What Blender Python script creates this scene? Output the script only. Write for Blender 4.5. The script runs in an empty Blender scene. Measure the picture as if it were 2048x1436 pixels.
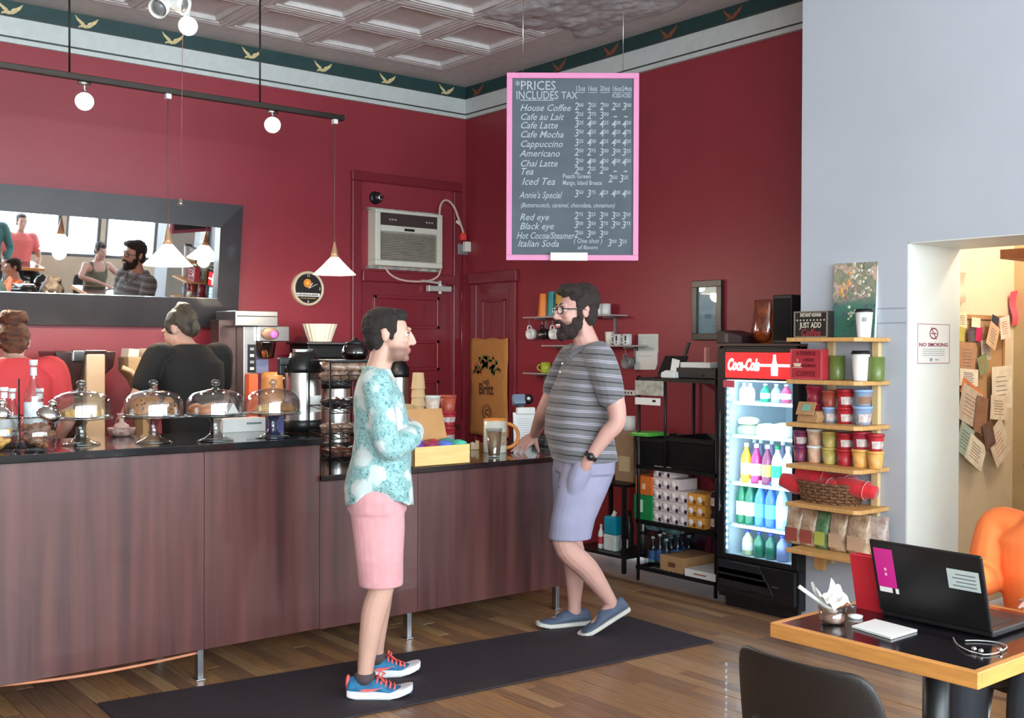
import bpy, bmesh, math, random
from mathutils import Vector, Matrix, noise

# ------------------------------------------------------------------ camera
scene = bpy.context.scene
COL = scene.collection
R = math.radians
F, EYE = 2173.0, 1.55                      # focal length in pixels of the 2048x1436 frame, eye height
YAW, PITCH, ROLL = R(50.92), R(-0.633), R(0.2)
fw0 = Vector((math.cos(YAW), math.sin(YAW), 0)); rt0 = Vector((math.sin(YAW), -math.cos(YAW), 0))
fw = (fw0*math.cos(PITCH) + Vector((0, 0, 1))*math.sin(PITCH)).normalized()
up1 = rt0.cross(fw)
rt = (rt0*math.cos(ROLL) + up1*math.sin(ROLL)).normalized(); up = rt.cross(fw)
CAM = Vector((0, 0, EYE))
cd = bpy.data.cameras.new('camera'); cam = bpy.data.objects.new('camera', cd); COL.objects.link(cam)
cd.sensor_fit = 'HORIZONTAL'; cd.sensor_width = 36.0; cd.lens = 36.0*F/2048.0
cd.clip_start = 0.05; cd.clip_end = 200
m3 = Matrix((rt, up, -fw)).transposed()
cam.matrix_world = Matrix.Translation(CAM) @ m3.to_4x4()
scene.camera = cam

# ------------------------------------------------------------------ exposure, sky, daylight
vs = scene.view_settings
vs.view_transform = 'Standard'; vs.look = 'None'; vs.gamma = 1.0; vs.use_curve_mapping = False
vs.exposure = 0.62
SKY = 12.0
w = bpy.data.worlds.new('sky'); scene.world = w; w.use_nodes = True
bg = w.node_tree.nodes['Background']
bg.inputs[0].default_value = (0.86, 0.93, 1.0, 1); bg.inputs[1].default_value = SKY
# shop windows behind the camera (x0, x1): the daylight comes in here; portals only guide sampling
WIN_Y, WIN_Z0, WIN_Z1 = -2.6, 0.72, 3.45
WINS = [(-4.6, -2.5), (-2.36, -0.26), (-0.12, 1.98), (2.12, 4.0), (4.1, 5.34), (5.42, 5.96), (6.04, 6.9), (7.35, 8.7)]
for a, b in WINS:
    ld = bpy.data.lights.new('window_portal', 'AREA'); ld.shape = 'RECTANGLE'
    ld.size = b-a; ld.size_y = WIN_Z1-WIN_Z0; ld.cycles.is_portal = True
    lo = bpy.data.objects.new('window_portal', ld); COL.objects.link(lo)
    lo.location = ((a+b)/2, WIN_Y-0.08, (WIN_Z0+WIN_Z1)/2); lo.rotation_euler = (R(90), 0, 0)

# ------------------------------------------------------------------ pixel -> place on a real plane
def ray(px, py): return fw + rt*((px-1024)/F) - up*((py-718)/F)
def onX(px, py, X): d = ray(px, py); return CAM + d*((X-CAM.x)/d.x)
def onY(px, py, Y): d = ray(px, py); return CAM + d*((Y-CAM.y)/d.y)
def onZ(px, py, Z): d = ray(px, py); return CAM + d*((Z-CAM.z)/d.z)
def onD(px, py, D): return CAM + ray(px, py)*D
def depth(p): return (Vector(p)-CAM).dot(fw)
def mpp(p): return depth(p)/F               # metres per photograph pixel at p

# ------------------------------------------------------------------ materials (all procedural)
def lin(c):
    c = c/255.0
    return c/12.92 if c <= 0.04045 else ((c+0.055)/1.055)**2.4
def rgb(c): return (lin(c[0]), lin(c[1]), lin(c[2]), 1)
MATS = {}
def mat(name, c, rough=0.55, metal=0.0, var=0.10, scale=9.0, bump=0.0, bscale=60.0, spec=0.5, coat=0.0,
        stretch=(1, 1, 1), c2=None, sheen=0.0, sub=0.0):
    if name in MATS: return MATS[name]
    m = bpy.data.materials.new(name); m.use_nodes = True; nt = m.node_tree; N = nt.nodes; L = nt.links
    b = N['Principled BSDF']; b.inputs['Roughness'].default_value = rough; b.inputs['Metallic'].default_value = metal
    b.inputs['Specular IOR Level'].default_value = spec; b.inputs['Coat Weight'].default_value = coat
    b.inputs['Sheen Weight'].default_value = sheen
    if sub: b.inputs['Subsurface Weight'].default_value = sub; b.inputs['Subsurface Radius'].default_value = (.02, .008, .004)
    tc = N.new('ShaderNodeTexCoord'); mp = N.new('ShaderNodeMapping'); mp.inputs['Scale'].default_value = stretch
    L.new(tc.outputs['Object'], mp.inputs[0])
    no = N.new('ShaderNodeTexNoise'); no.inputs['Scale'].default_value = scale; no.inputs['Detail'].default_value = 5
    L.new(mp.outputs[0], no.inputs['Vector'])
    cr = N.new('ShaderNodeValToRGB'); cr.color_ramp.elements[0].position = .3; cr.color_ramp.elements[1].position = .7
    base = rgb(c)
    if c2: lo_, hi_ = rgb(c2), base
    else:
        lo_ = tuple(v*(1-var) for v in base[:3])+(1,); hi_ = tuple(min(1, v*(1+var)) for v in base[:3])+(1,)
    cr.color_ramp.elements[0].color = lo_; cr.color_ramp.elements[1].color = hi_
    L.new(no.outputs['Fac'], cr.inputs[0]); L.new(cr.outputs[0], b.inputs['Base Color'])
    if bump:
        n2 = N.new('ShaderNodeTexNoise'); n2.inputs['Scale'].default_value = bscale; n2.inputs['Detail'].default_value = 4
        L.new(mp.outputs[0], n2.inputs['Vector'])
        bp = N.new('ShaderNodeBump'); bp.inputs['Strength'].default_value = bump; bp.inputs['Distance'].default_value = .01
        L.new(n2.outputs['Fac'], bp.inputs['Height']); L.new(bp.outputs[0], b.inputs['Normal'])
    MATS[name] = m; m.diffuse_color = base
    return m
def emis(name, c, s):
    if name in MATS: return MATS[name]
    m = bpy.data.materials.new(name); m.use_nodes = True; N = m.node_tree.nodes; L = m.node_tree.links
    b = N['Principled BSDF']; b.inputs['Base Color'].default_value = rgb(c)
    tc = N.new('ShaderNodeTexCoord'); no = N.new('ShaderNodeTexNoise'); no.inputs['Scale'].default_value = 4
    L.new(tc.outputs['Object'], no.inputs['Vector'])
    cr = N.new('ShaderNodeValToRGB'); e = rgb(c)
    cr.color_ramp.elements[0].color = tuple(v*.95 for v in e[:3])+(1,); cr.color_ramp.elements[1].color = e
    L.new(no.outputs['Fac'], cr.inputs[0]); L.new(cr.outputs[0], b.inputs['Emission Color'])
    b.inputs['Emission Strength'].default_value = s
    MATS[name] = m; return m
def glass(name, tint=(240, 245, 245), alpha=0.12, rough=0.02):
    """thin clear glass: mostly see-through, reflecting more at grazing angles"""
    if name in MATS: return MATS[name]
    m = bpy.data.materials.new(name); m.use_nodes = True; N = m.node_tree.nodes; L = m.node_tree.links
    N.remove(N['Principled BSDF']); out = N['Material Output']
    tr = N.new('ShaderNodeBsdfTransparent'); gl = N.new('ShaderNodeBsdfGlossy'); gl.inputs['Roughness'].default_value = rough
    lw = N.new('ShaderNodeLayerWeight'); lw.inputs[0].default_value = .35
    pw_ = N.new('ShaderNodeMath'); pw_.operation = 'POWER'; pw_.inputs[1].default_value = 2.6
    ma = N.new('ShaderNodeMath'); ma.operation = 'MULTIPLY_ADD'; ma.inputs[1].default_value = .6; ma.inputs[2].default_value = alpha*.45
    mx = N.new('ShaderNodeMixShader'); tc = N.new('ShaderNodeTexCoord'); no = N.new('ShaderNodeTexNoise'); no.inputs['Scale'].default_value = 3
    cr = N.new('ShaderNodeValToRGB'); t = rgb(tint)
    cr.color_ramp.elements[0].color = tuple(v*.97 for v in t[:3])+(1,); cr.color_ramp.elements[1].color = t
    L.new(tc.outputs['Object'], no.inputs['Vector']); L.new(no.outputs['Fac'], cr.inputs[0]); L.new(cr.outputs[0], tr.inputs[0])
    gl.inputs[0].default_value = (.9, .93, .95, 1)
    L.new(lw.outputs['Facing'], pw_.inputs[0]); L.new(pw_.outputs[0], ma.inputs[0]); L.new(ma.outputs[0], mx.inputs[0])
    L.new(tr.outputs[0], mx.inputs[1]); L.new(gl.outputs[0], mx.inputs[2]); L.new(mx.outputs[0], out.inputs[0])
    MATS[name] = m; return m

# ------------------------------------------------------------------ mesh helper
class G:
    """collects shapes, then builds ONE mesh object"""
    def __init__(s): s.v = []; s.f = []; s.mi = []; s.sm = []; s.cur = 0; s.cursm = False; s.T = Matrix.Identity(4)
    def m(s, i): s.cur = i; return s
    def smooth(s, b=True): s.cursm = b; return s
    def tf(s, loc=(0, 0, 0), rot=(0, 0, 0), sc=(1, 1, 1)):
        from mathutils import Euler
        s.T = Matrix.Translation(loc) @ Euler(rot).to_matrix().to_4x4() @ Matrix.Diagonal((*sc, 1)); return s
    def add(s, vs_, fs):
        o = len(s.v); s.v += [tuple(s.T @ Vector(p)) for p in vs_]
        for f in fs: s.f.append([o+i for i in f]); s.mi.append(s.cur); s.sm.append(s.cursm)
        return s
    def box(s, c, d, rz=0, rx=0, ry=0):
        x, y, z = d[0]/2, d[1]/2, d[2]/2
        from mathutils import Euler
        Mx = Euler((rx, ry, rz)).to_matrix(); cc = Vector(c)
        P = [cc + Mx @ Vector(p) for p in [(-x,-y,-z),(x,-y,-z),(x,y,-z),(-x,y,-z),(-x,-y,z),(x,-y,z),(x,y,z),(-x,y,z)]]
        return s.add(P, [(0,3,2,1),(4,5,6,7),(0,1,5,4),(1,2,6,5),(2,3,7,6),(3,0,4,7)])
    def bb(s, x0, x1, y0, y1, z0, z1): return s.box(((x0+x1)/2,(y0+y1)/2,(z0+z1)/2), (abs(x1-x0),abs(y1-y0),abs(z1-z0)))
    def lathe(s, prof, seg=20, c=(0, 0, 0), sx=1, sy=1, cap=True, a0=0):
        P = []; Fs = []; n = len(prof)
        for r, z in prof:
            for k in range(seg):
                a = 2*math.pi*k/seg+a0; P.append((c[0]+r*sx*math.cos(a), c[1]+r*sy*math.sin(a), c[2]+z))
        for i in range(n-1):
            for k in range(seg):
                k2 = (k+1) % seg; Fs.append((i*seg+k, i*seg+k2, (i+1)*seg+k2, (i+1)*seg+k))
        if cap:
            Fs.append(tuple(range(seg-1, -1, -1))); Fs.append(tuple((n-1)*seg+k for k in range(seg)))
        return s.add(P, Fs)
    def tube(s, pts, r, seg=8, cap=True):
        pts = [Vector(p) for p in pts]; rs = r if isinstance(r, (list, tuple)) else [r]*len(pts)
        P = []; Fs = []; ref = None
        for i, p in enumerate(pts):
            t = ((pts[i+1] if i < len(pts)-1 else p) - (pts[i-1] if i else p)).normalized()
            if ref is None:
                ref = Vector((0, 0, 1)) if abs(t.z) < .9 else Vector((1, 0, 0))
            u = t.cross(ref).normalized(); vv = u.cross(t).normalized(); ref = vv
            for k in range(seg):
                a = 2*math.pi*k/seg; P.append(p + (u*math.cos(a)+vv*math.sin(a))*rs[i])
        for i in range(len(pts)-1):
            for k in range(seg):
                k2 = (k+1) % seg; Fs.append((i*seg+k, i*seg+k2, (i+1)*seg+k2, (i+1)*seg+k))
        if cap:
            Fs.append(tuple(range(seg-1, -1, -1))); Fs.append(tuple((len(pts)-1)*seg+k for k in range(seg)))
        return s.add(P, Fs)
    def ball(s, c, r, seg=14, rings=9):
        r = r if isinstance(r, (list, tuple)) else (r, r, r); P = [(c[0], c[1], c[2]-r[2])]; Fs = []
        for i in range(1, rings):
            a = math.pi*i/rings-math.pi/2
            for k in range(seg):
                b = 2*math.pi*k/seg; P.append((c[0]+r[0]*math.cos(a)*math.cos(b), c[1]+r[1]*math.cos(a)*math.sin(b), c[2]+r[2]*math.sin(a)))
        P.append((c[0], c[1], c[2]+r[2])); n = len(P)-1
        for k in range(seg): Fs.append((0, 1+(k+1) % seg, 1+k)); Fs.append((n, n-seg+k, n-seg+(k+1) % seg))
        for i in range(rings-2):
            for k in range(seg):
                k2 = (k+1) % seg; Fs.append((1+i*seg+k, 1+i*seg+k2, 1+(i+1)*seg+k2, 1+(i+1)*seg+k))
        return s.add(P, Fs)
    def loft(s, rings, cap=True):
        n = len(rings[0]); P = [p for r_ in rings for p in r_]; Fs = []
        for i in range(len(rings)-1):
            for k in range(n):
                k2 = (k+1) % n; Fs.append((i*n+k, i*n+k2, (i+1)*n+k2, (i+1)*n+k))
        if cap: Fs.append(tuple(range(n-1, -1, -1))); Fs.append(tuple((len(rings)-1)*n+k for k in range(n)))
        return s.add(P, Fs)
    def prism(s, poly, y0, y1):
        """polygon in x,z extruded along y"""
        n = len(poly); P = [(x, y0, z) for x, z in poly]+[(x, y1, z) for x, z in poly]
        return s.add(P, [tuple(range(n)), tuple(range(2*n-1, n-1, -1))]+[(i, n+i, n+(i+1) % n, (i+1) % n) for i in range(n)])
    def plate(s, poly, z0, z1):
        """polygon in x,y extruded along z"""
        n = len(poly); P = [(x, y, z0) for x, y in poly]+[(x, y, z1) for x, y in poly]
        return s.add(P, [tuple(range(n-1, -1, -1)), tuple(range(n, 2*n))]+[(i, (i+1) % n, n+(i+1) % n, n+i) for i in range(n)])
    def mesh(s, name):
        me = bpy.data.meshes.new(name); me.from_pydata(s.v, [], s.f)
        me.polygons.foreach_set('material_index', s.mi); me.polygons.foreach_set('use_smooth', s.sm)
        bm = bmesh.new(); bm.from_mesh(me); bmesh.ops.recalc_face_normals(bm, faces=bm.faces); bm.to_mesh(me); bm.free()
        return me
    def build(s, name, mats, parent=None, loc=None, rot=None, bev=0, label=None, sub=0):
        me = s.mesh(name)
        for mm in (mats if isinstance(mats, (list, tuple)) else [mats]): me.materials.append(mm)
        return put(name, me, parent, loc, rot, bev, label, sub)
def put(name, me, parent=None, loc=None, rot=None, bev=0, label=None, sub=0):
    o = bpy.data.objects.new(name, me); COL.objects.link(o)
    if parent is not None: o.parent = parent
    if loc is not None: o.location = loc
    if rot is not None: o.rotation_euler = rot
    if bev:
        b = o.modifiers.new('bevel', 'BEVEL'); b.width = bev; b.segments = 2; b.limit_method = 'ANGLE'; b.angle_limit = R(40)
        b.harden_normals = False
    if sub: q = o.modifiers.new('subd', 'SUBSURF'); q.levels = sub; q.render_levels = sub
    if label: o['label'] = label
    return o
def thing(name, label, cat, loc=(0, 0, 0), rz=0, group=None):
    o = bpy.data.objects.new(name, None); COL.objects.link(o); o.empty_display_size = .1
    o.location = loc; o.rotation_euler = (0, 0, rz); o['label'] = label; o['category'] = cat
    if group: o['group'] = group
    return o
def tag(o, label, cat, group=None):
    o['label'] = label; o['category'] = cat
    if group: o['group'] = group
    return o
def struct(o, label, cat='structure'):
    o['kind'] = 'structure'; o['label'] = label; o['category'] = cat; return o
def sempty(name, label, cat, loc=(0, 0, 0), rz=0): return struct(thing(name, label, cat, loc, rz), label, cat)
def dup(o, loc=None, rz=None, label=None, parent=None):
    c = o.copy(); COL.objects.link(c)
    if parent is not None: c.parent = parent
    if loc is not None: c.location = loc
    if rz is not None: c.rotation_euler = (0, 0, rz)
    if label: c['label'] = label
    for ch in list(o.children): dup(ch, parent=c)
    return c
def text(name, body, size, m, parent, loc, rot=(R(90), 0, 0), shear=0.0, align='CENTER', ext=0.0008, sx=1.0, bold=0.0, label=None):
    cu = bpy.data.curves.new(name, 'FONT'); cu.body = body; cu.size = size; cu.shear = shear; cu.align_x = align; cu.align_y = 'CENTER'
    cu.extrude = ext; cu.offset = bold; cu.resolution_u = 2
    o = bpy.data.objects.new(name, cu)
    me = bpy.data.meshes.new_from_object(o); bpy.data.objects.remove(o); bpy.data.curves.remove(cu)
    me.name = name; me.materials.clear(); me.materials.append(m)
    o = put(name, me, parent, loc, rot, label=label); o.scale = (sx, 1, 1); return o
TMP = bpy.data.scenes.new('workbench')    # scratch scene for fusing shapes, removed at the end
SIDE = R(-90)          # local front (-y) looks to -X: things standing against the right-hand wall
# ================================================================== THE ROOM
random.seed(7)
YA = 7.8; XB = onY(932, 240, YA).x
Z_RED = onY(932, 240, YA).z; Z_CEIL = Z_RED+0.283
XG = 5.16                                   # face of the grey pier with the shelves
GY1 = onX(1601, 700, XG).y                  # its far edge
GY0 = onX(1813, 800, XG).y                  # door jamb edge
Z_HEAD = onX(1816, 485, XG).z
XL, YF = -5.0, -2.6
M_RED = mat('red_wall_paint', (142, 46, 57), .42, var=.05, scale=3, bump=.06, bscale=25)
M_REDD = mat('dark_red_gloss_paint', (122, 34, 46), .28, var=.06, scale=5, bump=.03, bscale=30, coat=.2)
M_GREY = mat('pale_grey_paint', (184, 190, 199), .6, var=.03, scale=2, bump=.04, bscale=40)
M_CREAM = mat('cream_paint', (228, 230, 224), .5, var=.03, scale=4)
M_TIN = mat('grey_tin_paint', (200, 194, 192), .45, var=.08, scale=14, bump=.18, bscale=45)
M_FRIEZE = mat('pale_frieze', (196, 202, 200), .5, var=.05, scale=20, bump=.1, bscale=90)
M_GREEN = mat('dark_green_border', (30, 60, 60), .5, var=.15, scale=12)
M_GOLD = mat('gold_leaf_paint', (210, 190, 140), .5, var=.2, scale=60)
M_RUST = mat('rust_paint', (128, 72, 50), .6, var=.2, scale=60)
M_BLACKLINE = mat('dark_line_paint', (58, 64, 62), .5)
M_BLACK = mat('black_plastic', (22, 22, 24), .4, var=.15)
M_BLACKM = mat('black_metal', (26, 25, 26), .45, metal=.3, var=.15)
M_WHITE = mat('white_plastic', (226, 226, 222), .4, var=.03)
M_STEEL = mat('brushed_steel', (200, 198, 194), .28, metal=1, var=.06, scale=20, stretch=(1, 1, 12))
M_CHROME = mat('chrome', (225, 225, 225), .12, metal=1, var=.03)
M_PAPER = mat('white_paper', (232, 230, 226), .7, var=.03)
M_CARD = mat('brown_cardboard', (176, 134, 92), .75, var=.08, scale=20)
M_PINE = mat('pine_wood', (208, 158, 96), .5, var=.12, scale=6, stretch=(12, 12, 1), bump=.05)

# floor: base + single boards where the photograph shows them
def plank_mat(name, c, v):
    return mat(name, c, .33, var=v, scale=5, stretch=(14, 1.2, 1), bump=.08, bscale=30, coat=.12)
WOOD = [plank_mat('floor_board_%d' % i, c, .28) for i, c in enumerate([(154, 116, 84), (138, 102, 76), (168, 130, 94), (128, 96, 74), (160, 118, 80)])]
g = G(); g.bb(XL, 9.0, YF-.2, YA+.3, -.2, -.012)
flo = struct(g.build('floor', plank_mat('floor_far_boards', (142, 102, 70), .3)), 'worn brown strip wood floor of the coffee shop', 'floor')
PW = .072
bx = {}
k = 0
for i in range(64):
    x = 0.95+i*PW
    if x > XG-.02: break
    y = 2.6+random.uniform(-.5, 0)
    while y < 5.4:
        ln = random.choice([.7, .95, 1.2, 1.5]); 
        if ln not in bx:
            gg = G(); gg.bb(-PW/2+.0012, PW/2-.0012, 0, ln-.003, -.012, 0); bx[ln] = gg.mesh('floor_board')
        o = put('floor_board', bx[ln].copy() if False else bx[ln], flo, (x, y, random.uniform(-.0012, .0006)))
        if not bx[ln].materials: bx[ln].materials.append(WOOD[0])
        o.material_slots[0].link = 'OBJECT'; o.material_slots[0].material = random.choice(WOOD)
        y += ln; k += 1

# walls
g = G(); g.bb(XL-.1, XB+.12, YA, YA+.12, 0, Z_CEIL)
wa = struct(g.build('wall_back', M_RED), 'long dark red painted wall behind the counter', 'wall')
g = G(); g.bb(XB, XB+.12, GY1-.3, YA, 0, Z_CEIL)
wb = struct(g.build('wall_right', M_RED), 'dark red side wall behind the drinks fridge', 'wall')
XR = onY(1916, 800, GY0).x
GYR = 2.33                                  # near side of the doorway
g = G(); g.bb(XG, XR, GY0, GY1, 0, Z_CEIL); g.bb(XG, XR, GYR, GY0, Z_HEAD, Z_CEIL); g.bb(XG, XR, 1.93, GYR, 0, Z_CEIL)
wg = struct(g.build('wall_partition', M_GREY), 'pale grey painted partition wall with a doorway', 'wall')
g = G(); g.bb(XG+.004, XR+.002, GY0-.006, GY0, 0, Z_HEAD); g.bb(XG+.004, XR, GYR, GY0, Z_HEAD-.006, Z_HEAD)
struct(g.build('trim_1', M_CREAM), 'cream painted door reveal beside the grey wall', 'trim')
for zz in (1.665, 1.62):
    p0 = onX(1775, 617 if zz == 1.665 else 646, XG)
    g = G(); g.bb(XG-.003, XG, GY0+.004, GY0+.30, p0.z-.003, p0.z+.003)
    g.build('groove', mat('grey_groove', (150, 154, 168), .6), wg)
# passage beyond the doorway
PY = GY0+.22
g = G(); g.bb(XR, 8.2, PY, PY+.1, 0, 2.9); struct(g.build('wall_passage', mat('warm_cream_wall', (224, 208, 184), .6, var=.03)), 'cream passage wall beyond the doorway with pinned papers', 'wall')
pe = onY(2027, 700, PY).x
YN = 1.93
g = G(); g.bb(pe, pe+.1, YN, PY, 0, 2.9); struct(g.build('wall_passage_end', mat('tan_passage_wall', (196, 172, 132), .6, var=.04)), 'tan end wall of the passage', 'wall')
g = G(); g.bb(XR, pe+.1, YN, PY, 2.9, 3.0); struct(g.build('ceiling_passage', M_CREAM), 'cream ceiling of the passage', 'ceiling')
g = G(); g.bb(XR, 9.2, YN-.1, YN, 0, Z_CEIL); struct(g.build('wall_passage_near', M_CREAM), 'cream near wall of the passage', 'wall')
tr = onX(2010, 474, XR+.3)
g = G(); g.bb(XR+.02, XR+.5, GYR, GY0-.22, Z_HEAD-.07, Z_HEAD-.02); struct(g.build('trim_2', mat('orange_wood_trim', (186, 110, 60), .5, stretch=(1, 10, 1))), 'orange brown wood board under the passage lintel', 'trim')

# street front behind the camera, left wall, ceiling
g = G(); xs = [XL]+[v for p in WINS for v in p]+[9.2]
for a, b in zip(xs[0::2], xs[1::2]): g.bb(a, b, YF-.12, YF, 0, Z_CEIL)
for a, b in WINS: g.bb(a, b, YF-.12, YF, 0, WIN_Z0); g.bb(a, b, YF-.12, YF, WIN_Z1, Z_CEIL)
struct(g.build('wall_front', mat('front_wall_paint', (196, 186, 170), .6, var=.04)), 'street front wall with large shop windows', 'wall')
M_PANE = glass('window_glass', (246, 250, 250), .04)
for i, (a, b) in enumerate(WINS):
    t = sempty('window_%d' % (i+1), ['shop window nearest the left end wall', 'second shop window from the left end wall', 'shop window straight behind the camera', 'shop window right of the camera', 'bright shop window at the left side of the mirror reflection',
        'narrow bright window pane near the middle of the mirror reflection', 'bright window left of the cream pier in the mirror reflection', 'bright window right of the cream pier in the mirror reflection'][i], 'window', ((a+b)/2, YF-.06, WIN_Z0))
    h, wd = WIN_Z1-WIN_Z0, b-a
    g = G(); fr = .05
    g.bb(-wd/2, -wd/2+fr, -.05, .05, 0, h); g.bb(wd/2-fr, wd/2, -.05, .05, 0, h); g.bb(-wd/2, wd/2, -.05, .05, 0, fr); g.bb(-wd/2, wd/2, -.05, .05, h-fr, h); g.bb(-wd/2, wd/2, -.03, .03, h*.78, h*.78+.05)
    g.build('window_frame', mat('window_frame_paint', (70, 72, 76), .5), t)
    for z0, z1 in ((fr, h*.78), (h*.78+.05, h-fr)):
        g = G(); g.bb(-wd/2+fr, wd/2-fr, -.004, .004, z0, z1); g.build('pane', M_PANE, t)
g = G(); g.bb(9.2, 9.32, YF-.12, YN, 0, Z_CEIL); struct(g.build('wall_far_right', mat('far_right_paint', (190, 184, 178), .6)), 'plain wall at the far right of the dining area', 'wall')
g = G(); g.bb(XL-.12, XL, YF-.12, YA+.12, 0, Z_CEIL)
struct(g.build('wall_left', mat('left_wall_paint', (186, 178, 172), .6)), 'plain wall at the left end of the shop', 'wall')

# ceiling of pressed tin: plain plate, coffers as single tiles
g = G(); g.bb(XL-.1, 9.3, YF-.12, YA+.12, Z_CEIL+.035, Z_CEIL+.13); g.bb(XB+.12, 9.3, YF, YN, Z_CEIL, Z_CEIL+.04)
g.bb(XL-.1, XB+.12, 7.44, YA, Z_CEIL, Z_CEIL+.04); g.bb(5.28, XB+.12, YF, 7.44, Z_CEIL, Z_CEIL+.04)
ce = struct(g.build('ceiling', M_TIN), 'grey pressed tin coffered ceiling', 'ceiling')
PIT = .65; CX, CY = 5.285, 7.43
def coffer():
    g = G(); q = PIT/2-.0015
    def ring(r0, z0, r1, z1):
        a = [(-r0,-r0,z0),(r0,-r0,z0),(r0,r0,z0),(-r0,r0,z0),(-r1,-r1,z1),(r1,-r1,z1),(r1,r1,z1),(-r1,r1,z1)]
        g.add(a, [(i, (i+1) % 4, 4+(i+1) % 4, 4+i) for i in range(4)])
    steps = [(q, .034), (q, 0), (q-.018, -.006), (q-.036, 0), (q-.055, 0), (q-.06, .014), (q-.075, .014), (q-.083, .002), (q-.093, .002), (q-.105, .03), (q-.12, .034)]
    for (a, b), (c, d) in zip(steps, steps[1:]): ring(a, b, c, d)
    e = q-.12; g.add([(-e,-e,.034),(e,-e,.034),(e,e,.034),(-e,e,.034)], [(0, 1, 2, 3)])
    me = g.mesh('ceiling_tile'); me.materials.append(M_TIN); return me
cm = coffer()
for i in range(8):
    for j in range(6):
        x, y = CX-PIT*(i+.5), CY-PIT*(j+.5)
        put('ceiling_tile', cm, ce, (x, y, Z_CEIL))
# rows beyond the visible ones are one plain band
g = G(); g.bb(XL, CX-PIT*8, YF, 7.44, Z_CEIL+.01, Z_CEIL+.04); g.bb(CX-PIT*8, 5.28, YF, CY-PIT*6, Z_CEIL+.01, Z_CEIL+.04)
g.build('tin_sheet', M_TIN, ce)
# peeling white patch beside the right wall
g = G().smooth()
pc = onZ(1150, 40, Z_CEIL); nx, ny = 46, 60
P = []; Fs = []
for j in range(ny+1):
    for i in range(nx+1):
        u, v = i/nx, j/ny
        x = pc.x-.62+1.05*u; y = pc.y-1.6+2.15*v
        e = min(u, 1-u, v, 1-v)*6; d = max(0, min(1, e+noise.noise((x*2.3, y*2.3, 1))*.9))
        n_ = noise.noise((x*7, y*3.2, .3))*.5+noise.noise((x*17, y*9, 2))*.5
        P.append((x, y, Z_CEIL+.03-.045*d*(1+.55*n_)))
for j in range(ny):
    for i in range(nx): a = j*(nx+1)+i; Fs.append((a, a+1, a+nx+2, a+nx+1))
g.add(P, Fs); pp = g.build('peeling_paint', mat('peeling_white_paint', (206, 208, 210), .5, var=.12, scale=18, c2=(168, 166, 168), bump=.5, bscale=22), ce)
pp['kind'] = 'stuff'; pp['label'] = 'rumpled peeling white paint on the ceiling'

# frieze: bead, dark groove, pale band, green border with stencilled birds
def cornice(name, label, x0, x1, y0, y1, axis):
    t = sempty(name, label, 'trim')
    for nm, z0, z1, d, m in (('bead', 0, .032, .03, M_FRIEZE), ('groove', .032, .046, .016, M_BLACKLINE), ('frieze_band', .046, .172, .026, M_FRIEZE), ('ledge', .172, .18, .034, M_BLACKLINE), ('border', .18, .283, .018, M_GREEN)):
        g = G()
        if axis == 'x': g.bb(x0, x1-(d if nm else 0), y0-d, y0, Z_RED+z0, Z_RED+z1)
        else: g.bb(x0-d, x0, y0, y1, Z_RED+z0, Z_RED+z1)
        g.build(nm, m, t)
    return t
ta = cornice('trim_3', 'pale frieze with a green bird border along the back wall', XL, XB, YA, YA, 'x')
tb = cornice('trim_4', 'pale frieze with a dark border along the right red wall', XB, XB, GY1, YA, 'y')
bird = [(-.075, .03), (-.045, .022), (-.02, .002), (-.012, -.016), (-.03, -.03), (0, -.024), (.02, -.012), (.04, .004), (.06, .026), (.085, .036), (.06, .004), (.04, -.016), (.018, -.034), (-.01, -.045), (-.05, -.04), (-.03, -.012), (-.045, .008)]
bm_ = G()
for poly in ([(-.005, -.03), (-.02, -.005), (-.05, .012), (-.085, .042), (-.07, .008), (-.045, -.02)], [(.0, -.03), (.012, -.004), (.045, .01), (.088, .04), (.07, .002), (.04, -.026)],
             [(-.055, -.034), (-.03, -.022), (.0, -.02), (.03, -.014), (.05, -.006), (.046, -.022), (.02, -.04), (-.01, -.046), (-.035, -.042), (-.06, -.05)]): bm_.prism([(x*.95, z*.95) for x, z in poly], -.004, 0)
bme = bm_.mesh('stencilled_bird'); bme.materials.append(M_GOLD)
zb = Z_RED+.232
for px, py in ((173, 48), (345, 80), (503, 110), (646, 136), (775, 162), (893, 182), (20, 20)):
    x = onY(px, py, YA-.02).x; put('stencilled_bird', bme, ta, (x, YA-.0185, zb))
rme = bme.copy(); rme.materials.clear(); rme.materials.append(M_RUST)
for px in (955, 1118, 1222, 1337, 1465):
    y = onX(px, 180-(px-930)*.3, XB-.02).y; put('stencilled_bird', rme, tb, (XB-.0185, y, zb), (0, 0, SIDE))

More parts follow.
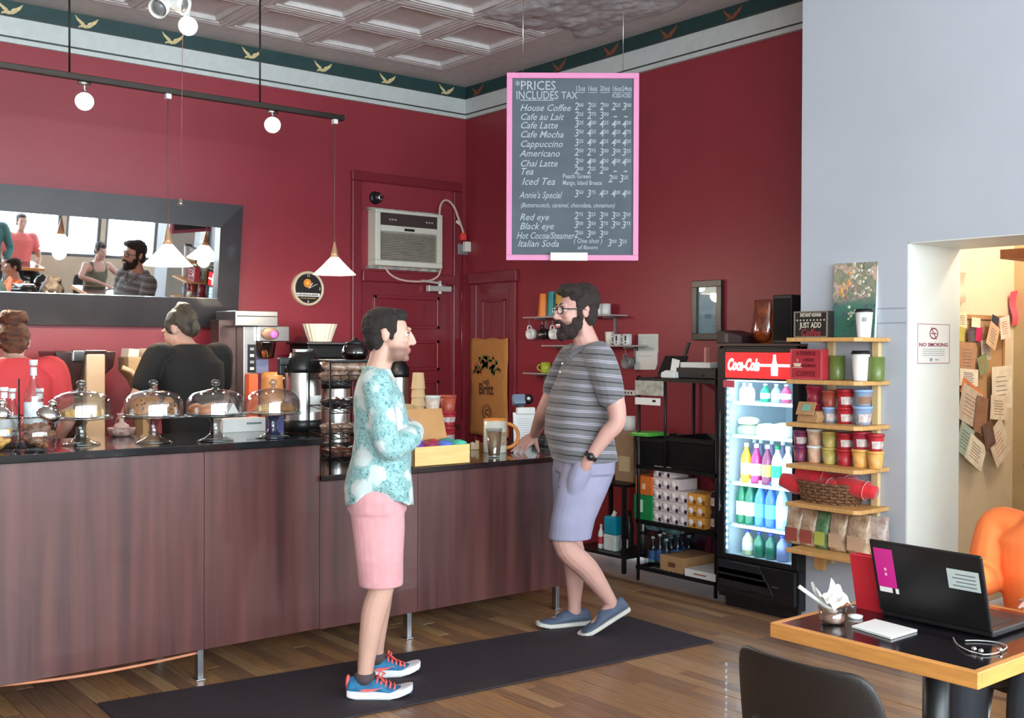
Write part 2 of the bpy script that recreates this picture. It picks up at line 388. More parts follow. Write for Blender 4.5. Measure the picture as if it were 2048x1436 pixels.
# panelled door with boarded transom in the back wall
def xA(px, py=600): return onY(px, py, YA-.02).x
def zA(px, py): return onY(px, py, YA-.02).z
d1 = sempty('door_1', 'dark red panelled door with boarded transom in the back wall', 'door', (0, 0, 0))
xl, xr = xA(703, 600), xA(922, 600); zh = zA(800, 566)
g = G(); cw = .09
zq_ = zA(703, 340)
g.bb(xl, xl+cw, YA-.035, YA, 0, zq_-.08); g.bb(xr-cw, xr, YA-.035, YA, 0, zq_-.08); g.bb(xl+cw, xr-cw, YA-.05, YA, zh, zh+.09); g.bb(xl, xr, YA-.035, YA, zq_-.08, zq_)
g.build('door_casing', M_REDD, d1, bev=.008)
g = G(); g.bb(xl+cw, xr-cw, YA-.014, YA, .02, zh-.005); g.build('door_leaf', M_REDD, d1)
lx0, lx1 = xA(747, 620), xA(878, 620)
for py0, py1 in ((592, 657), (680, 742), (762, 880)):
    z1, z0 = zA(810, py0), zA(810, py1)
    g = G(); t_ = .028
    g.bb(lx0, lx1, YA-.032, YA-.012, z1-t_, z1); g.bb(lx0, lx1, YA-.032, YA-.012, z0, z0+t_); g.bb(lx0, lx0+t_, YA-.032, YA-.012, z0, z1); g.bb(lx1-t_, lx1, YA-.032, YA-.012, z0, z1)
    g.bb(lx0+t_, lx1-t_, YA-.020, YA-.012, z0+t_, z1-t_)
    g.build('door_panel', M_REDD, d1, bev=.006)
g = G(); g.bb(xl+cw, xr-cw, YA-.012, YA, zh+.09, zA(703, 340)-.08); g.build('transom_board', M_RED, d1)
# cupboard door on the right wall beside the corner
def yB(px, py=650): return onX(px, py, XB-.02).y
def zB(px, py): return onX(px, py, XB-.02).z
d2 = sempty('door_2', 'narrow dark red cupboard door in the right wall near the corner', 'door')
ya, yb2 = yB(943), yB(1032); zt = zB(985, 566)
g = G(); g.bb(XB-.035, XB, ya-.08, ya, 0, zt); g.bb(XB-.035, XB, yb2, yb2+.08, 0, zt); g.bb(XB-.045, XB, yb2-.02, ya+.02, zt, zt+.10)
g.build('door_casing', M_REDD, d2, bev=.008)
g = G(); g.bb(XB-.012, XB, yb2+.08, ya-.08, .02, zt); g.build('door_leaf', M_REDD, d2)
for z0, z1 in ((zB(985, 745), zB(985, 598)), (.25, .95)):
    g = G(); a, b, t_ = yb2+.15, ya-.15, .025
    g.bb(XB-.028, XB-.01, a, b, z1-t_, z1); g.bb(XB-.028, XB-.01, a, b, z0, z0+t_); g.bb(XB-.028, XB-.01, a, a+t_, z0, z1); g.bb(XB-.028, XB-.01, b-t_, b, z0, z1)
    g.build('door_panel', M_REDD, d2, bev=.005)
# conduit beside the door
g = G().smooth(); c0 = onY(925, 500, YA-.03)
g.tube([(c0.x, YA-.02, 0.9), (c0.x, YA-.02, zA(925, 512))], .012, 8); tag(g.build('wall_conduit', M_REDD), 'thin red painted conduit running down the wall corner below the outlet', 'conduit')
# ================================================================== COUNTERS
ZH, ZL = 1.10, 0.913
YC = 4.77
M_VENEER = mat('dark_cherry_veneer', (98, 58, 54), .34, var=.22, scale=3.2, stretch=(5, 5, .25), coat=.25, c2=(66, 36, 36))
M_STONE = mat('black_polished_stone', (20, 20, 24), .12, var=.4, scale=60, coat=.3)
M_STONE2 = mat('dark_brown_polished_stone', (34, 24, 24), .14, var=.4, scale=60, coat=.3)
XE = onY(640, 880, YC).x; XE2 = onY(1160, 1180, YC).x; XS = XL+.6
PB = .15
hc = thing('high_counter', 'long high serving counter with dark cherry veneer front', 'counter', (0, 0, 0))
xs1 = onY(409, 1000, YC).x
for a, b in ((XS, 0.3), (0.3, xs1), (xs1, XE)):
    g = G(); g.bb(a+.001, b-.001, YC, YC+.022, PB, ZH-.035); g.build('front_panel', M_VENEER, hc, bev=.0015)
g = G(); g.bb(XE-.02, XE, YC+.022, 5.42, PB, ZH-.035); g.bb(XS, XS+.02, YC+.022, 5.42, PB, ZH-.035); g.bb(XS, XE-.02, YC+.022, 5.42, PB, PB+.02); g.bb(XS+.02, XE-.02, 5.36, 5.38, PB, ZH-.035)
g.build('carcass', mat('dark_board', (40, 26, 26), .6), hc)
g = G(); g.bb(XS-.03, XE, YC-.035, 5.45, ZH-.035, ZH); g.build('worktop', M_STONE, hc, bev=.004, label='black polished stone top')
M_ALU = mat('brushed_aluminium_leg', (190, 192, 198), .3, metal=1)
legx = [onZ(400, 1360, 0).x, onZ(400, 1360, 0).x-1.6, onZ(400, 1360, 0).x-3.2]
for x in legx:
    for y in (YC+.05, 5.32):
        g = G(); g.bb(x-.014, x+.014, y-.02, y+.02, .006, PB); g.bb(x-.022, x+.022, y-.026, y+.026, 0, .006); g.build('leg', M_ALU, hc, bev=.002)
lc = thing('low_counter', 'lower counter section with dark cherry front beside the standing men', 'counter')
xs2 = onY(836, 1000, YC).x
for a, b in ((XE, xs2), (xs2, XE2)):
    g = G(); g.bb(a+.001, b-.001, YC, YC+.022, PB-.005, ZL-.03); g.build('front_panel', M_VENEER, lc, bev=.0015)
g = G(); g.bb(XE2-.02, XE2, YC+.022, 5.72, PB, ZL-.03); g.bb(XE, XE2-.02, YC+.022, 5.72, PB, PB+.02); g.bb(XE+.002, XE2-.02, 5.70, 5.72, PB, ZL-.03)
g.build('carcass', MATS['dark_board'], lc)
g = G(); g.bb(XE+.002, XE2+.03, YC-.035, 5.75, ZL-.03, ZL); g.build('worktop', M_STONE2, lc, bev=.004, label='dark brown polished stone top')
g = G(); g.bb(XE2+.032, 4.80, 5.06, 5.75, ZL-.03, ZL); g.build('return_top', M_STONE2, lc, bev=.004)
g = G(); g.bb(XE2+.001, 4.74, 5.12, 5.72, PB, ZL-.03); g.build('return_cabinet', M_VENEER, lc)
for x in (onZ(833, 1283, 0).x, XE2-.15):
    for y in (YC+.05, 5.6):
        g = G(); g.bb(x-.014, x+.014, y-.02, y+.02, .006, PB); g.bb(x-.022, x+.022, y-.026, y+.026, 0, .006); g.build('leg', M_ALU, lc, bev=.002)
# drooping orange cable under the counter
g = G().smooth(); pts = []
for i in range(25):
    u = i/24; px = -60+u*462; py = 1376-u*72+math.sin(u*math.pi)*10
    p = onY(px, py, YC+.06); pts.append(p)
g.tube(pts, .007, 8); tag(g.build('orange_cable', mat('orange_cable_skin', (206, 132, 96), .5)), 'thin orange cable sagging under the high counter', 'cable')
# back counter along the wall
bc = thing('back_counter', 'low dark red work counter along the back wall', 'counter')
XK = onY(905, 700, 7.2).x
g = G(); g.bb(XS, XK, 7.16, YA-.06, 0, .88); g.build('cabinet_body', mat('back_counter_red', (96, 24, 32), .5), bc)
g = G(); g.bb(XS-.02, XK+.02, 7.12, YA-.055, .88, .915); g.build('worktop', M_STONE2, bc, bev=.004)
ZK = .915
def bk(px, py, Y=7.4): return onY(px, py, Y)
# ------------------------------------------------------------------ floor mat
fm = [(1.56, 4.745), (4.44, 4.40), (4.41, 3.745), (1.52, 3.98)]
g = G(); g.plate([fm[3], fm[2], fm[1], fm[0]], 0.0015, .011); tag(g.build('floor_mat', mat('dark_plum_rubber', (44, 34, 40), .75, var=.2, scale=40, bump=.3, bscale=160), bev=.003), 'long dark plum runner mat on the wood floor', 'mat')

# ================================================================== ON THE HIGH COUNTER
M_GLASS = glass('clear_glass', (246, 247, 247), .2)
M_GLASSR = glass('thick_clear_glass', (225, 228, 226), .22)
def stand_mesh():
    r = .142
    g = G().smooth()
    g.lathe([(.085, 0), (.088, .006), (.07, .014), (.05, .02), (.03, .035), (.022, .06), (.022, .09), (.034, .112), (r+.004, .122), (r+.004, .134), (r-.006, .130), (0.001, .128)], 28)
    st = g.mesh('pedestal'); st.materials.append(M_GLASSR)
    g = G().smooth(); R0 = .136
    g.lathe([(R0, .1345), (R0, .19), (R0-.008, .216), (R0-.03, .236), (R0-.07, .248), (.022, .254), (.012, .262)], 32, cap=False)
    g.lathe([(R0-.004, .1345), (R0-.004, .19), (R0-.012, .213), (R0-.033, .232), (R0-.07, .244), (.018, .25)], 32, cap=False)
    do = g.mesh('dome'); do.materials.append(M_GLASS)
    g = G().smooth(); g.ball((0, 0, .285), (.022, .022, .018)); g.lathe([(.012, .258), (.008, .268), (.012, .275)], 14)
    kn = g.mesh('knob'); kn.materials.append(M_GLASSR)
    return st, do, kn
SM = stand_mesh()
stands = []
for px, py, sc, lb in ((162, 890, .97, 'glass domed cake stand nearest the syrup bottles with yellow pastries'), (307, 886, .97, 'glass domed cake stand holding chocolate chip cookies'),
                   (431, 882, .97, 'glass domed cake stand holding orange glazed buns'), (546, 876, .96, 'glass domed cake stand beside the steel airpot, nearly empty')):
    p = onZ(px, py, ZH); p.z = ZH
    t = thing('cake_stand', lb, 'cake stand', p, 0, 'domed cake stands on the high counter'); t.scale = (sc,)*3
    put('pedestal', SM[0], t); d = put('dome', SM[1], t); put('knob', SM[2], d)
    stands.append(p)
def on_stand(i, dx, dy, sc=.97): return (stands[i].x+dx, stands[i].y+dy, ZH+.131*sc)
M_LEMON = mat('lemon_pastry', (222, 178, 90), .6, c2=(196, 140, 60), scale=30, bump=.3)
M_COOKIE = mat('cookie_dough', (190, 130, 72), .75, c2=(150, 96, 52), scale=40, bump=.5)
M_CHOC = mat('chocolate', (60, 34, 24), .5)
M_BUN = mat('orange_bun', (212, 132, 70), .45, c2=(170, 90, 44), scale=22, bump=.2)
M_DOILY = mat('paper_doily', (226, 222, 214), .8, bump=.2)
for i in range(4):
    g = G(); g.lathe([(.11, 0), (.112, .0015)], 24); tag(g.build('paper_doily', M_DOILY, None, on_stand(i, 0, 0, .96 if i == 3 else 1)), ['white paper doily under the yellow pastries', 'white paper doily under the chocolate chip cookies', 'white paper doily under the orange buns', 'white paper doily under the single scone'][i], 'doily')
# yellow squares
for dx, dy, rz in ((-.06, -.03, .2), (.03, -.055, -.3), (-.02, .05, .6), (.07, .03, .1)):
    g = G(); g.bb(-.034, .034, -.03, .03, 0, .03); o = g.build('lemon_bar', [M_LEMON], None, Vector(on_stand(0, dx, dy))+Vector((0, 0, .002)), (0, 0, rz), bev=.006)
    tag(o, {-.06: 'yellow lemon bar at the left front under the leftmost glass dome', .03: 'yellow lemon bar at the right front under the leftmost glass dome', -.02: 'yellow lemon bar at the back left under the leftmost glass dome', .07: 'yellow lemon bar at the back right under the leftmost glass dome'}[dx], 'pastry', 'lemon bars on the first cake stand')
for dx, dy, rx, rz in ((-.07, -.02, 1.2, -.4), (-.025, .03, 1.1, -.2), (.075, -.02, 1.15, .5), (.03, .05, 1.2, .2)):
    t = thing('cookie', {-.07: 'leftmost chocolate chip cookie leaning under the second glass dome', -.025: 'chocolate chip cookie behind the leftmost one under the second dome', .075: 'rightmost chocolate chip cookie leaning under the second glass dome', .03: 'chocolate chip cookie at the back behind the price card'}[dx], 'cookie', Vector(on_stand(1, dx, dy))+Vector((0, 0, .045)), rz, 'cookies on the second cake stand'); t.rotation_euler = (rx, 0, rz)
    g = G().smooth(); g.lathe([(.001, -.006), (.04, -.006), (.045, 0), (.036, .007), (.001, .009)], 20); g.build('biscuit', M_COOKIE, t)
    g = G(); random.seed(int(dx*900))
    for q in range(7):
        a = random.uniform(0, 6.28); r_ = random.uniform(.005, .032); g.ball((r_*math.cos(a), r_*math.sin(a), .008), (.005, .005, .004), 6, 4)
        g.ball((r_*math.cos(a+1), r_*math.sin(a+1), -.006), (.005, .005, .004), 6, 4)
    c_ = g.build('chocolate_chips', M_CHOC, t); c_['kind'] = 'stuff'
def card(i, dx, dy, rz, lb):
    g = G(); g.prism([(-.03, 0), (.03, 0), (.002, .05), (-.002, .05)], -.02, .02); tag(g.build('price_card', M_PAPER, None, Vector(on_stand(i, dx, dy))+Vector((0, 0, .002)), (0, 0, rz)), lb, 'card')
card(1, .0, -.06, .3, 'folded white price card among the chocolate chip cookies')
card(2, .06, -.045, .0, 'folded white price card beside the orange buns')
for dx, dy, rz in ((-.06, -.03, .4), (-.01, .035, -.5), (-.075, .045, 1.2)):
    g = G().smooth(); g.loft([[(r*math.cos(a)*1.3+.02*math.sin(z*20), r*math.sin(a), .022+z) for a in [k*math.pi/6 for k in range(12)]] for r, z in ((.01, -.022), (.034, -.018), (.04, 0), (.03, .018), (.006, .028))])
    tag(g.build('glazed_bun', M_BUN, None, Vector(on_stand(2, dx, dy))+Vector((0, 0, .002)), (0, 0, rz)), {-.06: 'orange glazed bun at the front under the third glass dome', -.01: 'orange glazed bun in the middle under the third glass dome', -.075: 'orange glazed bun at the back left under the third glass dome'}[dx], 'bun', 'glazed buns on the third cake stand')
g = G().smooth(); g.loft([[(r*math.cos(a), r*math.sin(a)*.8, .02+z) for a in [k*math.pi/6 for k in range(12)]] for r, z in ((.02, -.02), (.042, -.012), (.046, 0), (.03, .016), (.004, .02))])
tag(g.build('scone', M_COOKIE, None, Vector(on_stand(3, .06, -.03, .96))+Vector((0, 0, .002))), 'small brown scone under the rightmost glass dome', 'scone')
g = G().smooth(); g.loft([[(r*math.cos(a), r*math.sin(a)*.8, .02+z) for a in [k*math.pi/6 for k in range(12)]] for r, z in ((.02, -.02), (.036, -.012), (.04, 0), (.026, .016), (.004, .02))])
tag(g.build('oat_biscuit', M_LEMON, None, Vector(on_stand(3, -.05, .0, .96))+Vector((0, 0, .002))), 'pale oat biscuit at the back under the rightmost dome', 'biscuit')

# cookie jars at the left end
def jar(px, py, r, h, lb, fill, nfill, lidrot, fl, fc):
    p = onZ(px, py, ZH); p.z = ZH
    t = thing('cookie_jar', lb, 'jar', p)
    g = G().smooth(); g.lathe([(r*.8, 0), (r, .01), (r*1.05, h*.5), (r*.95, h*.8), (r*.72, h*.95), (r*.72, h)], 24); g.build('jar_glass', M_GLASS, t)
    g = G().smooth(); g.lathe([(r*.5, 0), (r*.62, .012), (r*.6, .03), (r*.4, .045), (.012, .05), (.012, .06), (.02, .07), (.012, .082), (.001, .084)], 20)
    g.build('lid', M_CHROME, t, (0, 0, h-.012) if lidrot == 0 else (.035, -.03, h-.005), (lidrot, 0, .5))
    random.seed(len(lb))
    for i in range(nfill):
        a = random.uniform(0, 6.28); q = r*.66*math.sqrt(random.random()); z = .025+h*.6*i/nfill
        g = G().smooth(); g.ball((0, 0, 0), (fc[0]*random.uniform(.8, 1.2), fc[1], fc[2]), 8, 6)
        o = g.build(fl, fill, None, (p.x+q*math.cos(a), p.y+q*math.sin(a), ZH+z), (random.uniform(-.8, .8), random.uniform(-.8, .8), a))
        tag(o, 'small tan biscuit inside the leftmost glass jar' if fl == 'biscuit' else 'brown cluster inside the jar below the syrup bottles', fl.replace('_', ' '), fl.replace('_', ' ')+' pieces in a jar')
jar(4, 903.5, .055, .15, 'glass jar with chrome lid and tan biscuits at the left edge', M_LEMON, 9, 0, 'biscuit', (.026, .018, .012))
jar(73, 902, .080, .145, 'squat glass jar of brown nut clusters with a tilted chrome lid', mat('nut_cluster', (150, 96, 62), .7, c2=(96, 56, 38), scale=50, bump=.6), 26, .45, 'nut_cluster', (.024, .02, .016))
# syrup bottles in wire caddy
cp = onY(38, 835, 5.17); cp.z = ZH
cad = thing('bottle_caddy', 'black wire caddy holding syrup bottles at the left end', 'caddy', cp)
g = G().smooth()
for z in (.02, .075, .13):
    g.tube([(math.cos(a)*.115, math.sin(a)*.115, z) for a in [i*math.pi/12 for i in range(25)]], .0028, 6)
for i in range(6):
    a = i*math.pi/3+.3; g.tube([(math.cos(a)*.115, math.sin(a)*.115, 0), (math.cos(a)*.115, math.sin(a)*.115, .13)], .0028, 6)
g.build('wire_frame', M_BLACKM, cad)
g = G().smooth(); g.tube([(0, 0, .02), (0, 0, .30)], .004, 6); g.lathe([(.118, .004), (.118, .01)], 24); g.build('centre_post', M_BLACKM, cad)
def syrup(dx, dy, h, liquid, lb, cap):
    p = (cp.x+dx, cp.y+dy, ZH+.012); t = thing('syrup_bottle', lb, 'bottle', p, 0, 'syrup bottles in the wire caddy'); k = h/.30
    g = G().smooth(); r = .036*k**.5
    g.lathe([(r*.9, 0), (r, .008), (r, h*.55), (r*.9, h*.62), (.016, h*.74), (.013, h*.8), (.013, h*.93), (.016, h*.95), (.016, h)], 18); g.build('bottle_glass', M_GLASS, t)
    g = G().smooth(); g.lathe([(r*.86, .004), (r*.95, .01), (r*.95, h*.28), (.001, h*.28)], 18); g.build('syrup', liquid, t)
    g = G().smooth(); g.lathe([(r*1.01, h*.14), (r*1.01, h*.5)], 18, cap=False); g.build('label', mat('bottle_label', (232, 236, 240), .6, c2=(196, 206, 208), scale=35), t)
    g = G().smooth(); g.lathe([(.0145, h*.82), (.0145, h*.92)], 14, cap=False); g.lathe([(.018, h*.94), (.018, h*1.01), (.001, h*1.01)], 14); g.build('cap', cap, t)
M_SY1 = mat('dark_syrup', (46, 30, 44), .2); M_SY2 = mat('pink_syrup', (186, 70, 72), .2); M_SY3 = mat('amber_syrup', (160, 92, 40), .2)
syrup(0.045, -.062, .37, M_SY1, 'tall syrup bottle with white label in the caddy', mat('pale_cap', (206, 206, 214), .4))
syrup(-.07, -.03, .25, M_SY2, 'short pink syrup bottle on the left of the tall one', M_WHITE)
syrup(.088, .0, .24, M_SY2, 'short pink syrup bottle on the right of the tall one', M_WHITE)
syrup(-.01, .075, .24, M_SY3, 'amber syrup bottle at the back of the caddy', M_WHITE)
# small things between the stands
def tealight(px, py, lb):
    p = onZ(px, py, ZH); p.z = ZH
    t = thing('glass_candle_holder', lb, 'candle holder', p)
    g = G().smooth(); g.lathe([(.04, 0), (.045, .005), (.02, .014), (.012, .03), (.012, .05), (.03, .062), (.032, .075), (.026, .07), (.001, .065)], 18); g.build('cup', M_GLASSR, t)
p = onZ(243, 872, ZH); p.z = ZH
t = thing('sugar_caddy', 'low patterned pink sugar dish with a small shaker on it', 'dish', p)
g = G().smooth(); g.lathe([(.04, 0), (.06, .01), (.068, .04), (.064, .042), (.055, .014), (.001, .012)], 22); g.build('dish', mat('patterned_ceramic', (196, 160, 150), .4, c2=(120, 90, 84), scale=60), t)
g = G().smooth(); g.lathe([(.04, .042), (.034, .055), (.012, .07), (.011, .1), (.022, .106), (.024, .112), (.001, .114)], 18); g.build('lid', mat('pink_ceramic', (212, 176, 166), .35), t)
# white carton and dark blue carton behind stand 3/4
def carton(name, lb, px0, px1, py, hpx, m, dep, Z=ZH, extra=None, rz=0, cat='box'):
    a = onZ(px0, py, Z); b = onZ(px1, py, Z); w_ = (b.x-a.x); c = (a+b)/2; s = mpp(c)
    t = thing(name, lb, cat, (c.x, a.y+dep/2, Z), rz)
    h = hpx*s; g = G(); g.bb(-w_/2, w_/2, -dep/2, dep/2, 0, h); g.build('carton', m, t, bev=.002)
    return t, w_, h
t, w_, h = carton('cake_box', 'flat white paper box lying behind the third cake stand', 446, 562, 866, 27, M_PAPER, .12)
g = G(); g.bb(w_*.05, w_*.4, -.0612, -.06, h*.55, h*.7); g.build('print', mat('grey_print', (120, 140, 140), .6), t)
t, w_, h = carton('tea_tin', 'small dark blue tin behind the rightmost cake stand', 542, 578, 872, 40, mat('navy_tin', (48, 50, 110), .35), .06)
g = G(); g.bb(-w_/2-.001, w_/2+.001, -.031, .031, h*.82, h+.002); g.build('lid', mat('navy_tin_lid', (40, 40, 90), .35), t, bev=.002)
# airpots
def airpot(p, r, h, lb, tag_=True, g_='steel airpots'):
    t = thing('airpot', lb, 'airpot', p, 0, g_)
    g = G().smooth(); g.lathe([(r*1.04, 0), (r*1.04, h*.14), (r, h*.15)], 28); g.build('base_ring', M_BLACK, t)
    g = G().smooth(); g.lathe([(r, h*.14), (r, h*.74), (r*.98, h*.76)], 28, cap=False); g.build('body', M_STEEL, t)
    g = G().smooth(); g.lathe([(r*1.02, h*.75), (r*1.04, h*.8), (r*1.0, h*.9), (r*.75, h*.95), (r*.7, h), (.001, h)], 28); g.build('lid', M_BLACK, t)
    g = G(); g.bb(-r*1.5, -r*.7, -.02, .02, h*.84, h*.94); g.bb(-r*1.5, -r*1.2, -.016, .016, h*.72, h*.86); g.build('spout', M_BLACK, t, bev=.006)
    g = G(); g.box((0, 0, h+.012), (r*1.1, .04, .018)); g.build('pump_lever', M_CHROME, t, bev=.004)
    if tag_:
        g = G(); pts = [(math.cos(a)*r*1.005, math.sin(a)*r*1.005) for a in [R(-100+i*8) for i in range(9)]]
        n = len(pts); g.add([(x, y, h*.25) for x, y in pts]+[(x, y, h*.46) for x, y in pts], [(i, i+1, n+i+1, n+i) for i in range(n-1)]); g.build('label', M_PAPER, t)
    return t
p = onZ(606, 862, ZH); p.z = ZH
airpot(p, .096, .415, 'steel airpot with black pump top at the right end of the high counter')
p = onZ(668, 868, ZL); p = onY(672, 850, 5.62); p.z = ZL
airpot(p, .085, .52, 'second steel airpot half hidden behind the snack rack', False)
p = bk(797, 760, 7.35); p.z = ZK
airpot(p, .085, .52, 'steel airpot on the back counter behind the bearded young man', False)

# ------------------------------------------------------------------ wire snack rack on the low counter
a = onZ(642, 946, ZL); rx0 = a.x+.03; rp = Vector((rx0+.16, YC+.16, ZL))
rk = thing('snack_rack', 'black four tier wire rack of wrapped snacks between the counters', 'rack', rp)
zr = [onY(660, y, YC+.16).z-ZL for y in (905, 842, 772)]; zr = [.05, .17, .30, .44]
g = G().smooth()
for sx in (-.15, .15):
    for sy in (-.11, .11): g.tube([(sx, sy, 0), (sx, sy, .56)], .005, 6)
g.tube([(-.15, .11, .56), (.15, .11, .56)], .005, 6); g.tube([(-.15, -.11, .56), (.15, -.11, .56)], .005, 6)
g.build('frame', M_BLACKM, rk)
for z in zr:
    g = G().smooth()
    for i in range(7): x = -.15+.05*i; g.tube([(x, -.13, z+.05), (x, -.125, z), (x, .11, z+.03)], .0022, 5)
    for y, dz in ((-.13, .05), (-.127, .0), (.0, .015), (.11, .03)): g.tube([(-.15, y, z+dz), (.15, y, z+dz)], .003, 5)
    g.build('basket', M_BLACKM, rk)
def wrapped(name, lb, p, d, m, rot, group):
    g = G().smooth(); rings = []
    for i in range(9):
        u = i/8*2-1; wv = (1-abs(u)**4)**.5 if abs(u) < 1 else 0
        th = .12+.88*wv; rings.append([(d[0]*u, d[1]*math.cos(a)*(1.0-.15*abs(u)), d[2]*math.sin(a)*th*(1+.15*noise.noise((u*4, a*2, d[0]*50)))) for a in [k*math.pi/6 for k in range(12)]])
    g.loft(rings); return tag(g.build(name, m, None, p, rot), lb, 'snack', group)
M_WRAP = mat('clear_wrapped_pastry', (172, 146, 128), .3, c2=(112, 74, 54), scale=26, bump=.5, coat=.5)
M_WRAPD = mat('dark_snack_wrapper', (50, 40, 44), .25, c2=(26, 20, 24), scale=20, bump=.4, coat=.4)
M_WRAPB = mat('brown_snack_wrapper', (120, 70, 56), .3, c2=(70, 40, 34), scale=20, bump=.4, coat=.4)
random.seed(3)
for ti, (z, m, lb) in enumerate(zip(zr, (M_WRAPB, M_WRAP, M_WRAPD, M_WRAP), ('brown wrapped snack on the lowest tier of the wire rack', 'clear wrapped pastry on the second tier of the wire rack', 'dark wrapped bar on the third tier of the wire rack', 'clear wrapped pastry piled on the top tier of the wire rack'))):
    for q in range(4):
        dx = -.1+.065*q; wrapped('wrapped_pastry' if m is M_WRAP else 'snack_bar', lb+(', leftmost', ', second from left', ', third from left', ', rightmost')[q], (rp.x+dx, rp.y-.03+random.uniform(-.02, .02), ZL+z+.048), (.062, .032, .026), m, (random.uniform(.1, .5), random.uniform(-.2, .2), R(90)+random.uniform(-.4, .4)), 'snacks on tier %d of the wire rack' % (ti+1))
for q in range(3):
    wrapped('wrapped_pastry', ('left', 'middle', 'right')[q]+' clear wrapped pastry heaped over the rim of the top rack tier', (rp.x-.1+.085*q, rp.y-.05, ZL+.44+.098), (.065, .04, .028), M_WRAP, (.3, .1, random.uniform(-.5, .5)), 'pastries heaped over the top rack tier')
# dark glass pot on the rack top rail plate
g = G(); g.bb(-.152, .152, -.115, .115, .562, .568); g.build('top_shelf', M_BLACKM, rk)
pt = thing('glass_teapot', 'dark glass pot with black lid standing on top of the snack rack', 'pot', (rp.x+.07, rp.y+.02, ZL+.569))
g = G().smooth(); g.lathe([(.05, 0), (.068, .015), (.072, .04), (.058, .07), (.045, .082)], 22); g.build('pot_body', glass('smoked_glass', (110, 80, 80), .2), pt)
g = G().smooth(); g.lathe([(.047, .08), (.047, .09), (.02, .1), (.012, .115), (.001, .116)], 18); g.build('lid', M_BLACK, pt)
g = G().smooth(); g.tube([(.065, 0, .07), (.1, 0, .075), (.108, 0, .045), (.09, 0, .015), (.068, 0, .02)], .008, 8); g.build('handle', M_BLACK, pt)
# ================================================================== BACK COUNTER EQUIPMENT
# tall steel brewer
c = bk(512, 700, 7.42); s = mpp(c)
br = thing('coffee_brewer', 'tall stainless steel coffee brewer beside the barista in black', 'brewer', (c.x, 7.42, ZK))
def zz(py, px=512, Y=7.3): return onY(px, py, Y).z-ZK
def xx(px, Y=7.3): return onY(px, 700, Y).x-c.x
g = G(); g.bb(xx(465), xx(550), -.17, .17, zz(653), zz(622)); g.build('top_tank', M_STEEL, br, bev=.006)
g = G(); g.bb(xx(468), xx(548), -.172, -.168, zz(634), zz(632)); g.build('seam', M_BLACK, br)
g = G(); g.bb(xx(487), xx(513), -.12, .15, .03, zz(653)); g.build('column', M_STEEL, br, bev=.004)
g = G(); g.bb(xx(452), xx(487), .0, .16, .03, zz(640)); g.build('side_housing', mat('dark_steel_side', (92, 70, 66), .35, metal=.6), br, bev=.004)
hd = G(); hd.bb(xx(513), xx(574), -.16, .12, zz(683), zz(652)); hd = hd.build('brew_head', M_STEEL, br, bev=.006)
g = G().smooth(); g.tf(((xx(513)+xx(556))/2, -.161, (zz(683)+zz(652))/2), (R(90), 0, 0)); g.lathe([(.062, -.002), (.062, .006), (.055, .009), (.001, .009)], 24, sx=1.15, sy=.72); g.build('badge', mat('bronze_badge', (150, 110, 90), .4, metal=.5), hd)
g = G().smooth(); g.tf((xx(541), -.172, (zz(683)+zz(654))/2), (R(90), 0, 0)); g.lathe([(.026, 0), (.026, .003), (.001, .004)], 18); g.build('indicator_light', emis('violet_light', (150, 80, 235), 1.6), hd)
g = G().smooth(); g.lathe([(.062, 0), (.07, .01), (.085, .115), (.088, .125)], 26, ((xx(517)+xx(560))/2, -.04, zz(717))); g.build('brew_basket', M_CHROME, br)
g = G(); g.bb(xx(495), xx(511), -.126, -.12, zz(745), zz(689)); cpn = g.build('control_panel', M_BLACK, br)
for k in range(4):
    g = G(); zc = zz(698+k*13); g.bb(xx(499), xx(507), -.13, -.126, zc-.01, zc+.01); g.build('switch', M_WHITE if k % 2 else M_STEEL, cpn)
g = G(); g.bb(xx(512), xx(550), -.02, .14, zz(748), zz(718)); g.build('hot_water_tank', mat('blue_steel', (150, 152, 186), .35, metal=.5), br, bev=.004)
g = G(); g.bb(xx(470), xx(575), -.13, .17, 0, .035); g.build('base_plate', M_STEEL, br, bev=.004)
# tan jug in front of it
p = bk(538, 780, 7.22); p = Vector((p.x, 7.24, ZK))
jg = thing('tan_jug', 'tan ceramic jug with handle below the brewer', 'jug', Vector((p.x, 7.17, ZK+.0)))
h = onY(538, 744, 7.17).z-ZK
g = G().smooth(); g.lathe([(.07, 0), (.08, .02), (.085, h*.6), (.075, h*.9), (.078, h), (.07, h-.005), (.06, h*.8), (.001, .03)], 24); g.build('jug_body', mat('tan_glaze', (196, 138, 84), .35, var=.1), jg)
g = G().smooth(); g.tube([(.075, 0, h*.9), (.13, 0, h*.88), (.14, 0, h*.6), (.11, 0, h*.35), (.08, 0, h*.35)], .011, 8); g.build('handle', mat('cream_glaze', (222, 196, 160), .35), jg)
p = bk(506, 760, 7.17); h = onY(506, 748, 7.17).z-ZK
g = G(); g.bb(-.035, .035, -.03, .03, 0, h); tag(g.build('orange_carton', mat('orange_card', (226, 106, 60), .5), None, (p.x, 7.19, ZK), bev=.003), 'small bright orange carton left of the tan jug', 'carton')
# (nothing here)
p = bk(487, 765, 7.0); p.z = ZH; p = onZ(487, 846, ZH); p.z = ZH
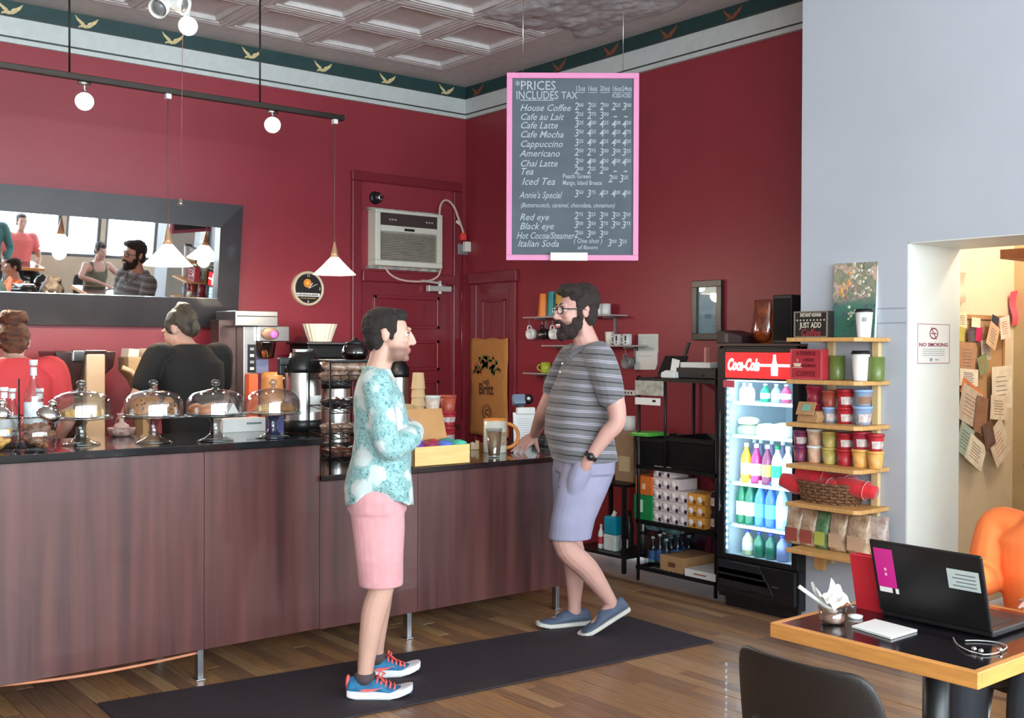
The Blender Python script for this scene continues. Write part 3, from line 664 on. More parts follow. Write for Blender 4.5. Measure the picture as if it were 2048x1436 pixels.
# black machine with paper filters
c2 = bk(637, 690, 7.42)
gm = thing('coffee_grinder', 'black coffee machine with a flat top carrying paper filters', 'grinder', (c2.x, 7.42, ZK))
ht = onY(637, 684, 7.3).z-ZK
g = G(); g.bb(-.15, .15, -.16, .16, .02, ht-.12); g.bb(-.19, .17, -.17, .17, ht-.02, ht); g.bb(-.16, .16, -.13, .17, ht-.12, ht-.02); g.bb(-.17, .17, -.2, .17, 0, .03); g.build('housing', M_BLACK, gm, bev=.008)
g = G(); g.bb(-.195, .175, -.176, -.170, ht-.016, ht-.004); g.build('steel_edge', M_STEEL, gm)
g = G().smooth(); g.lathe([(.05, 0), (.06, .01), (.07, .12), (.075, .13)], 20, (0, -.13, ht-.27)); g.build('basket', M_BLACKM, gm)
ft = thing('paper_filter_stack', 'fluted white paper coffee filters on the black machine', 'filters', (c2.x, 7.40, ZK+ht+.001))
for k in range(2):
    g = G(); n = 40; r0, r1, hh = .085, .128+.004*k, .125
    P = []
    for r_, z in ((.001, .002+k*.012), (r0, .002+k*.012), (r1, hh+k*.012)):
        for i in range(n): a = 2*math.pi*i/n; q = r_*(1+(.025 if i % 2 else -.025)*(1 if r_ > .05 else 0)); P.append((q*math.cos(a), q*math.sin(a), z))
    g.add(P, [(i*n+k2, i*n+(k2+1) % n, (i+1)*n+(k2+1) % n, (i+1)*n+k2) for i in range(2) for k2 in range(n)]); g.build('filter', mat('cream_filter_paper', (238, 226, 206), .8), ft)
# dark espresso machine with beige tower
c3 = bk(172, 760, 7.35)
em = thing('espresso_machine', 'dark glossy espresso machine with a beige tower at the left', 'espresso machine', (c3.x, 7.35, ZK))
X_ = lambda px: onY(px, 760, 7.2).x-c3.x
Z_ = lambda py: onY(172, py, 7.2).z-ZK
M_DKBR = mat('dark_glossy_brown', (52, 30, 28), .2, var=.2, coat=.4)
g = G(); g.prism([(X_(106), Z_(702)), (X_(168), Z_(702)), (X_(160), Z_(760)), (X_(140), Z_(790)), (X_(126), Z_(760))], -.16, .2); g.bb(X_(110), X_(215), -.1, .2, .0, Z_(792)); g.build('body', M_DKBR, em, bev=.01)
g = G(); g.bb(X_(171), X_(209), -.17, .1, 0.0, Z_(707)); g.build('tower', mat('beige_plastic', (204, 180, 152), .4), em, bev=.012)
g = G(); g.bb(X_(167), X_(212), -.175, .12, Z_(707), Z_(700)); g.build('tower_cap', M_DKBR, em, bev=.004)
g = G(); g.prism([(X_(212), Z_(702)), (X_(235), Z_(702)), (X_(230), Z_(735)), (X_(214), Z_(750))], -.12, .2); g.build('hopper', M_DKBR, em, bev=.006)
g = G(); g.bb(X_(144), X_(167), -.175, -.1, Z_(722), Z_(701)); g.build('steel_panel', M_CHROME, em, bev=.003)
# paper bags in tapered holder
c4 = bk(290, 760, 7.3)
bh = thing('paper_bag_holder', 'beige tapered holder beside the espresso machine', 'holder', (c4.x, 7.3, ZK))
X_ = lambda px: onY(px, 760, 7.2).x-c4.x
Z_ = lambda py: onY(290, py, 7.2).z-ZK
g = G(); g.prism([(X_(257), Z_(714)), (X_(318), Z_(714)), (X_(318), Z_(765)), (X_(302), Z_(790)), (X_(300), 0), (X_(286), 0), (X_(286), Z_(790)), (X_(274), Z_(760)), (X_(257), Z_(742))], -.1, .1); g.build('body', mat('khaki_plastic', (178, 152, 116), .5), bh, bev=.006)
g = G().smooth(); g.tube([(X_(244), -.105, Z_(734)), (X_(262), -.105, Z_(742)), (X_(278), -.105, Z_(762)), (X_(288), -.105, Z_(792)), (X_(287), -.105, Z_(812))], .016, 8); g.build('curved_arm', mat('cream_arm', (226, 190, 160), .4), bh)
for a, b, lb in ((258, 282, 'left white paper bag stack standing in the beige holder'), (292, 322, 'right white paper bag stack standing in the beige holder')):
    g = G(); h1 = Z_(701)-Z_(716)
    g.prism([(X_(a)+.004, 0), (X_(b)-.004, 0), (X_(b), h1), (X_(a)+.012, h1+.006)], -.07, .07); tag(g.build('paper_bag_stack', mat('off_white_paper', (236, 216, 200), .7), None, (c4.x, 7.3, ZK+Z_(714)+.001), bev=.002), lb, 'paper bags')

# ================================================================== ON THE LOW COUNTER
# bamboo tea chest, lid open
M_BAMBOO = mat('bamboo', (222, 182, 116), .45, var=.1, scale=5, stretch=(1, 14, 14))
a = onZ(809, 933, ZL); b = onZ(924, 924, ZL); bw = b.x-a.x; bd = .22
tb_ = thing('tea_chest', 'open bamboo tea chest on the low counter', 'box', ((a.x+b.x)/2, YC-.02+bd/2, ZL))
bz = onY(860, 893, YC-.02).z-ZL; th = .010
g = G(); g.bb(-bw/2, bw/2, -bd/2, -bd/2+th, 0, bz); g.bb(-bw/2, bw/2, bd/2-th, bd/2, 0, bz); g.bb(-bw/2, -bw/2+th, -bd/2, bd/2, 0, bz); g.bb(bw/2-th, bw/2, -bd/2, bd/2, 0, bz); g.bb(-bw/2, bw/2, -bd/2, bd/2, 0, .008)
for q in range(1, 4): g.bb(-bw/2+q*bw/4-.002, -bw/2+q*bw/4+.002, -bd/2, bd/2, .008, bz-.012)
g.bb(-bw/2, bw/2, -.002, .002, .008, bz-.012); g.build('tray', M_BAMBOO, tb_, bev=.002)
g = G(); g.box((0, 0, .095), (bw, .012, .19)); g.build('lid', mat('kraft_lid', (186, 136, 84), .55, var=.1), tb_, (0, bd/2+.004, bz), (R(-18), 0, 0), bev=.002)
cols = [(104, 60, 160), (150, 50, 80), (86, 110, 196), (70, 180, 150), (214, 128, 60), (120, 70, 170), (190, 60, 70), (60, 160, 150)]
nm = ['purple', 'wine red', 'blue', 'teal', 'orange', 'violet', 'crimson', 'sea green']
for q in range(8):
    i, j = q % 4, q//4
    g = G().smooth(); x0 = -bw/2+(i+.5)*bw/4
    rings = [[(.5*bw/4*.82*math.copysign(abs(math.cos(t))**.5, math.cos(t))*k1, .09*.5*math.copysign(abs(math.sin(t))**.5, math.sin(t))*k1, z) for t in [n*math.pi/8 for n in range(16)]] for k1, z in ((.9, 0), (1, .01), (.96, bz-.02+.022), (.3, bz-.02+.034))]
    g.loft(rings); o = g.build('tea_packet', mat('tea_'+nm[q].replace(' ', '_'), cols[q], .4, var=.2, scale=40), None, (tb_.location.x+x0, tb_.location.y-.055+.11*j, ZL+.0085))
    tag(o, '%s tea packet bundle in the %s row of the bamboo chest' % (nm[q], 'front' if j == 0 else 'back'), 'tea packet', 'tea packets in the bamboo chest')
def cup_mesh(r0, r1, h):
    g = G().smooth(); g.lathe([(r0*.96, 0), (r0, .002), (r1, h-.004), (r1+.003, h-.002), (r1+.003, h), (r1-.003, h-.002), (r0-.002, .006), (.001, .006)], 22); return g
YP = 5.58
def frustum(name, lb, cat, px, pyt, pyb, wt, wb, m, Y, group=None, rim=None, lid=None, band=None, base_z=None):
    """tub/cup seen at px between image rows pyt (top) and pyb (bottom)"""
    p = onY(px, pyb, Y); s = mpp(p); z0 = p.z if base_z is None else base_z; h = onY(px, pyt, Y).z-z0
    t = thing(name, lb, cat, (p.x, p.y, z0), 0, group)
    r1, r0 = wt*s/2, wb*s/2
    g = G().smooth(); g.lathe([(r0*.97, 0), (r0, .003), (r1, h*.86)], 24); g.build('tub', m, t)
    g = G().smooth(); g.lathe([(r1*1.04, h*.84), (r1*1.05, h*.99), (r1*1.0, h), (.001, h)], 24); g.build('lid', lid or m, t)
    if band:
        f0, f1 = .3, .62; ra, rb = r0+(r1-r0)*f0/.86, r0+(r1-r0)*f1/.86
        g = G().smooth(); g.lathe([(ra+.0012, h*f0), (rb+.0012, h*f1)], 24, cap=False); g.build('label', band, t)
    return t, z0+h
M_PWH = mat('white_pint', (232, 222, 212), .4, c2=(214, 176, 150), scale=30); M_PBL = mat('blue_pint', (150, 180, 222), .4); M_PRD = mat('red_pint', (196, 52, 62), .4, c2=(150, 34, 44), scale=30)
M_POR = mat('rust_pint', (190, 92, 66), .4, c2=(164, 70, 56), scale=30); M_LBL = mat('pint_label', (226, 214, 206), .5, c2=(170, 140, 140), scale=50)
# riser tray under the tubs (hidden behind the chest)
_, zt1 = frustum('ice_cream_tub', 'pale blue ice cream tub under the white one behind the tea chest', 'tub', 863, 826, 862, 30, 25, M_PBL, YP, 'tubs behind the tea chest', base_z=ZL)
frustum('ice_cream_tub', 'white lidded ice cream tub on the low counter stacked on a blue one', 'tub', 864, 791, 826, 33, 27, M_PWH, YP, 'tubs behind the tea chest', lid=M_WHITE, base_z=zt1+.001)
_, z1 = frustum('ice_cream_tub', 'bottom red tub of the stack of three behind the tea chest', 'tub', 896, 853, 884, 28, 23, M_PRD, YP, 'tubs behind the tea chest', band=M_LBL, base_z=ZL)
_, z2 = frustum('ice_cream_tub', 'middle red tub of the stack of three behind the tea chest', 'tub', 896, 822, 853, 31, 25, M_PRD, YP, 'tubs behind the tea chest', band=M_LBL, base_z=z1+.001)
frustum('ice_cream_tub', 'rust coloured tub on top of the stack of three behind the tea chest', 'tub', 896, 790, 822, 33, 27, M_POR, YP, 'tubs behind the tea chest', base_z=z2+.001)
# nested paper cups
c_ = onY(836, 830, YP+.02); s = mpp(c_); KR = mat('kraft_paper_cup', (214, 180, 134), .6, var=.06)
cmsh = cup_mesh(11*s, 14*s, .10).mesh('paper_cup'); cmsh.materials.append(KR)
ztop = onY(836, 745, YP+.02).z
for q in range(8):
    o = put('paper_cup', cmsh, None, (c_.x+random.uniform(-.002, .002), c_.y, ZL+.1+q*(ztop-ZL-.1)/7), (math.pi, 0, 0))
    tag(o, ('lowest', 'second lowest', 'third lowest', 'fourth lowest', 'fourth from top', 'third from top', 'second from top', 'topmost')[q]+' kraft paper cup in the upturned stack behind the tea chest', 'paper cup', 'upturned kraft paper cups behind the tea chest')
p = onY(812, 828, YP+.06)
g = G(); g.prism([(-.05, 0), (.05, 0), (.052, .28), (.02, .285), (-.03, .282), (-.05, .28)], -.03, .03); tag(g.build('kraft_bag', mat('kraft_bag_paper', (196, 158, 116), .7, bump=.3, bscale=20), None, (p.x-.035, YP+.03, ZL), bev=.003), 'small kraft paper bag left of the upturned cups', 'bag')
# jumbo mug with orange handle
p = onZ(990, 905, ZL); p.z = ZL; s = mpp(p); r = 23*s; h = 68*s
mg = thing('jumbo_mug', 'tall white mug with orange rim and orange handle on the low counter', 'mug', p, R(-39))
M_CERAM = mat('white_ceramic', (226, 224, 212), .3, var=.03); M_ORCER = mat('orange_ceramic', (232, 146, 70), .3, var=.05)
g = G().smooth(); g.lathe([(r*.95, 0), (r, .006), (r, h-.008), (r-.004, h-.008), (r-.005, .02), (.001, .02)], 30); g.build('mug_body', M_CERAM, mg)
g = G().smooth(); g.lathe([(r+.001, h-.012), (r+.002, h-.002), (r-.002, h), (r-.006, h-.004), (r-.006, h-.02)], 30, cap=False); g.build('rim', M_ORCER, mg)
g = G().smooth(); pts = [(r-.004+math.sin(a)*.075, 0, h*.5+math.cos(a)*h*.36) for a in [i*math.pi/10 for i in range(11)]]; g.tube(pts, .011, 10); g.build('handle', M_ORCER, mg)
g = G().smooth(); pts = [(math.cos(a)*(r+.0012), math.sin(a)*(r+.0012)) for a in [R(-60+i*9) for i in range(6)]]
g.add([(x, y, h*.22) for x, y in pts]+[(x, y, h*.62) for x, y in pts], [(i, i+1, 6+i+1, 6+i) for i in range(5)]); g.build('print', mat('mug_print', (206, 190, 160), .4, c2=(150, 130, 110), scale=60), mg)
# glass tumbler of iced coffee
p = onZ(988, 915, ZL); p.z = ZL; s = mpp(p); h = 58*s
tg = thing('iced_coffee_glass', 'clear tumbler of milky iced coffee in front of the jumbo mug', 'glass', p)
g = G().smooth(); g.lathe([(11.5*s, 0), (11.5*s, .006), (17*s, h), (16.3*s, h), (11*s, .012), (.001, .012)], 24); g.build('tumbler', M_GLASS, tg)
g = G().smooth(); g.lathe([(10.8*s, .013), (15.6*s, h*.88), (.001, h*.88)], 24); g.build('coffee', mat('milky_coffee', (178, 146, 112), .4, c2=(160, 124, 90), scale=12), tg)
p = onZ(945, 899, ZL); p.z = ZL; s = mpp(p)
t = thing('cream_dispenser', 'small cream coloured tape dispenser left of the jumbo mug', 'dispenser', p, R(-30))
g = G(); g.prism([(-.045, 0), (.04, 0), (.04, .055), (.02, .058), (.015, .03), (-.045, .012)], -.02, .02); g.build('body', mat('cream_plastic', (238, 208, 160), .4), t, bev=.004)
g = G().smooth(); g.tf((.0, 0, .03), (R(90), 0, 0)); g.lathe([(.016, -.012), (.016, .012)], 16); g.build('roll', M_PAPER, t)
# price sheet on a card reader stand
p = onY(1053, 880, 5.42)
ps = thing('menu_sheet_stand', 'white printed sheet on a stand with a grey clip near the hand', 'sheet', (p.x, 5.42, ZL), R(-25))
s = mpp(p); hh = onY(1053, 824, 5.5).z-ZL
g = G(); g.box((0, 0, hh/2+.004), (52*s, .004, hh)); g.build('sheet', M_PAPER, ps, (0, 0, 0), (R(-8), 0, 0))
g = G()
for q in range(9): g.bb(-18*s, (18-3*(q % 3))*s, -.0034, -.0022, hh*(.25+.07*q), hh*(.25+.07*q)+.003)
g.build('printed_lines', mat('faint_print', (178, 182, 196), .7), ps, (0, 0, 0), (R(-8), 0, 0))
g = G(); g.bb(-19*s, 19*s, .005, .045, hh-.01, hh+11*s); g.build('clip', M_WHITE, ps, bev=.008)
g = G(); g.bb(-22*s, 22*s, .05, .1, 0, hh+.0); g.bb(-26*s, 26*s, -.03, .12, 0, .012); g.build('backing', M_BLACK, ps, bev=.004)
p = onY(1047, 800, 5.62)
t = thing('card_terminal', 'blue grey card terminal with a black cradle above the sheet', 'terminal', (p.x, 5.64, ZL), R(-25))
zc = p.z-ZL
g = G(); g.bb(-.02, .02, 0, .03, 0, zc-.03); g.bb(-.07, .07, -.04, .07, 0, .012); g.build('post', M_BLACK, t, bev=.003)
g = G(); g.box((-.02, 0, zc), (.085, .05, .07), rx=R(-25)); g.build('keypad_body', mat('blue_grey_plastic', (118, 136, 160), .4), t, bev=.008)
g = G().smooth(); g.ball((.045, -.01, zc+.005), (.035, .03, .035)); g.build('cradle', M_BLACK, t)
g = G().smooth(); g.ball((.04, -.034, zc+.01), (.012, .012, .012)); g.build('lens', M_WHITE, t)
p = onY(1092, 895, 5.3)
rg = thing('till', 'low black till with loose receipts behind the reaching hand', 'till', (p.x+.10, 5.34, ZL), R(-10))
g = G(); g.bb(-.14, .14, -.12, .12, 0, .05); g.prism([(-.12, .05), (.12, .05), (.12, .075), (-.12, .06)], -.1, .1); g.build('housing', M_BLACK, rg, bev=.006)
g = G(); g.box((-.05, -.06, .072), (.08, .06, .002), rx=.2); g.box((.06, -.05, .08), (.06, .07, .002), ry=.3); g.build('receipt', M_PAPER, rg)

# ================================================================== ON THE BACK WALL
# tilted mirror in a wide dark frame
TILT = R(6.25); mc = onY(250, 520, YA-.1)
mr = thing('wall_mirror', 'wide mirror in a broad dark frame tilted forward on the back wall', 'mirror', mc); mr.rotation_euler = (TILT, 0, 0)
# local plane y=0 is the glass; corners from the photograph
nrm = Vector((0, -math.cos(TILT), -math.sin(TILT)))
def onM(px, py):
    d = ray(px, py); t_ = (mc-CAM).dot(nrm)/d.dot(nrm); q = CAM+d*t_-mc
    return q.x, q.y*math.sin(TILT)*0+ (q.z*math.cos(TILT)-q.y*math.sin(TILT))
ox1, oz1 = onM(484, 411); ix1, iz1 = onM(436, 455); _, iz0 = onM(425, 597); _, oz0 = onM(475, 655)
ox0, ix0 = -2.6, -2.45
g = G(); g.add([(ix0, 0, iz0), (ix1, 0, iz0), (ix1, 0, iz1), (ix0, 0, iz1)], [(0, 1, 2, 3)])
m_ = bpy.data.materials.new('mirror_silver'); m_.use_nodes = True; N = m_.node_tree.nodes; L = m_.node_tree.links
b_ = N['Principled BSDF']; b_.inputs['Metallic'].default_value = 1; b_.inputs['Roughness'].default_value = .015
tc = N.new('ShaderNodeTexCoord'); no = N.new('ShaderNodeTexNoise'); no.inputs['Scale'].default_value = 2; cr = N.new('ShaderNodeValToRGB')
cr.color_ramp.elements[0].color = (.84, .87, .88, 1); cr.color_ramp.elements[1].color = (.88, .90, .91, 1)
L.new(tc.outputs['Object'], no.inputs[0]); L.new(no.outputs['Fac'], cr.inputs[0]); L.new(cr.outputs[0], b_.inputs['Base Color'])
g.build('mirror_glass', m_, mr)
M_FRAME = mat('dark_slate_frame', (52, 50, 54), .38, var=.12, scale=6, coat=.25)
def bar(pa, pb, pc, pd, name='frame_bar'):
    # bevelled frame bar: outer edge pa-pb, inner edge pd-pc; raised outer rim
    g = G(); yo, yi, yb_ = -.02, -.045, .06
    P = [(pa[0], yo, pa[1]), (pb[0], yo, pb[1]), (pc[0], yi, pc[1]), (pd[0], yi, pd[1]), (pa[0], yb_*.4, pa[1]), (pb[0], yb_*.4, pb[1]), (pc[0], .001, pc[1]), (pd[0], .001, pd[1])]
    g.add(P, [(0, 1, 2, 3), (0, 4, 5, 1), (1, 5, 6, 2), (2, 6, 7, 3), (3, 7, 4, 0), (4, 7, 6, 5)]); return g.build(name, M_FRAME, mr)
bar((ox0, oz1), (ox1, oz1), (ix1, iz1), (ix0, iz1)); bar((ox1, oz1), (ox1, oz0), (ix1, iz0), (ix1, iz1)); bar((ox1, oz0), (ox0, oz0), (ix0, iz0), (ix1, iz0)); bar((ox0, oz0), (ox0, oz1), (ix0, iz1), (ix0, iz0))
g = G(); g.bb(ox0+.1, ox1-.1, .022, .04, oz0+.1, oz1-.1); g.build('backing_board', MATS['dark_board'], mr)

# clock
cc = onY(617, 577, YA-.03); s = mpp(cc); r = 35*s
ck = thing('wall_clock', 'round black wall clock with a cream rim and orange sun', 'clock', (cc.x, YA-.001, cc.z)); ck.rotation_euler = (R(90), 0, 0)
g = G().smooth(); g.lathe([(r, 0), (r, .03), (r*.96, .04), (r*.86, .04), (r*.84, .03)], 40, cap=False); g.build('rim', mat('cream_rim', (206, 190, 164), .35), ck)
g = G(); g.lathe([(r*.9, .0), (r*.9, .024)], 40); g.build('dial', mat('black_dial', (30, 26, 26), .4), ck)
g = G(); g.lathe([(r*.25, .025), (r*.25, .027)], 24, (-r*.05, r*.3, 0)); g.build('sun_disc', mat('orange_print', (226, 140, 50), .5), ck)
g = G(); g.lathe([(r*.1, .0272), (r*.1, .0285)], 18, (-r*.05, r*.3, 0)); g.build('sun_centre', mat('yellow_print', (240, 196, 90), .5), ck)
def hand(a, l, wd): 
    g = G(); g.box((math.sin(a)*l/2, math.cos(a)*l/2, .031), (wd, l, .002), rz=-a); return g
hand(R(40), r*.42, .006).build('hour_hand', M_WHITE, ck); hand(R(64), r*.62, .004).build('minute_hand', M_WHITE, ck)
for q, (a, tx) in enumerate(((0, '12'), (90, '3'), (180, '6'))):
    text('numeral', tx, r*.22, M_WHITE, ck, (math.sin(R(a))*r*.74, math.cos(R(a))*r*.74, .0255), (0, 0, 0))
g = G(); g.bb(-r*.74, r*.74, -r*.46, -r*.26, .0245, .026); bnd = g.build('name_band', M_WHITE, ck)
g = G(); random.seed(4); x = -r*.66
while x < r*.62: wv = random.uniform(.03, .05)*r; g.bb(x, x+wv, -r*.42, -r*.42+random.uniform(.08, .13)*r, .026, .0268); x += wv+random.uniform(.03, .05)*r
g.build('lettering', mat('black_print', (40, 36, 36), .5), bnd)['kind'] = 'stuff'
g = G(); g.bb(-r*.5, r*.5, -r*.58, -r*.54, .025, .026); g.build('underline', mat('gold_print', (170, 140, 80), .5), ck)

# air conditioner
a0 = onY(748, 418, YA-.12); a1 = onY(885, 537, YA-.12)
xa0, xa1 = onY(750, 470, YA-.12).x, onY(884, 470, YA-.12).x; za1, za0 = onY(818, 424, YA-.12).z, onY(818, 534, YA-.12).z
ac = thing('air_conditioner', 'white window air conditioner set above the back door', 'air conditioner', ((xa0+xa1)/2, YA, za0)); wA, hA = xa1-xa0, za1-za0
M_ACW = mat('aged_white_plastic', (214, 216, 204), .45, var=.04)
g = G(); d_ = -.13
g.bb(-wA/2, -wA/2+.05, d_, 0, .045, hA-.025); g.bb(wA/2-.05, wA/2, d_, 0, .045, hA-.025); g.bb(-wA/2, wA/2, d_, 0, 0, .045); g.bb(-wA/2, wA/2, d_, 0, hA-.025, hA); g.bb(-wA/2+.05, wA/2-.05, d_+.008, d_+.049, hA*.62, hA*.73); g.bb(-wA/2+.05, wA/2-.05, d_+.05, 0, .045, hA-.025)
g.build('cabinet', M_ACW, ac, bev=.006)
g = G(); g.bb(-wA/2+.05, wA/2-.05, d_+.012, d_+.05, hA*.73, hA-.025); cpn = g.build('control_strip', mat('dark_brown_plastic', (64, 54, 52), .35), ac)
for xk in (-.2, .17):
    for q in range(3): g = G(); g.bb(xk+q*.028, xk+q*.028+.018, d_+.010, d_+.013, hA*.82, hA*.85); g.build('button', mat('pale_button', (170, 166, 156), .4), cpn)
g = G(); g.bb(-.05, .05, d_+.004, d_+.009, hA*.645, hA*.69); g.build('badge', M_BLACK, ac)
n = 17
for q in range(n):
    z = .05+(hA*.62-.055)*q/n; g = G(); g.box((0, d_+.03, z+.006), (wA-.1, .03, .004), rx=R(25)); g.build('grille_slat', mat('grille_beige', (176, 172, 158), .5), ac)
g = G(); g.bb(-wA/2-.02, wA/2+.02, -.05, 0, hA, hA+.02); g.bb(-wA/2-.02, wA/2+.02, -.05, 0, -.025, 0); g.build('mounting_sleeve', mat('sleeve_paint', (206, 206, 200), .5, c2=(90, 86, 80), scale=14), ac)
def pathA(pts, off): return [onY(px, py, YA-off) for px, py in pts]
def smoothpath(pts, n=6):
    pts = [Vector(p) for p in pts]; out = []
    for i in range(len(pts)-1):
        p0 = pts[max(i-1, 0)]; p1 = pts[i]; p2 = pts[i+1]; p3 = pts[min(i+2, len(pts)-1)]
        for k in range(n):
            t = k/n; out.append(.5*((2*p1)+(-p0+p2)*t+(2*p0-5*p1+4*p2-p3)*t*t+(-p0+3*p1-3*p2+p3)*t**3))
    return out+[pts[-1]]
M_CORD = mat('beige_cord', (210, 180, 170), .5)
pc_ = thing('power_cord', 'beige power cord looping from the air conditioner to the outlet', 'cord', onY(900, 420, YA-.03))
o0 = Vector(pc_.location)
g = G().smooth(); g.tube([p-o0 for p in smoothpath(pathA([(880, 520), (881, 470), (879, 425), (884, 405), (895, 401), (908, 414), (918, 440), (927, 466)], .05))], .011, 8); g.build('cord', M_CORD, pc_)
q = onY(926, 474, YA-.05); g = G(); g.bb(-.028, .028, -.02, .02, -.03, .035); g.build('plug_cover', mat('red_orange_plastic', (230, 70, 60), .4), pc_, q-o0, bev=.008)
q = onY(917, 446, YA-.05); g = G(); g.bb(-.03, .03, -.004, .004, -.012, .012); g.build('cord_tag', M_WHITE, pc_, q-o0, (0, .5, 0))
ot = thing('wall_outlet', 'grey wall outlet box with a white adaptor beside the corner', 'outlet', onY(922, 500, YA))
g = G(); g.bb(-.06, .05, -.04, 0, -.045, .05); g.build('box', mat('grey_steel_box', (140, 142, 142), .4, metal=.4), ot, bev=.004)
g = G(); g.bb(-.012, .05, -.085, -.04, -.02, .07); g.build('adaptor', M_WHITE, ot, bev=.006)
hose = thing('drain_cord', 'pale cord sagging under the air conditioner to the door closer', 'cord', onY(800, 550, YA-.03)); o0 = Vector(hose.location)
g = G().smooth(); g.tube([p-o0 for p in smoothpath(pathA([(768, 532), (780, 548), (800, 559), (830, 563), (860, 561), (876, 552), (882, 536)], .05))], .009, 8); g.build('cord', M_CORD, hose)
dc = thing('door_closer', 'pale grey door closer on top of the red door', 'door closer', onY(876, 578, YA-.035)); s = mpp(dc.location)
g = G(); g.bb(-29*s, 26*s, -.05, 0, -5.5*s, 5.5*s); g.bb(-30*s, -24*s, -.052, 0, -6.5*s, 6.5*s); g.build('cylinder', mat('pale_grey_metal', (196, 196, 192), .4, metal=.3), dc, bev=.008)
g = G(); g.box((-.09, -.03, .055), (.2, .015, .018), ry=.08); g.box((.0, -.03, .03), (.02, .018, .08)); g.build('arm', MATS['pale_grey_metal'], dc)
for q_ in (-7, 7): g = G().smooth(); g.ball((0, -.03, q_*s), .017, 10, 7); g.build('pivot_cap', M_WHITE, dc)
g = G().smooth(); g.tube([p-Vector(dc.location) for p in smoothpath(pathA([(884, 571), (905, 569), (919, 576), (923, 592), (921, 615)], .03))], .004, 6); g.build('wire', M_CORD, dc)
sc_ = thing('security_camera', 'small black dome security camera above the air conditioner', 'camera', onY(748, 396, YA)); s = mpp(sc_.location)
g = G().smooth(); g.tf((0, 0, 0), (R(90), 0, 0)); g.lathe([(13*s, 0), (13*s, .02), (9*s, .035), (.001, .04)], 24); g.build('mount', M_BLACK, sc_)
g = G().smooth(); g.ball((.008, -.045, .0), (.045, .04, .045)); g.build('dome', M_BLACK, sc_)
g = G().smooth(); g.tf((.018, -.082, -.002), (R(90), 0, 0)); g.lathe([(.026, -.004), (.026, .003), (.014, .003)], 18, cap=False); g.build('lens_ring', M_CHROME, sc_)

# ================================================================== TRACK LIGHTS AND PENDANTS
YL = 6.6
z0 = onY(683, 236, YL).z; xe = onY(684, 236, YL).x
tk = thing('light_track', 'long dark ceiling light track hung in front of the back wall', 'light track', (xe, YL, z0))
g = G(); g.bb(-5.2, 0, -.02, .02, -.018, .018); g.build('rail', mat('dark_bronze_rail', (58, 52, 48), .35, metal=.6), tk, bev=.004)
g = G(); g.bb(-.012, .008, -.022, .022, -.02, .02); g.build('end_cap', M_BLACK, tk)
for px in (139, 520):
    x = onY(px, 160, YL).x-xe; g = G().smooth(); g.tube([(x, 0, .018), (x, 0, Z_CEIL-z0)], .006, 8); g.lathe([(.03, -.025), (.03, 0)], 14, (x, 0, Z_CEIL-z0)); g.build('hanger_rod', M_BLACKM, tk)
M_BULB = emis('warm_bulb', (255, 226, 186), 60)
def spot(px, py, lb, Y, zt, on=True, white=False, aim=None):
    """track head whose lamp sits at the pixel"""
    b = onY(px, py, Y); m = M_WHITE if white else M_STEEL
    t = thing('track_spotlight', lb, 'spotlight', b)
    ax = ((CAM-b) if aim is None else Vector(aim)).normalized()
    rot = ax.to_track_quat('Z', 'Y').to_euler()
    g = G().smooth(); g.lathe([(.018, -.13), (.034, -.11), (.04, -.07), (.05, -.02), (.055, .02), (.051, .02), (.045, -.02), (.02, -.04)], 22); g.build('lamp_can', m, t, None, rot)
    g = G().smooth(); g.ball((0, 0, -.006), (.044, .044, .03)); g.build('bulb', M_BULB if on else mat('dull_lens', (120, 120, 118), .2), t, None, rot)
    top = Vector((0, 0, zt-b.z))
    g = G().smooth(); g.tube([(-ax.x*.09, -ax.y*.09, -ax.z*.09), (-ax.x*.07, -ax.y*.07, min(.07, (zt-b.z)*.5)), (top.x, top.y, top.z)], .01, 8); g.box((top.x, top.y, top.z-.012), (.07, .03, .024)); g.build('stem', m, t)
    if on:
        ld = bpy.data.lights.new('track_lamp', 'SPOT'); ld.energy = 40; ld.color = (1, .82, .6); ld.spot_size = R(110); ld.spot_blend = .8; ld.shadow_soft_size = .04
        lo = bpy.data.objects.new('lamp_light', ld); COL.objects.link(lo); lo.parent = t; lo.location = ax*.04; lo.rotation_euler = (-ax).to_track_quat('Z', 'Y').to_euler()
    return t
spot(169, 203, 'lit track spotlight nearest the left edge of the picture', YL, z0-.018)
spot(545, 250, 'lit track spotlight near the right end of the track', YL, z0-.018)
Y2 = 6.0
z2 = Z_CEIL
spot(376, 52, 'lit white spotlight of the ceiling cluster at the top edge', Y2, z2, True, True)
t = spot(318, 16, 'unlit white ceiling spotlight turned to the left at the top edge', Y2, z2, False, True, (-.6, -.5, -.5))
t = spot(366, 10, 'unlit white ceiling spotlight turned right above the lit one', Y2-.05, z2, False, True, (.6, -.7, -.3))
pd = onY(361, 406, Y2); pl = thing('pull_cord', 'thin pull cord with a small bell end hanging before the mirror', 'cord', pd)
g = G().smooth(); g.tube([(0, 0, .02), (.02, 0, Z_CEIL-pd.z)], .0014, 6); g.build('cord', mat('brown_pull_cord', (130, 90, 84), .6), pl)
g = G().smooth(); g.lathe([(.016, -.012), (.014, 0), (.006, .02), (.003, .026)], 12); g.build('bell', M_STEEL, pl)
M_SHADE = emis('lit_opal_glass', (255, 240, 214), 2.3)
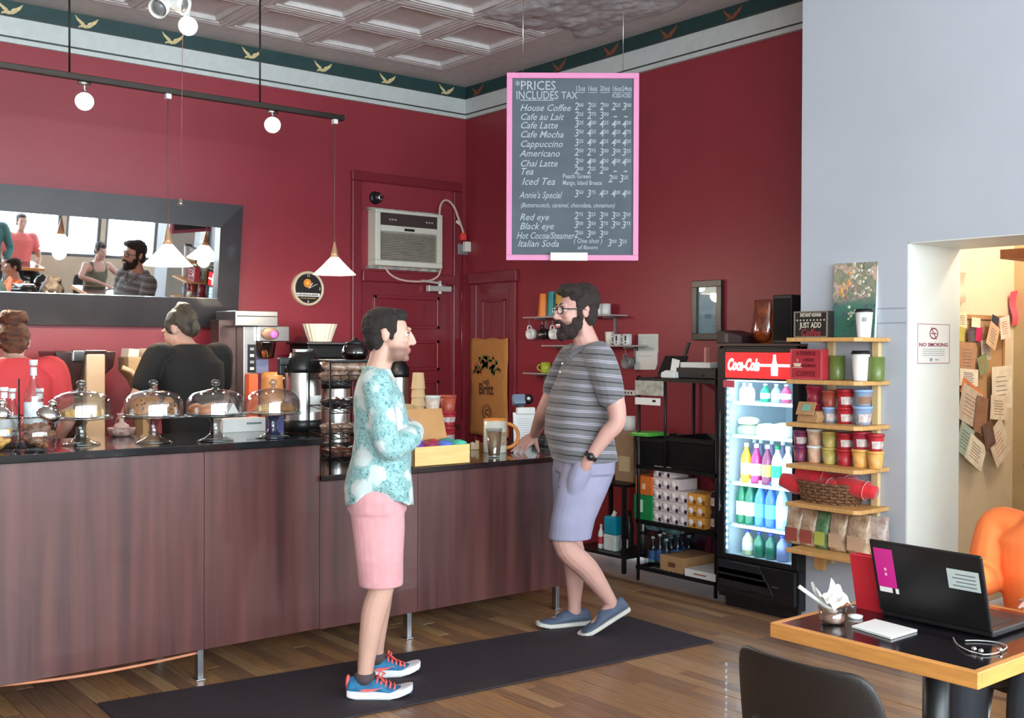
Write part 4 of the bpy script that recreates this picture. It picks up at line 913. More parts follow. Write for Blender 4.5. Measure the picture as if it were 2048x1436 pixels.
def pendant(px, pyr, pyt, wd, lb):
    b = onY(px, pyr, YL); s = mpp(b); r = wd*s/2; zt = onY(px, pyt, YL).z-b.z; k = zt*.52
    t = thing('pendant_lamp', lb, 'pendant lamp', b, 0, 'cone pendants along the track')
    g = G().smooth(); g.lathe([(r, 0), (r*.97, .006), (r*.62, k*.45), (r*.2, k), (r*.19, k), (r*.58, k*.44), (r*.94, .005)], 32, cap=False); g.build('shade', M_SHADE, t)
    g = G().smooth(); g.lathe([(r*.21, k-.004), (r*.16, k+.03), (r*.05, zt-.01), (.004, zt)], 18); g.build('neck', mat('amber_cap', (190, 150, 116), .35, metal=.3), t)
    g = G().smooth(); g.tube([(0, 0, zt-.005), (0, 0, z0-.018-b.z)], .0035, 6); g.build('cord', mat('brown_cord', (110, 70, 66), .5), t)
    g = G(); g.bb(-.016, .016, -.016, .016, z0-.018-b.z-.03, z0-.018-b.z); g.build('track_adapter', M_WHITE, t)
    g = G().smooth(); g.ball((0, 0, k*.3), (.03, .03, .035)); g.build('bulb', emis('pendant_bulb', (255, 232, 200), 12), t)
    ld = bpy.data.lights.new('pendant_light', 'POINT'); ld.energy = 16; ld.color = (1, .86, .66); ld.shadow_soft_size = .05
    lo = bpy.data.objects.new('lamp_light', ld); COL.objects.link(lo); lo.parent = t; lo.location = (0, 0, -.02)
pendant(669, 549, 483, 84, 'lit cone pendant lamp left of the air conditioner')
pendant(336, 531, 450, 96, 'lit cone pendant lamp hanging before the mirror')
pendant(-62, 508, 420, 108, 'lit cone pendant lamp beyond the left edge')
# ================================================================== HANGING CHALKBOARD
DB = 6.5; bcn = onD(1145, 334, DB); S = DB/F
cb = thing('chalkboard_menu', 'hanging chalkboard price menu in a pink frame', 'menu board', bcn, YAW-R(90))
W2, H2 = 132*S, 187*S; fwid = 11*S
M_PINK = mat('pink_painted_wood', (206, 124, 164), .5, var=.04)
g = G(); g.bb(-W2+fwid, W2-fwid, -.004, .008, -H2+fwid, H2-fwid)
slate = g.build('slate', mat('slate_chalk', (82, 90, 98), .75, c2=(70, 78, 86), scale=5, bump=.05), cb)
for nm_, a in (('t', (-W2, W2, H2-fwid, H2)), ('b', (-W2, W2, -H2, -H2+fwid)), ('l', (-W2, -W2+fwid, -H2+fwid, H2-fwid)), ('r', (W2-fwid, W2, -H2+fwid, H2-fwid))):
    g = G(); g.bb(a[0], a[1], -.014, .014, a[2], a[3]); g.build('frame_bar', M_PINK, cb, bev=.002)
for px in (1045, 1245):
    x = (px-1145)*S; g = G().smooth(); g.tube([(x, 0, H2-.005), (x, 0, Z_CEIL-bcn.z)], .002, 5); g.build('hanging_wire', M_STEEL, cb)
g = G(); g.bb((1101-1145)*S, (1175-1145)*S, -.04, -.014, (334-522)*S, (334-506)*S); g.build('chalk_ledge', mat('cream_ledge', (232, 222, 206), .5), cb, bev=.002)
M_CHALK = mat('white_chalk', (158, 168, 174), .9, var=.15, scale=80)
def ch(body, px, py, hpx, shear=.0, align='LEFT', sx=1.0, bold=0.0003):
    bold = min(bold, .0003)
    return text('chalk_line', body, hpx*S*1.35, M_CHALK, slate, ((px-1145)*S, -.005, (334-py)*S), (R(90), 0, 0), shear, align, .0004, sx, bold)
ch('*PRICES', 1030, 173, 19, 0, 'LEFT', .92); ch('INCLUDES', 1031, 192, 17, 0, 'LEFT', .80); ch('TAX', 1122, 192, 15, 0, 'LEFT', .80)
g = G(); g.bb((1040-1145)*S, (1107-1145)*S, -.0052, -.0045, (334-202)*S, (334-200.5)*S); g.build('chalk_underline', M_CHALK, slate)
for px, tx in zip((1160, 1184, 1209, 1233, 1253), ('12oz', '16oz', '20oz', '16oz', '24oz')):
    ch(tx, px, 178, 10.5, 0, 'CENTER', .72, .0005)
    g = G(); g.bb((px-9-1145)*S, (px+9-1145)*S, -.0052, -.0045, (334-186)*S, (334-185)*S); g.build('chalk_underline', M_CHALK, slate)
for px in (1233, 1253): ch('ICED', px, 192, 8, 0, 'CENTER', .8, .0004)
rows = [(214, 'House Coffee', '22223', '00 25 50 25 00'), (232, 'Cafe au Lait', '223--', '25 75 00'), (249, 'Cafe Latte', '34444', '25 00 25 00 50'), (267, 'Cafe Mocha', '34444', '50 25 50 25 75'),
        (286, 'Cappuccino', '34444', '25 00 25 00 50'), (305, 'Americano', '22333', '50 75 00 00 25'), (325, 'Chai Latte', '34444', '50 00 50 00 50'), (341, 'Tea', '222--', '00 25 50'),
        (388, 'Annie\'s Special', '33444', '50 75 25 00 50'), (432, 'Red eye', '23333', '75 25 50 25 50'), (450, 'Black eye', '33333', '00 50 75 50 75'), (469, 'Hot Cocoa/Steamer', '233', '50 00 50')]
for y, nm_, pr, ct in rows:
    ch(nm_, 1039 if 'Hot' not in nm_ else 1033, y+3, 14, .35, 'LEFT', .95 if len(nm_) < 13 else .74, .0006); ct = ct.split()
    for k, px in enumerate((1152, 1177, 1202, 1226, 1247)[:len(pr)]):
        if pr[k] == '-': ch('-', px+4, y, 15, 0, 'CENTER', 1.4); continue
        ch(pr[k], px-4, y, 16, .15, 'LEFT', .85)
        ch(ct[k], px+5, y-3, 7.5, .1, 'LEFT', .95, .0005)
ch('Iced Tea', 1043, 364, 15, .35, 'LEFT', .95, .0006); ch('Peach Green', 1125, 353, 9.5, .0, 'LEFT', .85, .0004); ch('Mango, Island Breeze', 1125, 366, 9.5, 0, 'LEFT', .72, .0004)
for px, a, b in ((1220, '2', '50'), (1242, '3', '25')): ch(a, px-4, 358, 16, .15, 'LEFT', .85); ch(b, px+5, 355, 7.5, .1, 'LEFT', .95, .0005)
ch('(Butterscotch, caramel, chocolate, cinnamon)', 1041, 411, 9.5, .3, 'LEFT', .80, .0005)
ch('Italian Soda', 1035, 488, 14, .35, 'LEFT', .95, .0006); ch('( One shot )', 1147, 482, 10, .2, 'LEFT', .85, .0004); ch('of flavors', 1155, 495, 8.5, .2, 'LEFT', .95, .0004)
for px, a, b in ((1219, '3', '00'), (1240, '3', '25')): ch(a, px-4, 486, 16, .15, 'LEFT', .85); ch(b, px+5, 483, 7.5, .1, 'LEFT', .95, .0005)

# ================================================================== ON THE RIGHT WALL
def B(px, py, off=0.0): return onX(px, py, XB-off)
# burlap sack with print
c = B(976, 775, .05); s = mpp(c); y0, y1 = B(940, 775, .05).y, B(1014, 775, .05).y; wS = y0-y1; zt, zb_ = B(976, 677, .05).z, B(976, 872, .05).z; hS = zt-zb_
sk = thing('coffee_sack', 'printed burlap coffee sack hung on the narrow cupboard door', 'sack', (XB-.045, (y0+y1)/2, zb_), SIDE)
M_BURLAP = mat('burlap', (184, 124, 66), .9, var=.12, scale=60, bump=.5, bscale=220)
g = G().smooth(); nx_, nz_ = 12, 26; P = []; Fs = []
for sgn in (-1, 1):
    for j in range(nz_+1):
        for i in range(nx_+1):
            u, v = i/nx_*2-1, j/nz_; wd = 1+.02*math.sin(v*9)-.0*v+(.05 if v < .08 else 0)
            bulge = .014*(1-u**4)*(1-(2*v-1)**6)+.004*noise.noise((u*3, v*8, sgn)); P.append((u*wS/2*wd, sgn*bulge+(-.004 if sgn < 0 else .004), v*hS+(.006*math.sin(u*7) if v in (0, 1) else 0)))
n_ = (nx_+1)*(nz_+1)
for k in (0, 1):
    for j in range(nz_):
        for i in range(nx_): q = k*n_+j*(nx_+1)+i; Fs.append((q, q+1, q+nx_+2, q+nx_+1))
for j in range(nz_):
    for i in (0, nx_): q = j*(nx_+1)+i; Fs.append((q, q+nx_+1, n_+q+nx_+1, n_+q))
for i in range(nx_):
    for j in (0, nz_): q = j*(nx_+1)+i; Fs.append((q, q+1, n_+q+1, n_+q))
g.add(P, Fs); g.build('sack_cloth', M_BURLAP, sk)
M_INK = mat('brown_ink', (84, 48, 34), .8); M_INKG = mat('green_ink', (84, 112, 62), .8, c2=(110, 100, 60), scale=50); M_INKR = mat('red_ink', (176, 84, 60), .8)
yk = -.021
text('print', 'café', hS*.07, M_INK, sk, (-.01, yk, hS*.555), bold=.0004); text('print', 'Britt', hS*.16, M_INK, sk, (-.01, yk, hS*.475), sx=.82, bold=.004)
random.seed(11)
gs = [G(), G()]
for q in range(80):
    a = random.uniform(.15, 2.99); rr = random.uniform(.07, .17)*1.0; x = math.cos(a)*rr*.55*wS/.26; z = hS*.62+math.sin(a)*rr*hS/.75*.95; gg = gs[q % 2 if random.random() < .5 else 0]
    gg.box((x, yk, z), (random.uniform(.022, .045), .0016, random.uniform(.014, .028)), ry=random.uniform(-1.5, 1.5))
gs[0].build('leaf_print', M_INKG, sk)['kind'] = 'stuff'; gs[1].build('flower_print', M_INKR, sk)['kind'] = 'stuff'
g = G(); 
for r_ in (.062, .045):
    pts = [(math.cos(a)*r_, math.sin(a)*r_*1.15) for a in [i*math.pi/16 for i in range(33)]]
    for (x0, z0_), (x1, z1_) in zip(pts, pts[1:]):
        g.box(((x0+x1)/2, yk, hS*.24+(z0_+z1_)/2), (math.hypot(x1-x0, z1_-z0_)+.002, .0016, .005), ry=-math.atan2(z1_-z0_, x1-x0))
g.build('seal_print', M_INK, sk); text('print', 'C', .075, M_INK, sk, (0, yk, hS*.24), bold=.002)
# glass shelves
M_SHELFG = glass('shelf_glass', (190, 196, 190), .3, .08)
M_BRKT = mat('grey_bracket', (140, 132, 132), .4, metal=.5)
def wshelf(px0, px1, py, lb, dep=.16):
    a, b = B(px0, py, dep), B(px1, py, dep); 
    t = thing('wall_shelf', lb, 'shelf', (XB-dep/2, (a.y+b.y)/2, a.z), SIDE); w_ = a.y-b.y
    g = G(); g.bb(-w_/2, w_/2, -dep/2, dep/2, -.012, 0); g.build('shelf_board', mat('pale_glass_board', (176, 160, 158), .2, var=.05, coat=.4), t, bev=.003)
    for x in (-w_*.38, w_*.38):
        g = G(); g.bb(x-.008, x+.008, dep/2-.02, dep/2-.002, -.14, -.012); g.bb(x-.008, x+.008, -dep/2+.03, dep/2-.01, -.024, -.012); g.build('bracket', M_BRKT, t)
    return a.z, XB-dep/2
zs1, xs_ = wshelf(1045, 1225, 634, 'upper wall shelf with coloured tumblers behind the bearded man')
zs2, _ = wshelf(1082, 1266, 690, 'middle wall shelf with white mugs behind the bearded man')
zs3, _ = wshelf(1045, 1200, 745, 'lowest wall shelf holding the green mug')
def tumbler(px, wt, hpx, m, lb, z):
    p = onX(px, 630, xs_); s = mpp(p); g = G().smooth(); h = hpx*s; r = wt*s/2
    g.lathe([(r*1.0, 0), (r, .004), (r*.72, h-.004), (r*.7, h), (.001, h)], 22); tag(g.build('tumbler', m, None, (xs_, p.y, z)), lb, 'tumbler', 'upturned plastic tumblers')
tumbler(1088, 25, 46, mat('orange_plastic', (230, 130, 50), .4), 'orange upturned plastic tumbler on the upper wall shelf', zs1)
tumbler(1104, 22, 50, mat('teal_plastic', (40, 134, 140), .4), 'teal upturned plastic tumbler on the upper wall shelf', zs1)
tumbler(1119, 22, 46, mat('mustard_plastic', (186, 140, 40), .4), 'mustard upturned plastic tumbler by the bearded man\'s face', zs1)
def mug(px, py, r, h, m, lb, hang=False, z=None, rz=0, marks=False, group='mugs on the wall shelves'):
    p = onX(px, py, xs_)
    zz_ = p.z if z is None else z
    t = thing('mug', lb, 'mug', (xs_, p.y, zz_), SIDE+rz, group)
    if hang: t.rotation_euler = (0, R(90), SIDE+rz)
    g = G().smooth(); g.lathe([(r*.8, 0), (r, .008), (r, h), (r-.004, h), (r-.005, .01), (.001, .01)], 22); g.build('mug_body', m, t)
    g = G().smooth(); g.tube([(-r+.003-math.sin(a)*.03, 0, h*.5+math.cos(a)*h*.3) for a in [i*math.pi/8 for i in range(9)]], .006, 8); g.build('handle', m, t)
    if marks:
        g = G(); 
        g.bb(-.006, .006, -r-.001, -r+.006, h*.38, h*.85); g.build('print_stroke', M_BLACK, t); g = G(); g.bb(-.006, .006, -r-.001, -r+.006, h*.15, h*.28); g.build('print_dot', M_BLACK, t)
M_MUG = mat('white_mug', (214, 214, 212), .3)
def hungmug(px, py, m, lb):
    p = onX(px, py, xs_); t = thing('mug', lb, 'mug', p, SIDE, 'mugs hanging under the wall shelves'); r, h = .045, .085
    g = G().smooth(); g.tf((0, .03, -.0), (R(90), 0, 0)); g.lathe([(.02, 0), (r*.9, .008), (r, .03), (r*.95, h*.8), (r*.85, h*.8), (.001, .02)], 22, (0, 0, -.02)); g.build('mug_body', m, t)
    g = G().smooth(); g.tube([(0, .02-.04, r+.002+math.sin(a)*.026-.006) if False else (0, -.012+math.cos(a)*.022, r-.006+math.sin(a)*.03) for a in [i*math.pi/8 for i in range(9)]], .006, 8); g.build('handle', m, t)
    g = G().smooth(); zt_ = (zs1 if py < 690 else zs2)-p.z-.012; g.tube([(0, -.012, zt_), (0, -.012, r+.028), (0, -.004, r+.02)], .003, 6); g.build('hook', M_BRKT, t)
hungmug(1061, 668, M_MUG, 'white mug hanging at the left end under the upper shelf'); hungmug(1086, 668, mat('black_mug', (30, 26, 28), .3), 'black mug hanging between two white mugs'); hungmug(1107, 668, M_MUG, 'white mug hanging next to the bearded man\'s chin')
hungmug(1253, 726, mat('grey_mug', (120, 116, 116), .35), 'grey mug hanging under the middle shelf behind the man\'s shoulder')
for px, lb in ((1199, 'left white mug beside the bearded man\'s ear'), (1212, 'right white mug beside the bearded man\'s ear')): mug(px, 630, .036, .085, M_MUG, lb, z=zs1)
frustum_p = onX(1219, 690, xs_); g = G().smooth(); g.lathe([(.03, 0), (.036, .1), (.033, .1), (.028, .01), (.001, .01)], 20); tag(g.build('plain_cup', mat('cream_cup', (226, 220, 206), .4), None, (xs_, frustum_p.y, zs2)), 'tall cream cup at the near end of the man\'s collar on the middle shelf', 'cup')
mug(1236, 690, .036, .082, M_MUG, 'white mug with a black exclamation mark, left of the pair', z=zs2, marks=True, rz=R(25)); mug(1254, 690, .036, .082, M_MUG, 'white mug with a black exclamation mark, right of the pair', z=zs2, marks=True, rz=R(25))
mug(1091, 745, .04, .085, mat('lime_mug', (164, 176, 50), .3), 'lime green mug on the lowest wall shelf', z=zs3, rz=R(40))
def wallsheet(name, lb, x0, x1, y0_, y1_, m=M_PAPER, off=.006, cat='paper'):
    a, b = B(x0, (y0_+y1_)/2, off), B(x1, (y0_+y1_)/2, off); c = B((x0+x1)/2, y1_, off); d = B((x0+x1)/2, y0_, off)
    t = thing(name, lb, cat, (XB-.001, (a.y+b.y)/2, c.z), SIDE); w_, h_ = a.y-b.y, d.z-c.z
    return t, w_, h_
t, w_, h_ = wallsheet('pinned_paper', 'upper printed paper pinned to the red wall behind the man', 1276, 1316, 668, 706)
g = G(); g.bb(-w_/2, w_/2, -.004, 0, 0, h_); g.build('sheet', mat('pale_green_paper', (206, 210, 200), .7), t); g = G(); [g.bb(-w_*.35, w_*.3, -.005, -.004, h_*(.2+.12*q), h_*(.2+.12*q)+.004) for q in range(6)]; g.build('printed_lines', MATS['faint_print'], t)
t, w_, h_ = wallsheet('pinned_paper', 'lower cream paper pocket pinned to the red wall behind the man', 1270, 1315, 701, 740)
g = G(); g.prism([(-w_/2, 0), (w_*.42, .004), (w_/2, h_*.3), (w_/2, h_), (-w_/2, h_*.97)], -.012, 0); g.build('sheet', M_PAPER, t); g = G(); g.bb(-w_*.35, w_*.3, -.0135, -.012, h_*.7, h_*.73); g.build('printed_lines', MATS['faint_print'], t)
t, w_, h_ = wallsheet('wall_socket', 'white double socket on the red wall behind the man\'s elbow', 1248, 1272, 780, 791, cat='socket')
g = G(); g.bb(-w_/2, w_/2, -.02, 0, 0, h_); g.build('plate', M_WHITE, t, bev=.004); g = G(); [g.bb(-w_*.3+q*w_*.25, -w_*.22+q*w_*.25, -.022, -.02, h_*.3, h_*.7) for q in range(3)]; g.build('slots', M_BLACK, t)
t, w_, h_ = wallsheet('framed_print', 'framed pale print on the red wall left of the fridge', 1388, 1447, 561, 680, cat='picture')
f_ = .045
for a in ((-w_/2, w_/2, h_-f_, h_), (-w_/2, w_/2, 0, f_), (-w_/2, -w_/2+f_, f_, h_-f_), (w_/2-f_, w_/2, f_, h_-f_)):
    g = G(); g.bb(a[0], a[1], -.03, 0, a[2], a[3]); g.build('frame_bar', mat('dark_wood_frame', (44, 34, 32), .3), t, bev=.003)
g = G(); g.bb(-w_/2+f_, w_/2-f_, -.01, 0, f_, h_-f_); g.build('print', mat('pale_blue_print', (190, 200, 208), .5, c2=(150, 172, 190), scale=6), t)
g = G(); g.bb(-w_*.1, w_*.12, -.0115, -.01, h_*.36, h_*.44); g.bb(-w_*.4, -w_*.3, -.0115, -.01, h_*.22, h_*.24); g.bb(w_*.15, w_*.25, -.0115, -.01, h_*.22, h_*.24); g.build('drawing', mat('blue_smudge', (140, 164, 196), .6), t)
g = G(); g.bb(-w_/2+f_, w_/2-f_, -.016, -.013, f_, h_-f_); g.build('pane', glass('picture_glass', (240, 246, 246), .14), t)

# ================================================================== WIRE RACK BY THE RIGHT WALL
XF = 5.2; ry1 = onX(1272, 1000, XF).y; ry0 = onX(1433, 1000, XF).y; wR = ry1-ry0
rk2 = thing('wire_shelving', 'black wire shelving full of supplies left of the fridge', 'shelving', (XF, (ry0+ry1)/2, 0), SIDE)
dR = XB-XF-.03
zt_ = onX(1350, 757, XF).z; zs_ = [onX(1350, 1163, XF).z, onX(1350, 1052, XF).z, onX(1350, 938, XF).z, zt_]
zs_[0] = max(zs_[0], .1)
for x in (-wR/2+.012, wR/2-.012):
    for y in (.012, dR-.012):
        g = G().smooth(); g.tube([(x, y, 0), (x, y, zt_+.01)], .011, 8); g.build('post', M_BLACKM, rk2)
g = G().smooth(); g.tube([(-wR/2+wR*.36, .012, zt_), (-wR/2+wR*.36, .012, zs_[2])], .009, 8); g.build('post', M_BLACKM, rk2)
for z in zs_:
    g = G(); g.bb(-wR/2, wR/2, 0, .012, z-.025, z); g.bb(-wR/2, wR/2, dR-.012, dR, z-.025, z); g.bb(-wR/2, -wR/2+.012, 0, dR, z-.025, z); g.bb(wR/2-.012, wR/2, 0, dR, z-.025, z)
    for q in range(18): x = -wR/2+wR*(q+.5)/18; g.bb(x-.003, x+.003, 0, dR, z-.006, z)
    g.build('wire_shelf', M_BLACKM, rk2)
def rl(x, y, z): return rk2.matrix_basis @ Vector((x, y, z))
rk2m = Matrix.Translation(rk2.location) @ Matrix.Rotation(SIDE, 4, 'Z')
def RW(px, py, off=.03):
    """local x (along rack) and z of a pixel on the rack front"""
    p = onX(px, py, XF+off); return (rk2.location.y-p.y), p.z
def rbox(name, lb, cat, px0, px1, py0, py1, m, off=.03, dep=.25, z=None, bev=.003, group=None, parts=None):
    x0, z1 = RW(px0, py0, off); x1, _ = RW(px1, py0, off); _, z0 = RW((px0+px1)/2, py1, off)
    if z is not None: z0 = z
    t = thing(name, lb, cat, (XF+off, rk2.location.y-(x0+x1)/2, z0), SIDE, group); w_, h_ = x1-x0, z1-z0
    g = G(); g.bb(-w_/2, w_/2, 0, dep, 0, h_); g.build('body', m, t, bev=bev)
    if parts: parts(t, w_, h_, dep)
    return t, w_, h_
# top shelf: tablet, card reader, receipt printer with tray
zq = zs_[3]+.001
def printer_parts(t, w_, h_, d):
    g = G(); g.bb(-w_*.45, w_*.3, .02, d-.02, h_, h_+.035); g.build('tray', M_WHITE, t, bev=.003)
    g = G(); g.bb(w_*.05, w_*.1, .06, .1, h_+.035, h_+.13); g.build('tag_stick', mat('pink_stick', (196, 130, 120), .5), t)
    g = G(); g.bb(-w_*.3, w_*.2, -.004, 0, h_*.2, h_*.4); g.build('paper_slot', mat('dark_slot', (12, 12, 12), .5), t)
rbox('receipt_printer', 'black receipt printer with a white tray on top of the wire shelving', 'printer', 1352, 1432, 735, 757, M_BLACK, .06, .28, zq, .006, None, printer_parts)
t = thing('card_reader', 'white card reader with a raised slip on the wire shelving', 'card reader', rk2m @ Vector((RW(1337, 757)[0], .05, zq)), SIDE)
g = G(); g.prism([(-.06, 0), (.06, 0), (.055, .04), (-.02, .05), (-.06, .035)], -.03, .05); g.build('body', M_WHITE, t, bev=.006)
g = G(); g.box((.02, .02, .08), (.06, .012, .085), ry=.2); g.build('slip', M_PAPER, t, bev=.002)
t = thing('till_tablet', 'black tablet leaning on the top of the wire shelving', 'tablet', rk2m @ Vector((RW(1318, 757)[0], .16, zq)), SIDE+.1)
g = G(); g.box((0, 0, .075), (.19, .014, .16), rx=R(-35)); g.build('screen_body', M_BLACK, t, bev=.006); g = G(); g.box((.05, .05, .11), (.02, .012, .26), ry=.35); g.build('stand_arm', M_BLACK, t); g = G(); g.bb(-.08, .08, -.02, .13, 0, .012); g.build('foot', M_BLACK, t)
t = thing('dark_box', 'small dark box at the fridge end of the top wire shelf', 'box', rk2m @ Vector((RW(1424, 730)[0], .36, zq)), SIDE)
g = G(); g.bb(-.06, .06, -.05, .05, 0, .16); g.build('body', M_BLACK, t, bev=.01); g = G(); g.bb(-.02, .02, -.02, .02, .16, .24); g.build('stick', MATS['pink_stick'], t)
# hanging calendar and note
x0, z1 = RW(1278, 764); x1, z0_ = RW(1334, 792)
t = thing('calendar_sheet', 'printed calendar sheet hanging below the top wire shelf', 'calendar', (XF-.004, rk2.location.y-(x0+x1)/2, z0_), SIDE)
g = G(); g.bb(-(x1-x0)/2, (x1-x0)/2, -.004, 0, 0, zs_[3]-.02-z0_); g.build('sheet', mat('calendar_print', (190, 192, 180), .7, c2=(140, 130, 118), scale=25), t)
x0, z1 = RW(1278, 794); x1, z0b = RW(1328, 811)
t = thing('white_note', 'white note card hanging below the calendar sheet', 'note', (XF-.004, rk2.location.y-(x0+x1)/2, z0b), SIDE)
g = G(); g.bb(-(x1-x0)/2, (x1-x0)/2, -.004, 0, 0, z1-z0b); g.build('card', M_PAPER, t); g = G(); g.bb((x1-x0)*.2, (x1-x0)*.33, -.005, -.004, .02, .035); g.build('print', M_BLACK, t); g = G(); g.bb(-.002, .002, -.003, 0, z1-z0b, z0_-z0b); g.build('clip', M_BLACK, t)
# crates on the third shelf
def crate(px0, px1, py0, lb):
    x0, z1 = RW(px0, py0); x1, _ = RW(px1, py0); z = zs_[2]+.001; h_ = z1-z; w_ = x1-x0
    t = thing('black_crate', lb, 'crate', (XF+.02, rk2.location.y-(x0+x1)/2, z), SIDE, 'black crates on the wire shelving')
    g = G(); k = .93
    P0 = [(-w_/2*k, .02, 0), (w_/2*k, .02, 0), (w_/2*k, .38, 0), (-w_/2*k, .38, 0)]; P1 = [(-w_/2, 0, h_), (w_/2, 0, h_), (w_/2, .4, h_), (-w_/2, .4, h_)]
    P2 = [(-w_/2+.008, .008, h_), (w_/2-.008, .008, h_), (w_/2-.008, .392, h_), (-w_/2+.008, .392, h_)]; P3 = [(-w_/2*k+.008, .028, .008), (w_/2*k-.008, .028, .008), (w_/2*k-.008, .372, .008), (-w_/2*k+.008, .372, .008)]
    g.add(P0+P1+P2+P3, [(3, 2, 1, 0)]+[(a*4+i, a*4+(i+1) % 4, a*4+4+(i+1) % 4, a*4+4+i) for a in range(3) for i in range(4)]+[(12, 13, 14, 15)]); g.build('tub', mat('black_crate_plastic', (20, 19, 21), .35), t)
    g = G(); g.bb(-w_/2-.006, w_/2+.006, -.008, 0, h_-.03, h_-.012); g.build('rim', MATS['black_crate_plastic'], t)
    return t, h_
crate(1272, 1330, 872, 'black plastic crate at the left of the wire shelving'); crate(1332, 1430, 872, 'wide black plastic crate next to the fridge')
t = thing('green_tray', 'bright green plastic tray lying on the left black crate', 'tray', rk2m @ Vector((RW(1284, 868)[0], .1, RW(1284, 872)[1]+.001)), SIDE)
g = G(); g.bb(-.075, .075, -.1, .1, 0, .025); g.build('plate', mat('green_plastic', (86, 168, 66), .4), t, bev=.01); g = G(); g.bb(-.08, .08, -.105, .105, .0, .008); g.build('lip', MATS['green_plastic'], t)
# second shelf: boxes and coffee pods
z2_ = zs_[1]+.001
def bprint(c, fx=(-.15, .15), fz=(.3, .6)):
    def f(t, w_, h_, d): g = G(); g.bb(w_*fx[0], w_*fx[1], -.0015, 0, h_*fz[0], h_*fz[1]); g.build('print', mat('print_%d_%d_%d' % c, c, .5), t)
    return f
gt, gw, gh = rbox('green_box', 'green printed carton on the wire shelving', 'carton', 1268, 1304, 987, 1028, mat('green_card', (30, 130, 72), .5), .02, .2, z2_, .003, None, bprint((190, 220, 190), (-.3, .0), (.3, .8)))
rbox('orange_box', 'orange carton on top of the green carton', 'carton', 1271, 1304, 950, 986, mat('orange_carton_card', (222, 112, 48), .5), .02, .2, z2_+gh+.001, .003, None, bprint((240, 196, 150), (-.1, .1), (.3, .6)))
M_PODW = mat('white_pod_box', (222, 204, 202), .5, var=.05); M_PODP = mat('plum_print', (60, 34, 66), .5); M_PODO = mat('orange_pod_box', (222, 156, 70), .5); M_POD = mat('pod_cup', (238, 228, 222), .4)
x0p, zb0 = RW(1306, 1040); x1p, _ = RW(1413, 1040)
hp = .073
def pod(cx_, z, m, lb, pm, grp):
    t = thing('coffee_pod_box', lb, 'carton', rk2m @ Vector((cx_, .03, z)), SIDE, grp)
    g = G(); g.bb(-.036, .036, 0, .18, 0, hp-.002); g.build('carton', m, t, bev=.002)
    g = G().smooth(); g.tf((-.008, -.001, hp*.48), (R(90), 0, 0)); g.lathe([(.022, 0), (.02, .004), (.001, .005)], 14); g.build('pod_window', M_POD, t)
    g = G(); g.bb(.012, .034, -.0012, 0, hp*.08, hp*.42); g.build('print', pm, t)
pitch = .0745; ORD = ('first', 'second', 'third', 'fourth', 'fifth', 'sixth', 'seventh', 'eighth'); ncol = int((x1p-x0p)/pitch); tops = [5, 5, 3, 3, 4, 3, 3, 3]
zmax = RW(1320, 945)[1]
for ci in range(min(ncol, 8)):
    orange = ci >= ncol-2; nrow = 5 if ci < 2 else (4 if ci == 2 else 3)
    for ri in range(nrow):
        pod(x0p+pitch*(ci+.5), z2_+ri*(hp+.0005), M_PODO if orange else M_PODW, ('orange coffee pod carton, %s column, %s from the bottom' if orange else 'white and plum coffee pod carton, %s column, %s from the bottom') % (ORD[ci], ORD[ri]), mat('orange_print2', (140, 80, 30), .5) if orange else M_PODP, 'orange coffee pod cartons' if orange else 'white coffee pod cartons')
xq = x1p+.03
if xq+.05 < wR/2:
    for q in range(2):
        t = thing('dark_jar', 'dark jar with white label beside the pod cartons, %s one' % ('lower', 'upper')[q], 'jar', rk2m @ Vector((min(xq+.03, wR/2-.05), .06, z2_+q*.13)), SIDE)
        g = G().smooth(); g.lathe([(.035, 0), (.037, .01), (.037, .1), (.03, .115), (.03, .128), (.001, .128)], 18); g.build('jar_body', mat('dark_jar_glass', (50, 30, 50), .2), t); g = G().smooth(); g.lathe([(.038, .03), (.038, .08)], 18, cap=False); g.build('label', M_LBL, t)
# bottom shelf
zb1 = zs_[0]+.001
x0, _ = RW(1254, 1100); x1, _ = RW(1332, 1100)
x0 = max(x0, -wR/2+.02); wT = x1-x0
tt = thing('clear_tub', 'clear plastic tub of water bottles on the bottom wire shelf', 'tub', rk2m @ Vector(((x0+x1)/2, .02, zb1)), SIDE)
g = G(); hT = .22
P = []
for z, k in ((0, .88), (hT, 1.0)): P += [(-wT/2*k, .03*(1-z/hT), z), (wT/2*k, .03*(1-z/hT), z), (wT/2*k, .42-.03*(1-z/hT), z), (-wT/2*k, .42-.03*(1-z/hT), z)]
g.add(P, [(3, 2, 1, 0)]+[(i, (i+1) % 4, 4+(i+1) % 4, 4+i) for i in range(4)]); g.build('tub_wall', glass('clear_plastic', (214, 226, 226), .2, .15), tt)
g = G(); g.bb(-wT/2-.008, wT/2+.008, -.008, 0, hT-.012, hT); g.bb(-wT/2-.008, wT/2+.008, .42, .428, hT-.012, hT); g.bb(-wT/2-.008, -wT/2, 0, .42, hT-.012, hT); g.bb(wT/2, wT/2+.008, 0, .42, hT-.012, hT); g.build('rim', MATS['clear_plastic'], tt)
M_PET = glass('pet_plastic', (176, 206, 220), .22, .08); M_BLUEL = mat('blue_water_label', (70, 120, 190), .4)
